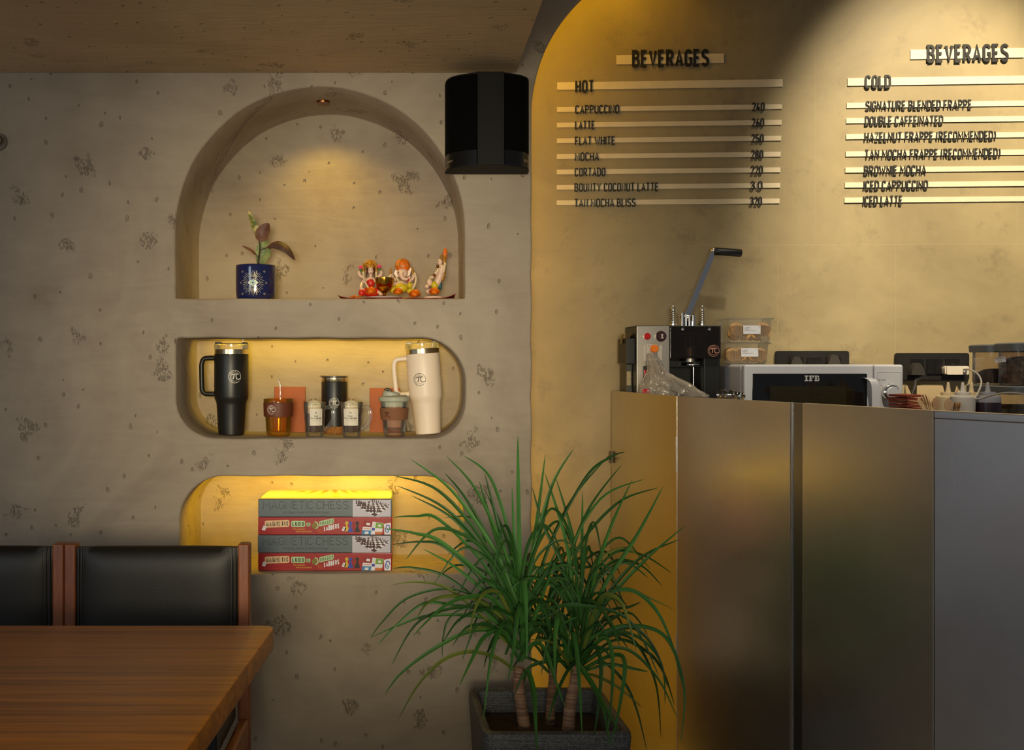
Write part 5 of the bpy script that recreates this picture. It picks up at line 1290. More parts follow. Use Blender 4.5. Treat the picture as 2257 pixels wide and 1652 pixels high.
# each blade: (width mm, material, depth reach at the tip, crown, points from the stem outwards)
BL = [
 (10, 1, -.03, 'L', [(828, 760), (818, 350), (815, 0)]), (9.5, 1, .05, 'L', [(800, 860), (690, 600), (470, 290), (250, 122)]), (10, 1, .0, 'L', [(800, 820), (740, 600), (590, 280), (437, 105)]),
 (8, 1, .12, 'L', [(815, 760), (770, 520), (670, 220), (530, 104)]), (9, 0, .10, 'L', [(800, 930), (640, 570), (400, 290), (165, 210)]), (8.5, 0, .06, 'L', [(800, 980), (650, 620), (430, 380), (180, 262)]),
 (8.5, 0, .0, 'L', [(805, 900), (690, 690), (480, 440), (258, 315)]), (8, 1, .12, 'L', [(800, 1000), (640, 680), (400, 440), (280, 422), (158, 428)]), (10, 1, -.06, 'L', [(800, 980), (680, 790), (420, 565), (270, 512), (112, 487)]),
 (9, 0, .12, 'L', [(820, 840), (690, 590), (540, 330), (430, 195)]), (7.5, 0, .08, 'L', [(795, 1060), (640, 790), (430, 585), (300, 556), (155, 572)]), (8.5, 1, .02, 'L', [(800, 1100), (690, 880), (500, 700), (315, 593)]),
 (8, 0, .05, 'L', [(800, 1080), (640, 900), (440, 740), (260, 692), (160, 697)]), (7.5, 2, -.04, 'L', [(800, 1130), (640, 960), (440, 800), (280, 768), (153, 783)]), (6, 0, -.02, 'L', [(800, 1060), (680, 900), (470, 805), (240, 850), (100, 980), (38, 1066)]),
 (8, 1, -.08, 'L', [(800, 1090), (640, 920), (480, 890), (320, 880), (160, 1010), (82, 1095)]), (8.5, 1, -.02, 'L', [(800, 1120), (700, 985), (540, 945), (330, 950), (180, 1000), (40, 1060)]), (10, 1, -.12, 'L', [(810, 1150), (720, 1040), (560, 1030), (360, 1130), (200, 1250), (113, 1362)]),
 (9, 2, -.10, 'L', [(800, 1235), (700, 1165), (560, 1135), (420, 1180), (290, 1310), (188, 1486)]), (10, 1, -.16, 'L', [(800, 1010), (690, 860), (560, 845), (420, 900), (262, 1052)]), (9, 2, -.14, 'L', [(790, 1010), (640, 880), (480, 840), (350, 870), (286, 952)]),
 (6.5, 0, -.02, 'L', [(800, 1060), (660, 930), (540, 905), (450, 965), (420, 1070), (417, 1165)]), (10, 1, -.20, 'L', [(810, 1160), (740, 1030), (640, 1055), (570, 1180), (508, 1312)]), (11, 1, -.24, 'L', [(825, 1120), (770, 985), (720, 1010), (670, 1180), (634, 1492)]),
 (8.5, 2, -.18, 'L', [(800, 1000), (720, 830), (640, 825), (585, 920), (558, 1065)]), (11, 1, -.22, 'L', [(838, 1100), (838, 900), (812, 940), (790, 1130), (762, 1290)]), (14, 1, -.26, 'L', [(845, 1290), (865, 1240), (895, 1340), (905, 1480), (915, 1690)]),
 (12, 1, -.22, 'L', [(842, 1150), (838, 880), (845, 755), (858, 900), (862, 1180)]), (7, 0, .10, 'L', [(810, 1150), (720, 1040), (670, 1100), (635, 1220)]), (7, 0, .14, 'L', [(800, 1000), (680, 720), (600, 450), (430, 430)]),
 (10, 1, .06, 'L', [(828, 900), (800, 600), (784, 265)]), (10, 0, .10, 'L', [(825, 880), (735, 560), (640, 195)]), (9, 1, .14, 'L', [(815, 900), (700, 540), (612, 238)]), (8, 0, .16, 'L', [(820, 850), (760, 560), (650, 300)]),
 (10, 1, .10, 'L', [(845, 900), (900, 560), (960, 95)]), (9, 1, .05, 'L', [(850, 900), (910, 560), (1000, 250), (1107, 70)]), (11, 0, .0, 'L', [(845, 860), (870, 700), (930, 520), (995, 255)]), (8.5, 0, .13, 'L', [(850, 980), (960, 620), (1100, 330), (1300, 96)]),
 (8, 0, .12, 'L', [(850, 1000), (980, 580), (1170, 220), (1300, 112), (1378, 84)]), (10, 1, -.10, 'L', [(845, 1120), (890, 980), (950, 820), (1010, 660)]), (9, 0, -.05, 'L', [(750, 1150), (850, 900), (940, 760), (1040, 560)]),
 (9, 0, .05, 'R', [(1120, 1000), (1060, 700), (950, 470), (890, 270)]), (9, 1, .04, 'R', [(1130, 1000), (1070, 560), (955, 190)]), (9.5, 1, .12, 'R', [(1130, 900), (1110, 560), (1015, 220)]), (9, 1, .10, 'R', [(1140, 950), (1150, 600), (1155, 290)]),
 (8, 0, .10, 'R', [(1110, 1000), (1040, 680), (1230, 300), (1362, 150)][0:1]+[(1060, 760), (1180, 400), (1362, 150)]), (7.5, 1, .10, 'R', [(1100, 960), (1080, 640), (1250, 330), (1480, 227)]), (7.5, 0, .08, 'R', [(1100, 1000), (1110, 640), (1330, 360), (1552, 273)]),
 (12, 1, -.02, 'R', [(1160, 1080), (1210, 760), (1300, 480), (1416, 230)]), (12, 1, -.05, 'R', [(1165, 1100), (1250, 820), (1440, 520), (1580, 262)]), (10, 1, .02, 'R', [(1170, 1110), (1280, 880), (1490, 650), (1692, 475)]), (9, 0, .06, 'R', [(1165, 1120), (1250, 890), (1450, 650), (1664, 545)]),
 (7.5, 0, .08, 'R', [(1130, 960), (1190, 760), (1330, 610), (1480, 630), (1624, 722)]), (7.5, 0, .10, 'R', [(1130, 1000), (1200, 790), (1320, 660), (1460, 680), (1575, 790)]), (6.5, 2, .06, 'R', [(1130, 1000), (1210, 690), (1350, 590), (1440, 620), (1510, 700)]),
 (11, 2, -.18, 'R', [(1160, 1120), (1230, 900), (1290, 835), (1370, 900), (1440, 1140)]), (7, 2, -.06, 'R', [(1170, 1060), (1240, 860), (1380, 805), (1500, 850), (1630, 912)]), (9, 1, -.10, 'R', [(1165, 1120), (1260, 860), (1400, 810), (1530, 900), (1620, 1080), (1690, 1345)]),
 (9, 1, -.14, 'R', [(1170, 1160), (1290, 1020), (1470, 1000), (1610, 1080), (1690, 1330), (1672, 1612)]), (8.5, 0, -.10, 'R', [(1165, 1170), (1260, 1060), (1420, 1010), (1540, 1130), (1602, 1322)]), (8.5, 1, -.06, 'R', [(1165, 1200), (1290, 1120), (1420, 1140), (1560, 1290), (1652, 1482)]),
 (7, 0, -.02, 'R', [(1165, 1230), (1260, 1190), (1370, 1290), (1440, 1440), (1495, 1660)]), (7, 0, .02, 'R', [(1160, 1160), (1290, 1050), (1430, 1080), (1540, 1300), (1568, 1590)]), (7, 2, -.10, 'R', [(1150, 1250), (1220, 1260), (1340, 1320), (1468, 1428)]),
 (14, 1, -.26, 'R', [(1110, 1180), (1130, 1200), (1200, 1300), (1270, 1420), (1345, 1552)]), (11, 1, -.22, 'R', [(1140, 1200), (1190, 1280), (1260, 1430), (1298, 1625)]), (11, 0, -.16, 'R', [(1150, 1220), (1215, 1110), (1250, 1200), (1240, 1400), (1212, 1592)]),
 (11, 1, -.20, 'R', [(1150, 1180), (1260, 1065), (1305, 1130), (1310, 1330), (1280, 1600)]), (10, 1, -.18, 'R', [(1160, 1220), (1320, 1150), (1378, 1200), (1350, 1420), (1305, 1630)]), (11, 1, -.24, 'R', [(1110, 1160), (1105, 1030), (1125, 1150), (1140, 1350), (1152, 1572)]),
 (8, 2, -.16, 'R', [(1110, 1260), (1060, 1170), (1000, 1090), (880, 1070)][::1]), (9, 1, -.20, 'L', [(830, 1180), (900, 1090), (960, 1130), (1010, 1280), (1062, 1425)]), (14, 1, -.24, 'R', [(1080, 1230), (1050, 1000), (1028, 935), (1010, 1060), (1008, 1262)]),
 (10, 1, -.22, 'R', [(1150, 980), (1120, 800), (1080, 800), (1015, 842)]), (9, 0, -.10, 'R', [(1080, 1230), (1010, 1120), (940, 880), (720, 690)]), (8, 0, .06, 'R', [(1100, 1200), (1010, 980), (900, 820), (860, 640)]), (9, 1, -.12, 'R', [(1110, 1220), (1080, 1080), (1050, 1000), (1130, 950)]),
 (9, 1, -.05, 'R', [(1170, 1080), (1270, 1030), (1400, 1000), (1540, 1020), (1600, 1060)]), (8, 1, .02, 'R', [(1160, 1150), (1300, 1040), (1450, 1060), (1570, 1200), (1590, 1420)]), (7, 0, .06, 'R', [(1150, 1180), (1280, 940), (1400, 900), (1460, 875)]),
 (8, 0, .04, 'R', [(1160, 1190), (1330, 1070), (1490, 1130), (1580, 1240), (1640, 1420)]), (8, 1, -.04, 'R', [(1160, 1240), (1290, 1200), (1430, 1225), (1500, 1240)]), (7.5, 2, -.06, 'L', [(800, 1120), (690, 1030), (620, 1010), (530, 1025)]),
 (8, 0, .12, 'B', [(1000, 1260), (930, 1080), (900, 880), (770, 560)]), (8, 0, .12, 'B', [(1010, 1260), (1040, 1000), (1060, 760), (1000, 480)]), (9, 0, .1, 'B', [(1010, 1260), (960, 1040), (990, 800), (1090, 580)]), (8, 0, .08, 'B', [(1005, 1290), (960, 1180), (900, 1100), (870, 1160)]),
]
for w, mi, dy, cr, pts in BL:
    Y0 = {'L': YL, 'R': YRr, 'B': YBk}[cr]; N_ = len(pts)-1
    path = [pz(x_, y_, Y0+dy*(i/N_)**1.0) for i, (x_, y_) in enumerate(pts)]
    blade(path, w/1000*.94, (M_pl1, M_pl2, M_pl3)[mi], rl.uniform(-1, 1))
# the dense heart of the crowns: short and middling blades nobody could count
gg = G()
for k in range(110):
    cr = rl.choice('LLLRRRB'); Y0 = {'L': YL, 'R': YRr, 'B': YBk}[cr]
    sx, sy0, sy1 = {'L': (825, 760, 1230), 'R': (1135, 820, 1240), 'B': (1000, 900, 1260)}[cr]
    zy = rl.uniform(sy0, sy1); az = rl.uniform(0, 2*PI); L = rl.uniform(.13, .36)*(1.0 if zy < 1100 else .75)
    base = pz(sx+rl.uniform(-12, 12), zy, Y0); el = rl.uniform(.55, 1.35) if rl.random() < .88 else rl.uniform(-.1, .5)
    hd = Vector((math.cos(az)*.8, math.sin(az)*.62, 0)); d0 = hd*math.cos(el)+Vector((0, 0, math.sin(el)))
    p1 = base+d0*L*.5; p2 = base+d0*L*.85+hd*L*.18+Vector((0, 0, -L*.13)); p3 = p2+hd*L*.28+Vector((0, 0, -L*.22*rl.uniform(.5, 1.8)))
    pth = [base, p1, p2, p3]
    if any(q.y > 2.955 and q.x < .37 for q in pth) or any(q.x > 0.60 for q in pth) or min(q.z for q in pth) < .40: continue
    blade(pth, rl.uniform(.006, .009), None, rl.uniform(-1, 1), gg=gg)
core = gg.build('inner_leaves', M_pl1, palm, fix=False, angle=24); core['kind'] = 'stuff'
q = P(1124, 1609, 2.50); g = G(); g.ball((q.x, 2.52, 0.338), 0.0075, 10, 7, (1.1, .8, .65)); tag(g.build('pebble', mat('tan_pebble', 'b08a4c', 0.6)), 'small tan pebble lying on the soil of the palm pot', 'pebble')
# ================================================================== CUP SEALING MACHINE
M_enam = mat('black_enamel', '141413', 0.4, var=0.08, bump=0.1, bscale=600); M_pan = mat('panel_steel', 'b3aca2', 0.32, 1.0, var=0.08, nscale=6)
M_redb = mat('red_button', 'b30d0a', 0.25, coat=0.5); M_mknob = mat('maroon_knob', '35141a', 0.3); M_plate = mat('dial_plate', 'b9b1a4', 0.5, var=0.03); M_oran = mat('orange_dial', 'e0710c', 0.35)
M_label_tan = mat('spec_plate', '9a8a67', 0.45, 0.3); M_smoke = clear('smoked_acrylic', (0.12, 0.09, 0.07), 0.10, 0.06, (0.46, 0.40, 0.35)); M_salmon = mat('salmon_print', 'b98268', 0.5, var=0)
Y0 = 3.1; s0 = Y0/FPX
def S(px, py, y=Y0): return P(px, py, y)
def pbox(g, pxa, pya, pxb, pyb, ya, yb, r=0.0, at=None):
    """box whose front face spans these pixels at distance ya"""
    a = P(pxa, pyb, ya); b = P(pxb, pya, ya); g.box((a.x, ya, a.z), (b.x, yb, b.z), r); return g
m0 = S(1496, 0)
sm = thing('cup_sealing_machine', 'manual cup sealing machine with a long lever standing on the worktop', 'cup sealer', (m0.x, 3.18, ZW))
zt = S(0, 718).z; xl = S(1403, 0).x; xr = S(1590, 0).x; xm = S(1476, 0).x
g = G(); g.box((xl, 3.103, zt-0.004), (xr, 3.255, zt+0.001), 0.002); g.box((xl, 3.103, ZW), (xl+0.003, 3.255, zt), 0.001); g.box((xl, 3.25, ZW), (xr, 3.258, zt), 0.001)
g.box((xm-0.003, 3.103, ZW+0.02), (xm, 3.25, zt), 0.0005); g.box((xr-0.048, 3.112, ZW), (xr, 3.25, zt-0.005), 0.003); g.box((xl, 3.103, ZW), (xr, 3.255, ZW+0.022), 0.003)
g.box((xm, 3.16, S(0, 806).z-0.004), (xr-0.045, 3.25, S(0, 795).z), 0.001)
g.build('housing', M_enam, sm)
g = G(); g.box((xl+0.001, 3.0985, ZW+0.004), (xm-0.001, 3.103, zt-0.0005), 0.001); pn = g.build('control_panel', M_pan, sm)
def knob(px, py, rp, depth, m, name, par=pn, y=3.0985, prof=None):
    c = S(px, py); r = rp*s0; g = G()
    g.lathe(prof or [(0, depth), (r*.72, depth), (r*.92, depth*.8), (r, depth*.3), (r, 0)], (c.x, y, c.z), 24, Matrix.Rotation(PI/2, 4, 'X')); return g.build(name, m, par)
knob(1426.2, 741, 7.6, 0.008, M_redb, 'red_button'); kb = knob(1455.8, 740.8, 12, 0.014, M_mknob, 'selector_knob')
c = S(1456.5, 741); g = G(); d = D(g, wall_frame((c.x, 3.084, c.z)))
d.poly([(-.004, .0065), (.004, .0065), (.0012, 0), (.005, -.006), (-.004, -.006), (-.0008, 0)], 0.0004); g.build('pointer', M_plate, kb, fix=False)
c = S(1439, 725); g = G(); g.ball((c.x, 3.098, c.z), .0028, 10, 6, (1, .5, 1)); g.build('screw', M_chrome, pn)
g = G(); pbox(g, 1425, 758, 1459.5, 794, 3.0955, 3.0984, .0012); pbox(g, 1418.5, 759.5, 1424, 795, 3.096, 3.0984, .0008); dp = g.build('dial_plate', M_plate, pn)
c = S(1441.3, 768.3); g = G(); d = D(g, wall_frame((c.x, 3.0955, c.z)))
for i in range(13):
    an = math.radians(-30+i*20); d.stroke([(.0145*math.cos(an), .0145*math.sin(an)), (.0175*math.cos(an), .0175*math.sin(an))], .0006, None, .0003)
d.disc(-.0165, .008, .0014, .0003, 8); d.disc(.0125, .0085, .0014, .0003, 8); g.build('dial_marks', M_ink, dp, fix=False)
knob(1441.3, 768.3, 9.2, 0.010, M_oran, 'temperature_dial', dp, 3.0952)
g = G(); pbox(g, 1417, 806, 1432, 837, 3.0965, 3.0984, .002); sw = g.build('rocker_switch', M_black, pn); g = G(); pbox(g, 1419.5, 815, 1430, 830, 3.0925, 3.0962, .0015); g.build('red_rocker', M_redb, sw)
# smoked guard
g = G(); pbox(g, 1477, 720.5, 1589, 789.5, 3.0945, 3.097, .002); gd_ = g.build('smoked_guard', M_smoke, sm)
for px in (1503.5, 1562.5):
    c = S(px, 725.5); g = G(); g.lathe([(0, .006), (.0035, .0055), (.0048, .003), (.005, 0)], (c.x, 3.0944, c.z), 14, Rx); g.build('guard_screw', M_chrome, gd_)
c = S(1571.5, 772.5); g = G(); d = D(g, wall_frame((c.x, 3.0942, c.z))); d.pi_mark(0, 0, 12.3*s0, 0.0003); g.build('printed_logo', M_salmon, gd_, fix=False)
# heating head behind the guard
c = S(1520, 0); hy = 3.17; kk = hy/FPX; cx_ = (1521-CX)*kk
def zz(py): return ZC-(py-CY)*kk
M_alu = mat('cast_aluminium', '97928a', 0.35, 1.0, var=0.1)
g = G(); g.box((cx_-.045, hy-.028, zz(738.5)), (cx_+.050, hy+.028, zz(733)), .001); g.box((cx_-.022, hy-.03, zz(751)), (cx_+.030, hy+.03, zz(746.5)), .001)
for dx in (-.018, -.004, .006, .022): g.tube([(cx_+dx, hy-.02, zz(762)), (cx_+dx, hy-.02, zz(738))], .0024, 8)
g.lathe([(0, zz(763)), (.038, zz(763)), (.041, zz(766)), (.041, zz(784)), (.038, zz(786)), (0, zz(786))], (cx_, hy, 0), 32); g.lathe([(0, zz(787)), (.026, zz(787)), (.026, zz(797)), (0, zz(797))], (cx_, hy, 0), 28)
g.build('heating_head', M_alu, sm)
g = G(); g.lathe([(0, zz(799)), (.036, zz(799)), (.0375, zz(800.5)), (.0375, zz(804)), (.036, zz(805)), (0, zz(805))], (cx_+.004, hy-.01, 0), 32); g.build('press_plate', M_chrome, sm)
for px, rr in ((1528.5, .0036), (1543.5, .0026)):
    x = (px-CX)*kk; g = G(); g.tube([(x, hy, ZW+.022), (x, hy, zz(805.5))], rr, 10); g.build('guide_rod', M_chrome, sm)
# springs, clevis, lever
for px in (1484, 1548):
    x = (px-CX)*3.18/FPX; zk = lambda py: ZC-(py-CY)*3.18/FPX; g = G()
    g.tube([(x, 3.18, zt), (x, 3.18, zk(673))], .0028, 8); g.lathe([(0, zk(716)), (.013, zk(716)), (.013, zk(713.5)), (0, zk(713.5))], (x, 3.18, 0), 16); g.lathe([(0, zk(681)), (.008, zk(681)), (.0085, zk(678)), (.005, zk(676)), (0, zk(676))], (x, 3.18, 0), 12); rod = g.build('spring_rod', M_chrome, sm)
    g = G(); g.tube([(x+.0085*math.cos(t_*2*PI), 3.18+.0085*math.sin(t_*2*PI), zk(713)+(zk(682)-zk(713))*t_/6.5) for t_ in [i/12 for i in range(79)]], .0014, 5); g.build('coil_spring', M_chrome, rod)
zk = lambda py: ZC-(py-CY)*3.18/FPX; xk = lambda px: (px-CX)*3.18/FPX
g = G(); g.box((xk(1499), 3.16, zt), (xk(1505), 3.2, zk(689)), .001); g.box((xk(1508), 3.166, zt), (xk(1512), 3.194, zk(691)), .002); g.box((xk(1514.5), 3.16, zt), (xk(1518), 3.2, zk(694)), .001); g.box((xk(1522.5), 3.16, zt), (xk(1528.5), 3.2, zk(694)), .002); g.box((xk(1514.5), 3.164, zt), (xk(1528.5), 3.2, zk(707)), .001)
g.tube([(xk(1497), 3.175, zk(698)), (xk(1531), 3.175, zk(698))], .0025, 8); g.build('clevis', M_chrome, sm)
g = G(); a_ = Vector((xk(1512.5), 3.178, zk(700))); b_ = Vector((xk(1573), 3.178, zk(551.5))); dv = (b_-a_).normalized(); pv = Vector((dv.z, 0, -dv.x))
prof_ = []
for p_, w_ in ((a_, .0085), (a_+(b_-a_)*.96, .0072), (b_+dv*.002, .0068)): prof_.append((p_, w_))
vs = []
for p_, w_ in prof_:
    for sx_, sy_ in ((-1, -.0045), (1, -.0045), (1, .0045), (-1, .0045)): vs.append(p_+pv*w_*sx_+Vector((0, sy_, 0)))
g.add(vs, [(0, 1, 2, 3)]+[(k*4+i, k*4+(i+1) % 4, (k+1)*4+(i+1) % 4, (k+1)*4+i) for k in range(2) for i in range(4)]+[(11, 10, 9, 8)])
lv = g.build('lever', M_chrome, sm); g = G(); g.tube([b_+Vector((-.004, 0, -.002)), b_+Vector((.006, -.001, .001))], [.0085, .008], 12); g.ball(b_+Vector((-.002, -.003, 0)), .0085, 10, 7, (1, .8, 1)); g.build('pivot', M_chrome, lv)
g = G(); q0 = Vector((xk(1573), 3.172, zk(554))); q1 = Vector((xk(1631), 3.166, zk(558.5)))
M_grip = mat('black_grip', '121212', 0.38, bump=0.2, bscale=300)
g.tube([q0, q0+(q1-q0)*.03, q0+(q1-q0)*.3, q0+(q1-q0)*.95, q1], [.010, .0118, .0115, .0122, .0105], 16); g.build('grip', M_grip, lv)
# film hopper on the side
g = G(); pa = P(1380, 802, 3.12); g.box((pa.x, 3.12, P(0, 801, 3.12).z), (xl-0.0005, 3.24, P(0, 745, 3.12).z), .0015); g.build('scrap_bin', mat('black_bin', '262524', 0.5, spec=0.4), sm)
g = G(); z1_ = P(0, 858, 3.11).z; g.box((xl-.018, 3.16, ZW), (xl-.0005, 3.25, P(0, 803, 3.12).z), .001); g.build('side_box', mat('side_grey', '3b3832', 0.5), sm)
g = G(); g.box((P(1381.5, 0, 3.158).x, 3.1575, P(0, 849, 3.158).z), (xl-.004, 3.1597, P(0, 818, 3.158).z), .0006); sp_ = g.build('spec_plate', M_label_tan, sm)
g = G(); fn = wall_frame((P(1383, 0, 3.158).x, 3.1574, P(0, 836, 3.158).z)); font_text(g, 'CE 220V', fn, 0.001, 0, .0035, .014, .0003); g.build('plate_print', M_ink, sp_, fix=False)
M_scrap = mat('film_scrap', 'c2a468', 0.6, var=0.15, nscale=60)
for i in range(4):
    g = G(); x0_ = P(1366+i*9, 0, 3.17).x; zb_ = P(0, 746, 3.13).z
    def sc(u, v, i=i, x0_=x0_, zb_=zb_): return Vector((x0_-.004+.016*u+.004*math.sin(3*u+i)+.004*v, 3.145+.055*u+.012*i*.3, zb_-.015+.033*v*(1-.25*i*u)+.003*math.sin(5*v+i)))
    g.grid(sc, 6, 6); n_ = len(g.v); g.grid(lambda u, v: sc(u, v)+Vector((.0006, -.0004, 0)), 6, 6)
    o = g.build('paper_scrap', M_scrap, fix=False); tag(o, 'tan paper scrap sticking out of the black side bin of the cup sealer', 'paper', 'paper scraps in the side bin')

# ================================================================== PLASTIC BAG
M_bag = clear('crumpled_plastic', (0.70, 0.62, 0.50), 0.30, 0.20, (0.93, 0.90, 0.85))
s_ = M_bag.node_tree; tc_ = s_.nodes.new('ShaderNodeTexCoord'); nb = s_.nodes.new('ShaderNodeTexNoise'); nb.inputs['Scale'].default_value = 14; nb.inputs['Detail'].default_value = 2; nb.inputs['Distortion'].default_value = 1.5
s_.links.new(tc_.outputs['Object'], nb.inputs['Vector']); bpn = s_.nodes.new('ShaderNodeBump'); bpn.inputs['Strength'].default_value = 0.6; bpn.inputs['Distance'].default_value = 0.02
s_.links.new(nb.outputs[0], bpn.inputs['Height']); s_.links.new(bpn.outputs[0], s_.nodes['Principled BSDF'].inputs['Normal']); s_.links.new(bpn.outputs[0], s_.nodes['Glossy BSDF'].inputs['Normal'])
YG = 3.052
prof_l = [(1407, 862), (1410, 850), (1417, 838), (1426, 815), (1426, 795), (1428, 778)]; prof_r_ = [(1562, 874), (1535, 855), (1504, 838), (1470, 822), (1455, 795), (1446, 776)]
g = G(); NU = 40; NV = 30
def bag(u, v):
    vv = v*5; i = min(int(vv), 4); f = vv-i
    lx = prof_l[i][0]+(prof_l[i+1][0]-prof_l[i][0])*f; ly = prof_l[i][1]+(prof_l[i+1][1]-prof_l[i][1])*f
    rx = prof_r_[i][0]+(prof_r_[i+1][0]-prof_r_[i][0])*f; ry = prof_r_[i][1]+(prof_r_[i+1][1]-prof_r_[i][1])*f
    a = 2*PI*u; t = .5-.5*math.cos(a)
    px = lx+(rx-lx)*t; py = ly+(ry-ly)*t
    dep = math.sin(a)*(.030*(1-v)**1.2+.008)
    fold = .008*math.sin(9*a+7*v+2*math.sin(6*v))*(1-v*.5)+.004*math.sin(17*a-11*v)+.005*math.sin(5*a+14*v)*(1-v)
    p = P(px, py, YG); p.y = YG+dep*-1+fold*.5; p.z += fold*.4; p.x += fold*.3
    return p
g.grid(bag, NU, NV)
low = [bag(i/NU, 0) for i in range(NU)]
bc_ = sum(low, Vector())/NU
g.add(low+[Vector((bc_.x+(q.x-bc_.x)*.8, bc_.y+(q.y-bc_.y)*.9, ZW+.006)) for q in low], [(i, (i+1) % NU, NU+(i+1) % NU, NU+i) for i in range(NU)]+[tuple(range(NU, 2*NU))])
pb_ = g.build('plastic_bag', M_bag, fix=True, angle=80); tag(pb_, 'crumpled translucent plastic bag tied at the top, in front of the cup sealer', 'bag')
g = G(); q = P(1423, 861, 3.045); g.box((q.x-.012, 3.03, ZW+.006), (q.x+.011, 3.045, q.z+.006), .002); tag(g.build('red_packet', M_redb), 'red packet inside the base of the plastic bag', 'packet')

# ================================================================== MICROWAVE
M_mw = mat('microwave_white', 'b9b9bb', 0.38, var=0.02); M_win = mat('door_glass', '0d0c0a', 0.08, var=0.2, coat=0.5); M_silv = mat('silver_print', 'b7b7b5', 0.4, 0.2, var=0)
YM = 2.965
mw0 = P(1640, 806, YM); mw1 = P(1992, 802, YM); xa, xb = mw0.x, mw1.x; zt = 1.2465; km = YM/FPX; zbm = ZW+0.012
mx = lambda px: (px-CX)*km; mz = lambda py: ZC-(py-CY)*km
mw = thing('microwave_oven', 'white microwave oven with a black door window and one chrome dial', 'microwave', ((xa+xb)/2, 3.08, ZW))
g = G(); g.box((xa, YM+.030, zbm), (xb, 3.240, zt), .010, 3); g.build('body', M_mw, mw)
for x in (xa+.03, xb-.03):
    for y in (3.03, 3.2): g = G(); g.lathe([(0, ZW+.0003), (.012, ZW+.0003), (.012, zbm+.001), (0, zbm+.001)], (x, y, 0), 14); g.build('foot', M_black, mw)
xs = mx(1927)
g = G(); g.box((xa, YM, zbm), (xs-.0008, YM+.0295, zt-.0005), .007, 3); dr = g.build('door', M_mw, mw)
g = G(); g.box((mx(1657), YM-.0012, zbm+.028), (mx(1912), YM+.004, mz(822)), .004, 2); wn = g.build('door_window', M_win, dr)
s = NT('perforated_screen'); tc = s.n('ShaderNodeTexCoord').outputs['Object']; sx_ = s.n('ShaderNodeSeparateXYZ'); s.l(tc, sx_.inputs[0])
k1 = s.math('SINE', s.math('MULTIPLY', s.math('ADD', sx_.outputs[0], sx_.outputs[2]), 2000.0)); k2 = s.math('SINE', s.math('MULTIPLY', s.math('SUBTRACT', sx_.outputs[0], sx_.outputs[2]), 2000.0))
s.l(s.mix(s.math('GREATER_THAN', s.math('MULTIPLY', k1, k2), .15), hexc('11100c'), hexc('4a4128')), s.b.inputs['Base Color']); s.b.inputs['Roughness'].default_value = .25; s.b.inputs['Metallic'].default_value = .4
g = G(); g.box((mx(1697), YM-.0018, zbm+.04), (mx(1864), YM-.0013, mz(850)), 0); g.build('perforated_screen', s.m, wn)
g = G(); d = D(g, wall_frame((mx(1773), YM-.0013, mz(839.5))))
def rc(a_, b_, c_, e_): d.poly([(a_*km, b_*km), (c_*km, b_*km), (c_*km, e_*km), (a_*km, e_*km)], .0004)
for q in ((0, 0, 8, 2.6), (0, 9.9, 8, 12.5), (2.2, 2.6, 5.8, 9.9), (9.6, 0, 16.6, 2.6), (11, 2.6, 14.4, 9.9), (9.6, 9.9, 20.4, 12.5), (17.6, 7.6, 20.4, 9.9), (14.4, 5.2, 17.2, 7.2), (21.8, 0, 27.5, 2.4), (21.8, 10.1, 27.5, 12.5), (23.2, 2.4, 26.6, 10.1), (26.6, 5.4, 28, 7.2)): rc(*q)
d.stroke([(x_*km, y_*km) for x_, y_ in [(27.2, 11.2)]+arc(28, 8.9, 2.7, 2.4, 90, -90)+[(27.2, 6.4)]], 2.6*km, None, .0004)
d.stroke([(x_*km, y_*km) for x_, y_ in [(27.2, 6.2)]+arc(28.4, 3.7, 3.0, 2.5, 90, -90)+[(27.2, 1.3)]], 2.7*km, None, .0004)
g.build('lettering', M_silv, wn, smooth=False, fix=False)
g = G(); hx = [(mx(1903), YM+.001, mz(832)), (mx(1910), YM-.012, mz(833)), (mx(1917), YM-.022, mz(840)), (mx(1920), YM-.026, mz(860)), (mx(1920), YM-.026, zbm+.07), (mx(1917), YM-.022, zbm+.05), (mx(1908), YM-.004, zbm+.045)]
hp = smooth_path(hx, 5); vs = []
for i, p_ in enumerate(hp):
    t_ = (hp[min(i+1, len(hp)-1)]-hp[max(i-1, 0)]).normalized(); n_ = Vector((-.75, -.66, 0)); bx = Vector((.5, -.1, 0)).normalized()
    w_ = .0105; h_ = .004
    for a__, b__ in ((-1, -1), (1, -1), (1, 1), (-1, 1)): vs.append(p_+bx*w_*a__+Vector((0, -1, 0))*h_*b__)
m_ = len(hp); g.add(vs, [(k*4+i, k*4+(i+1) % 4, (k+1)*4+(i+1) % 4, (k+1)*4+i) for k in range(m_-1) for i in range(4)]+[(0, 1, 2, 3), tuple((m_-1)*4+i for i in (3, 2, 1, 0))]); g.build('handle', M_mw, dr, angle=60)
g = G(); g.box((xs+.0008, YM+.0005, zbm), (xb, YM+.0295, zt-.0005), .007, 3); g.box((mx(1933), YM-.0008, zbm+.02), (mx(1986), YM+.002, mz(820)), .003, 2); cp = g.build('control_panel', M_mw, mw)
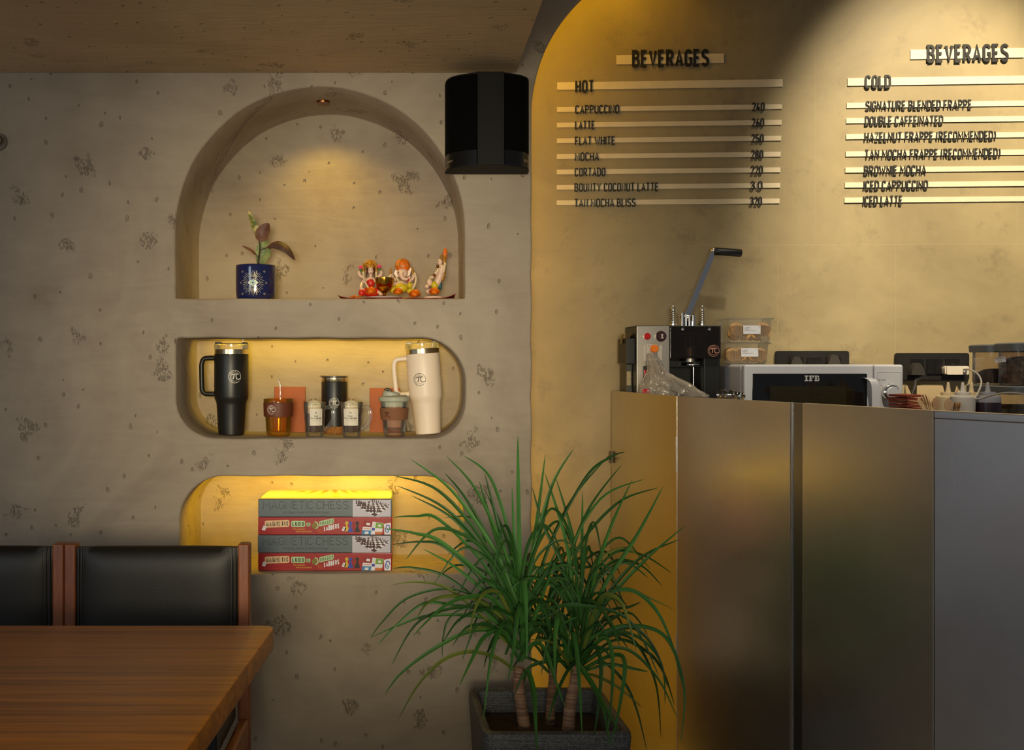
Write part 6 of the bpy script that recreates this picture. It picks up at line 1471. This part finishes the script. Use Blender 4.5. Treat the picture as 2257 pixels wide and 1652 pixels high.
for px, py, zk_ in ((1960.5, 865, None), (1960.5, None, zbm+.062)):
    z_ = mz(py) if py else zk_
    g = G(); g.lathe([(0, .016), (.0205, .016), (.0225, .0145), (.0235, .010), (.024, .001), (.024, 0)], (mx(px), YM-.0008, z_), 36, Rx); kb = g.build('dial', M_chrome, cp)
    g = G(); g.lathe([(0, .0225), (.0168, .0225), (.0180, .0215), (.0182, .016), (0, .016)], (mx(px)+.0015, YM-.0008, z_-.0005), 32, Rx); g.build('dial_cap', M_mw, kb)
    g = G(); d = D(g, wall_frame((mx(px), YM-.0010, z_))); 
    for i in range(9):
        an = math.radians(-20+27*i); d.stroke([(.0255*math.cos(an), .0255*math.sin(an)), (.0275*math.cos(an), .0275*math.sin(an))], .0006, None, .0003)
    d.stroke([(.011, .012), (.014, .015)], .0012, None, .0245)
    if py:
        font_text(g, 'POWER', wall_frame((mx(1941), YM-.0010, mz(838))), 0, 0, .0028, .0135, .0003); d.ring(mx(1937.5)-mx(px), mz(836.6)-z_, .0018, .0006, .0003, 12)
        font_text(g, 'M.Low', wall_frame((mx(1938), YM-.0010, mz(850))), 0, 0, .0022, .010, .0003); font_text(g, 'Med', wall_frame((mx(1956), YM-.0010, mz(846.5))), 0, 0, .0022, .007, .0003); font_text(g, 'M.High', wall_frame((mx(1971), YM-.0010, mz(850))), 0, 0, .0022, .010, .0003)
    g.build('dial_print', M_ink, cp, smooth=False, fix=False)

# ================================================================== COOKIE BOXES
M_cook = mat('cookie', 'd0a05f', 0.8, var=0.12, nscale=40, bump=0.3, bscale=200); M_stick = mat('white_sticker', 'd8d8d8', 0.5, var=0.02); M_rib = clear('ribbed_plastic', (1, .97, .9), 0.10, 0.10)
def cookie_box(pxa, pya, pxb, pyb, yf, z0, label, lpx, lid_open, seed):
    k = yf/FPX; xa = (pxa-CX)*k; xb = (pxb-CX)*k; h = (pyb-pya)*k; dp = .105; z1 = z0+h
    t = thing('cookie_box', label, 'food box', ((xa+xb)/2, yf+dp/2, z0), 'clear boxes of cookies')
    g = G(); B_ = 0.006
    def rg(o, z): return [(xa+o+B_, yf+o), (xb-o-B_, yf+o), (xb-o, yf+o+B_), (xb-o, yf+dp-o-B_), (xb-o-B_, yf+dp-o), (xa+o+B_, yf+dp-o), (xa+o, yf+dp-o-B_), (xa+o, yf+o+B_)]
    lv_ = [(.008, z0), (.004, z0+.004), (0, z1-.003), (-.005, z1-.002), (-.005, z1)]
    vs = [Vector((x, y, z)) for o, z in lv_ for x, y in rg(o, z)]
    g.add(vs, [(k_*8+i, k_*8+(i+1) % 8, (k_+1)*8+(i+1) % 8, (k_+1)*8+i) for k_ in range(4) for i in range(8)]+[tuple(range(7, -1, -1))])
    b = g.build('tray', M_clear, t, angle=25)
    g = G()
    for i in range(17):
        x = xa+.018+(xb-xa-.036)*i/16; g.box((x-.0009, yf+.0012, z0+.010), (x+.0009, yf+.0032, z1-.010), .0004)
    g.build('rib', M_rib, b)
    g = G(); g.box((xa-.006, yf-.006, z1), (xb+.006, yf+dp+.006, z1+.0025), .001)
    if lid_open: g.grid(lambda u, v: Vector((xa-.006-.012*u, yf-.002+dp*v, z1+.001-.018*u-.004*math.sin(3*v))), 4, 4)
    g.build('lid', M_clear, t)
    x = (lpx[0]-CX)*k; g = G(); d = D(g, wall_frame((x, yf-.0012+.002, 0))); w = (lpx[2]-lpx[0])*k; za = ZC-(lpx[3]-CY)*k; zb2 = ZC-(lpx[1]-CY)*k
    g.prism([(0, za), (w, za), (w, zb2), (0, zb2)], wall_frame((x, yf-.001, 0)), 0, .0006); lb = g.build('sticker', M_stick, t, smooth=False)
    g = G(); fr = wall_frame((x, yf-.0017, 0)); hh = zb2-za
    for j, (tx_, wd) in enumerate((('COOKIES', .30), ('MRP:  /-', .42), ('BEST BEFORE:  20 DAYS', .62))): font_text(g, tx_, fr, w*.08, zb2-hh*(.30+.17*j), hh*.085, w*wd, .0002)
    D(g, fr).disc(w*.93, zb2-hh*.14, hh*.05, .0002, 8); g.build('sticker_print', M_ink, lb, smooth=False, fix=False)
    rnd = random.Random(seed); R_ = .0215; out = []
    sp = [(xa+.024, .038, 1), (xa+.046, .034, .55), ((xa+xb)/2+.002, .040, .35), (xb-.044, .034, .6), (xb-.023, .037, 1), (xa+.028, .070, .8), (xb-.030, .072, .8)]
    for i, (x_, dy_, tl) in enumerate(sp):
        zc_ = z0+.0062+R_*(.98 if i < 5 else 1.0)
        g = G(); M_ = Matrix.Rotation(PI/2*(.96), 4, 'X') @ Matrix.Identity(4)
        M_ = Matrix.Rotation((-1 if x_ < (xa+xb)/2 else 1)*(1-tl)*1.1, 4, 'Z') @ Matrix.Rotation(PI/2-.10, 4, 'X')
        g.lathe([(0, .0055), (R_*.6, .0052), (R_*.93, .0034), (R_, .0), (R_*.93, -.0034), (R_*.6, -.0048), (0, -.005)], (0, 0, 0), 22)
        g.xf(Matrix.Translation((x_, yf+dy_-.022, zc_+(.0015 if i % 2 else 0)+(.013 if z1-z0 > .064 and i in (0, 4) else 0))) @ M_)
        o = g.build('cookie', M_cook); tag(o, 'round pale cookie inside the '+('upper' if seed == 1 else 'lower')+' clear box on the microwave', 'cookie', 'cookies in the '+('upper' if seed == 1 else 'lower')+' box')
cookie_box(1600, 757.5, 1695, 803, 3.10, zt+.0006, 'clear plastic box of round cookies directly on the microwave', (1633, 767, 1671, 785.5), False, 2)
cookie_box(1609, 699, 1702, 752, 3.10, P(0, 755.2, 3.10).z, 'clear plastic box of round cookies stacked on another cookie box', (1638, 717, 1676, 735.5), True, 1)

# ================================================================== SWITCHBOARDS, PLUGS, CHARGER
M_sw = mat('switchboard_black', '1a1815', 0.38, var=0.06); M_sw2 = mat('switch_module', '13110f', 0.25, var=0.05); M_wp = mat('charger_white', 'b5ad9e', 0.35, var=0.03); M_cable = mat('black_cable', '14120f', 0.5)
def board(pa, pya, pb, pyb, label):
    o = PB(pa, pyb); k = o.y/FPX; w = (PB(pb, pyb)-o).length; h = (pyb-pya)*k
    t = thing('switchboard', label, 'switchboard', o, 'switchboards on the back wall'); fn = planar(o, UW, (0, 0, 1), NW)
    bm_ = rrect(0, 0, w, h, .008, 4); g = G(); g.prism(bm_, fn, .0003, .0085); g.prism(rrect(.002, .002, w-.002, h-.002, .007, 4), fn, .0085, .0105); g.build('cover_plate', M_sw, t)
    return t, fn, k, w, h, o
t, fn, k, w, h, o = board(1970.5, 777.5, 2133.5, 838, 'black switchboard with a white charger, beside the microwave')
def modpx(px): return (PB(px, 820)-o).length
mz_ = lambda py: (838-py)*k
for a_, b_, nm in ((1998, 2029, 'socket'), (2036, 2053, 'switch'), (2054, 2071, 'switch'), (2078, 2110, 'socket')):
    g = G(); g.prism(rrect(modpx(a_), mz_(823.5), modpx(b_), mz_(791), .0015, 2), fn, .0105, .0125 if nm == 'socket' else .0145); mo = g.build(nm, M_sw2, t)
    if nm == 'socket':
        g = G(); d = D(g, fn); xm_ = (modpx(a_)+modpx(b_))/2
        for dx, dz in ((0, .011), (-.009, -.005), (.009, -.005)): d.disc(xm_+dx, mz_(809)+dz, .0028, .0128, 10)
        g.build('socket_hole', M_dark, mo, fix=False)
t2, fn2, k2, w2, h2, o2 = board(1707, 773, 1869.5, 836, 'black switchboard half hidden behind the microwave')
for a_, b_, nm in ((1732, 1766, 'socket'), (1774, 1789, 'switch'), (1790, 1806, 'switch'), (1816, 1850, 'socket')):
    x0_ = (PB(a_, 820)-o2).length; x1_ = (PB(b_, 820)-o2).length; g = G(); g.prism(rrect(x0_, (836-823)*k2, x1_, (836-788)*k2, .0015, 2), fn2, .0105, .0125 if nm == 'socket' else .0145); g.build(nm, M_sw2, t2)
def plug(px, py, sc_, label, cable):
    c = PB(px, py, .0130); g = G()
    t = thing('power_plug', label, 'plug', c, 'black plugs in the switchboards'); kx = c.y/FPX
    pts = [(-14, -13), (14, -13), (12, -4), (8, 6), (4, 11), (-3, 12), (-8, 7), (-12, -3)]
    g.prism([(a*kx*sc_, b*kx*sc_) for a, b in pts], planar(c, UW, (0, 0, 1), NW), 0, .030); g.build('plug_body', mat('plug_rubber', '2a2622', 0.5), t)
    if cable:
        pth = smooth_path([c+NW*.024+Vector((.003, 0, -.010)), c+NW*.026+Vector((.008, 0, -.03)), P(2019, 838, 3.17), P(2016, 852, 3.15), P(2009, 872, 3.14), P(2002, 905, 3.12), P(2000, 940, 3.10)], 6)
        pth = [q for q in pth if q.z > ZW+.006]
        g = G(); g.tube(pth, .0042, 8); g.build('cable', M_cable, t)
plug(1750, 797, 1.0, 'black plug in the hidden switchboard behind the microwave, nearer the cookie boxes', False); plug(1832, 793, 1.0, 'black plug in the hidden switchboard behind the microwave, farther from the cookie boxes', False)
plug(2015, 812, 1.05, 'black plug with a thick cable dropping behind the microwave', True)
c = PB(2094, 815.5, .0135); t = thing('phone_charger', 'white phone charger with a looping white cable in the switchboard', 'charger', c); kx = c.y/FPX; fr = planar(c, UW, (0, 0, 1), NW)
g = G(); g.prism(rrect(-15*kx, -9.5*kx, 32*kx, 9.5*kx, .004, 4), fr, 0, .026); g.prism(rrect(-18*kx, -7.5*kx, -14*kx, 7.5*kx, .002, 2), fr, 0, .022); cb_ = g.build('charger_body', M_wp, t)
g = G(); g.prism(rrect(19*kx, -4.5*kx, 27*kx, 4*kx, .001, 2), fr, .0262, .034); g.build('cable_plug', mat('charger_grey', 'a9a49b', 0.4), cb_)
pth = smooth_path([fr(25*kx, .5*kx, .031), P(2125, 814, 2.98), P(2129, 813.5, 2.74), P(2140, 815, 2.585), P(2155, 824, 2.56), P(2163, 840, 2.545), P(2160, 855, 2.50), P(2153, 870, 2.45), P(2149, 876, 2.43), P(2152, 878.5, 2.42), P(2165, 877, 2.41), P(2185, 871, 2.38), P(2212, 866, 2.34), P(2235, 865.5, 2.31), P(2275, 870, 2.26)], 7)
g = G(); g.tube(pth, .0021, 8); g.build('cable', M_wp, t)

# ================================================================== SMALL THINGS BEHIND THE COUNTER EDGE
def cup_holder(x, y, z1, r, label, m, cat='cup'):
    g = G(); g.lathe([(0, ZW+.0005), (r*.8, ZW+.0005), (r, z1), (r-.002, z1), (r*.8-.002, ZW+.004), (0, ZW+.004)], (x, y, 0), 28); tag(g.build('holder_cup', m), label, cat)
# round steel spoons standing on edge
yS = 2.72; kS = yS/FPX
for i, (px, py, rp, tilt) in enumerate(((1586.5, 869, 9.5, .5), (1594, 868, 10.5, .9), (1611, 868.5, 10, .75), (1622, 871, 9, .25), (1630, 872, 8.5, .2), (1637, 872.5, 8, .2))):
    c = P(px, py, yS+.012*(i % 2)); g = G(); r = rp*kS
    M_ = Matrix.Rotation(tilt, 4, 'Z') @ Matrix.Rotation(PI/2, 4, 'Y')
    g.lathe([(0, .006), (r*.6, .0045), (r, 0), (r*.97, -.0012), (r*.6, .003), (0, .0045)], (0, 0, 0), 24); g.xf(M_)
    g.xf(Matrix.Translation(c)); g.tube([c+Vector((0, 0, -r*.95)), c+Vector((.002, 0, -r-.03)), (c.x, c.y, ZW+.0068)], [.0025, .003, .003], 8, flat=.5)
    lab = ('round steel spoon standing at the plastic bag end of the spoon row', 'second round steel spoon from the plastic bag', 'third round steel spoon from the plastic bag, near the middle of the row',
           'fourth round steel spoon from the plastic bag', 'fifth round steel spoon from the plastic bag', 'round steel spoon at the microwave end of the spoon row')[i]
    tag(g.build('steel_spoon', M_chrome), lab, 'spoon', 'steel spoons behind the counter edge')
g = G(); a_ = P(1580, 0, yS).x; b_ = P(1642, 0, yS).x; g.box((a_-.01, yS-.035, ZW+.0005), (b_+.01, yS+.04, ZW+.006), .002); g.box((a_-.01, yS-.035, ZW+.006), (b_+.01, yS-.031, 1.10), .001); g.box((a_-.01, yS+.036, ZW+.006), (b_+.01, yS+.04, 1.10), .001); tag(g.build('spoon_tray', M_sd), 'steel tray holding the round spoons behind the counter edge', 'tray')
# terracotta napkins on a carton
M_nap = mat('napkin_terracotta', '7a2f18', 0.8, var=0.08); M_card = mat('carton_tan', 'a8926a', 0.8, var=0.06)
yN = 2.80; kN = yN/FPX; xa = P(1990, 0, yN).x+.012; xb = P(2035, 0, yN).x; zN = P(0, 869, yN).z
for i in range(6):
    z_ = zN-.0086*(i+1); g = G(); sh = (0, -.001, -.0035, -.002, -.004, -.003)[i]
    g.grid(lambda u, v: Vector((xa+(xb+sh-xa)*u, yN+.11*v, z_+.0006+.0012*math.sin(3*u+i)*u)), 8, 2); n_ = len(g.v); g.grid(lambda u, v: Vector((xa+(xb+sh-xa)*u, yN+.11*v, z_+.0068+.0010*math.sin(2*u+i)*u)), 8, 2)
    e = [(j, j+1) for j in range(8)]+[(18+j+1, 18+j) for j in range(8)]+[(8+9*j, 8+9*(j+1)) for j in range(2)]+[(9*(j+1), 9*j) for j in range(2)]
    g.f += [(p_, q_, q_+n_, p_+n_) for p_, q_ in e]; g.mi += [0]*len(e)
    nth = ('topmost', 'second', 'third', 'fourth', 'fifth', 'lowest')[i]
    tag(g.build('napkin', M_nap), f'folded terracotta napkin, {nth} of the stack beside the microwave', 'napkin', 'terracotta napkins beside the microwave')
g = G(); g.box((xa-.006, yN-.004, ZW+.0005), (xb+.006, yN+.12, zN-.0086*6-.0006), .002); tag(g.build('napkin_carton', M_card), 'tan carton under the stack of terracotta napkins', 'carton')
# open carton with flaps
yC = 2.99; ct = thing('open_carton', 'tan open carton with raised flaps under the switchboard with the charger', 'carton', (1.55, yC+.04, ZW))
g = G(); xa = P(2002, 0, yC).x; xb = P(2100, 0, yC).x
g.box((xa, yC, ZW+.0005), (xb, yC+.003, P(0, 884, yC).z)); g.box((xa, yC+.09, ZW+.0005), (xb, yC+.093, P(0, 884, yC).z)); g.box((xa, yC, ZW+.0005), (xa+.003, yC+.093, P(0, 884, yC).z)); g.box((xb-.003, yC, ZW+.0005), (xb, yC+.093, P(0, 884, yC).z)); g.box((xa, yC, ZW+.0005), (xb, yC+.093, ZW+.003)); g.build('carton_body', M_card, ct)
for pl in ([(1999, 884), (2014, 884), (2010, 868), (2004, 849.5), (1999, 849.5)], [(2021, 884), (2087, 884), (2082, 849.5), (2025, 849.5)], [(2100, 884), (2124, 884), (2121, 866), (2113, 850)]):
    g = G(); g.prism([(P(a__, b__, yC).x, P(a__, b__, yC).z) for a__, b__ in pl], lambda u, v, d: Vector((u, yC+.001+d+(v-1.14)*.2, v)), 0, .002); g.build('flap', M_card, ct, smooth=False)
# wooden ice cream spoons in two cups
M_birch = mat('birch_wood', 'cba478', 0.7, var=0.1, nscale=50); M_birch2 = mat('birch_wood_dark', '9a6a2c', 0.7, var=0.15, nscale=50)
yK = 2.46; kK = yK/FPX
def paddle(px, py, wpx, hpx, lean, turn, m, label, group, yo):
    c = P(px, py, yK+yo); g = G(); w = wpx*kK/2; h = hpx*kK
    out = [(w*math.cos(math.radians(a)), h*.5*math.sin(math.radians(a))) for a in range(-60, 241, 20)]+[(-w*.42, -h*.8), (-w*.42, c.z*-1+ZW+.008), (w*.42, c.z*-1+ZW+.008), (w*.42, -h*.8)]
    Mx = Matrix.Translation(c) @ Matrix.Rotation(lean, 4, 'Y') @ Matrix.Rotation(turn, 4, 'Z')
    g.prism(out, lambda u, v, d: Mx @ Vector((u, d, v)), -.0007, .0007); tag(g.build('wooden_spoon', m, angle=25), label, 'spoon', group)
WS = 'wooden spoons in the cup nearer the microwave'; WS2 = 'wooden spoons in the cup nearer the squeeze bottles'
for i, (px, py, w_, h_, ln, tn) in enumerate(((2028, 887, 15, 20, -.42, .6), (2034.5, 882, 15, 24, -.34, 1.25), (2038.5, 881, 15, 26, -.28, 1.3), (2043.5, 880, 15, 26, -.25, 1.3), (2049, 884, 16, 24, -.18, 1.15), (2055, 884, 16, 24, -.14, 1.1), (2063, 888, 24, 28, .10, .35))):
    paddle(px, py, w_, h_, ln, tn, M_birch, 'pale wooden spoon fanned out in the cup beside the terracotta napkins', WS, -.018+.007*i)
for i, (px, py, w_, h_, ln, tn, m) in enumerate(((2090, 891, 21, 26, -.05, .2, M_birch), (2103, 894, 14, 18, .1, .9, M_birch2), (2107, 894, 12, 17, .14, 1.2, M_birch2), (2111, 894, 12, 16, .18, 1.25, M_birch2), (2115, 893.5, 12, 15, .22, 1.3, M_birch2))):
    paddle(px, py, w_, h_, ln, tn, m, 'large round-ended wooden spoon in front of the squeeze bottles' if i == 0 else 'thin brown wooden spoon in the cup below the squeeze bottles', WS2, -.03+.007*i)
cup_holder(P(2050, 0, yK).x-.004, yK, 1.10, .030, 'small tan cup full of fanned wooden spoons behind the counter edge', M_card); cup_holder(P(2100, 0, yK-.02).x, yK-.02, 1.09, .018, 'small tan cup holding a few wooden spoons by the squeeze bottles', M_card)
# squeeze bottles
M_sq = mat('squeeze_cream', 'c9b48a', 0.4, var=0.05); M_sqw = mat('squeeze_white', 'c4bcae', 0.4, var=0.04); M_sauce = mat('purple_sauce', '2b1a22', 0.3); M_sqg = mat('squeeze_grey', '8d8a8b', 0.4)
def squeeze(px, ytop, ycap, ysh, rc, rb, Y, label, mcap, mbody, mtip, msauce=None, zs=None):
    k = Y/FPX; c = Vector(((px-CX)*k, Y, ZW+.0004)); z = lambda py: ZC-(py-CY)*k-c.z
    t = thing('squeeze_bottle', label, 'squeeze bottle', c, 'squeeze bottles behind the counter edge'); R = rb*k; r = rc*k
    zs_ = z(zs) if zs else z(ysh+4)
    g = G(); g.lathe([(0, 0), (R*.95, 0), (R, .004), (R, zs_)]+([(R, z(ysh+4)), (R*.96, z(ysh+1)), (R*.86, z(ysh)), (0, z(ysh))] if not zs else [(0, zs_)]), c, 32); g.build('bottle', msauce or mbody, t)
    if zs: g = G(); g.lathe([(0, zs_+.0003), (R*.98, zs_+.0003), (R*.98, z(ysh+4)), (R*.94, z(ysh+1)), (R*.84, z(ysh)), (0, z(ysh))], c, 32); g.build('shoulder', mbody, t)
    g = G(); g.lathe([(r, z(ysh)+.0003), (r*1.02, z(ysh-3)), (r, z(ycap)), (r*.40, z(ycap)), (r*.33, z(ycap-4)), (r*.20, z(ytop+4)), (r*.155, z(ytop+1)), (r*.10, z(ytop)), (0, z(ytop))], c, 28); g.build('nozzle_cap', mtip, t)
squeeze(2090, 842, 864, 871, 15, 25, 2.65, 'cream squeeze bottle nearest the open carton', M_sq, M_sq, M_sq)
squeeze(2122, 842, 864, 871, 15.5, 25.5, 2.50, 'whitish squeeze bottle in front, between the other two pale ones', M_sqw, M_sqw, M_sqw)
squeeze(2141, 841, 864, 872, 14.5, 23, 2.575, 'yellowish squeeze bottle behind the whitish one', M_sq, M_sq, M_sq)
squeeze(2177, 842, 863.5, 871, 16, 26.5, 2.495, 'grey capped squeeze bottle full of purple sauce', M_sqg, M_sqg, M_sqg, M_sauce, 886.5)
# bean containers
M_blid = mat('container_grey', '56595a', 0.45, var=0.04); M_tint = clear('container_plastic', (0.8, 0.75, 0.7), 0.07, 0.08, (0.80, 0.74, 0.68)); M_bean = mat('coffee_powder', '4a2f20', 0.8, var=0.25, nscale=60); M_gran = NT('granola'); s = M_gran
tc = s.n('ShaderNodeTexCoord').outputs['Object']; v_ = s.n('ShaderNodeTexVoronoi', Scale=85.0); s.l(tc, v_.inputs['Vector']); c_ = s.n('ShaderNodeSeparateColor'); s.l(v_.outputs['Color'], c_.inputs[0])
s.l(s.ramp(c_.outputs[0], [(0.0, hexc('4a3424')), (0.5, hexc('7d6246')), (1.0, hexc('a88d68'))]), s.b.inputs['Base Color']); s.b.inputs['Roughness'].default_value = .8; s.l(s.bump(v_.outputs['Distance'], 1.0, .006), s.b.inputs['Normal']); M_gran = M_gran.m
def container(pxa, pxb, pyt, pyl, z0, Y, dep, label, fill, mfill, sticker, group):
    k = Y/FPX; xa = (pxa-CX)*k; xb = (pxb-CX)*k; zt_ = ZC-(pyt-CY)*k; zl = ZC-(pyl-CY)*k
    t = thing('storage_container', label, 'container', ((xa+xb)/2, Y+dep/2, z0), group)
    def ring(o, z, r=.018): return [Vector((x, y, z)) for x, y in rrect(xa+o, Y+o, xb-o, Y+dep-o, r, 5)]
    g = G(); R_ = [ring(.004, z0), ring(.001, z0+.006), ring(.002, zl)]; n_ = len(R_[0]); g.add([q for r_ in R_ for q in r_], [(a*n_+i, a*n_+(i+1) % n_, (a+1)*n_+(i+1) % n_, (a+1)*n_+i) for a in range(2) for i in range(n_)]+[tuple(range(n_-1, -1, -1))]); b = g.build('jar', M_tint, t)
    g = G(); R_ = [ring(-.004, zl-.004), ring(-.005, zt_-.003), ring(-.002, zt_)]; g.add([q for r_ in R_ for q in r_], [(a*n_+i, a*n_+(i+1) % n_, (a+1)*n_+(i+1) % n_, (a+1)*n_+i) for a in range(2) for i in range(n_)]+[tuple(range(n_-1, -1, -1)), tuple(range(2*n_, 3*n_))]); g.build('lid', M_blid, t)
    zf_ = z0+(zl-z0)*fill; g = G(); R_ = [ring(.008, z0+.003), ring(.006, z0+.008), ring(.006, zf_), ring(.022, zf_+.010, .01), ring(.035, zf_+.013, .005)]; g.add([q for r_ in R_ for q in r_], [(a*n_+i, a*n_+(i+1) % n_, (a+1)*n_+(i+1) % n_, (a+1)*n_+i) for a in range(4) for i in range(n_)]+[tuple(range(n_-1, -1, -1)), tuple(range(4*n_, 5*n_))]); g.build('contents', mfill, t)
    if sticker:
        y1_ = xa*FPX/(2193.5-CX); y2_ = xa*FPX/(2217.5-CX); z_ = ZC-(799-CY)*k; sw_ = (y1_-y2_); g = G(); fr0 = planar((xa-.0001, y1_, z_), (0, -1, .05), (0, .05, 1), (-1, 0, 0)); fr = lambda a__, b__, d__=0.0: fr0(a__*sw_/(24*k), b__, d__); g.prism([(0, 0), (24*k, 0), (24*k, 12.5*k), (0, 12.5*k)], fr, 0, .0006); st_ = g.build('sticker', M_stick, t, smooth=False)
        g = G(); 
        for row, n__ in ((8.0, 7), (3.4, 6)):
            D(g, fr).stroke([((3+2.4*j+(4 if row < 5 else 0))*k*.8, (row+(1.1 if j % 2 else -.6))*k) for j in range(n__+1)], .6*k, None, .0009)
        g.build('handwriting', M_ink, st_, fix=False)
YJ = 2.63
zj = P(0, 850.5, 2.552).z
container(2178, 2300, 758.5, 772, zj+.001, 2.665, .093, 'clear container of brown powder with grey lid, beside the charger', .32, M_bean, False, 'upper grey-lidded containers')
container(2238, 2360, 754.5, 769, zj+.001, 2.56, .092, 'clear container of granola with grey lid and small white sticker', .66, M_gran, True, 'upper grey-lidded containers')
container(2238, 2380, 850.5, 866, ZW+.0004, 2.552, .225, 'wide clear container of dark powder beneath the two other containers', .75, M_bean, False, 'lower containers')
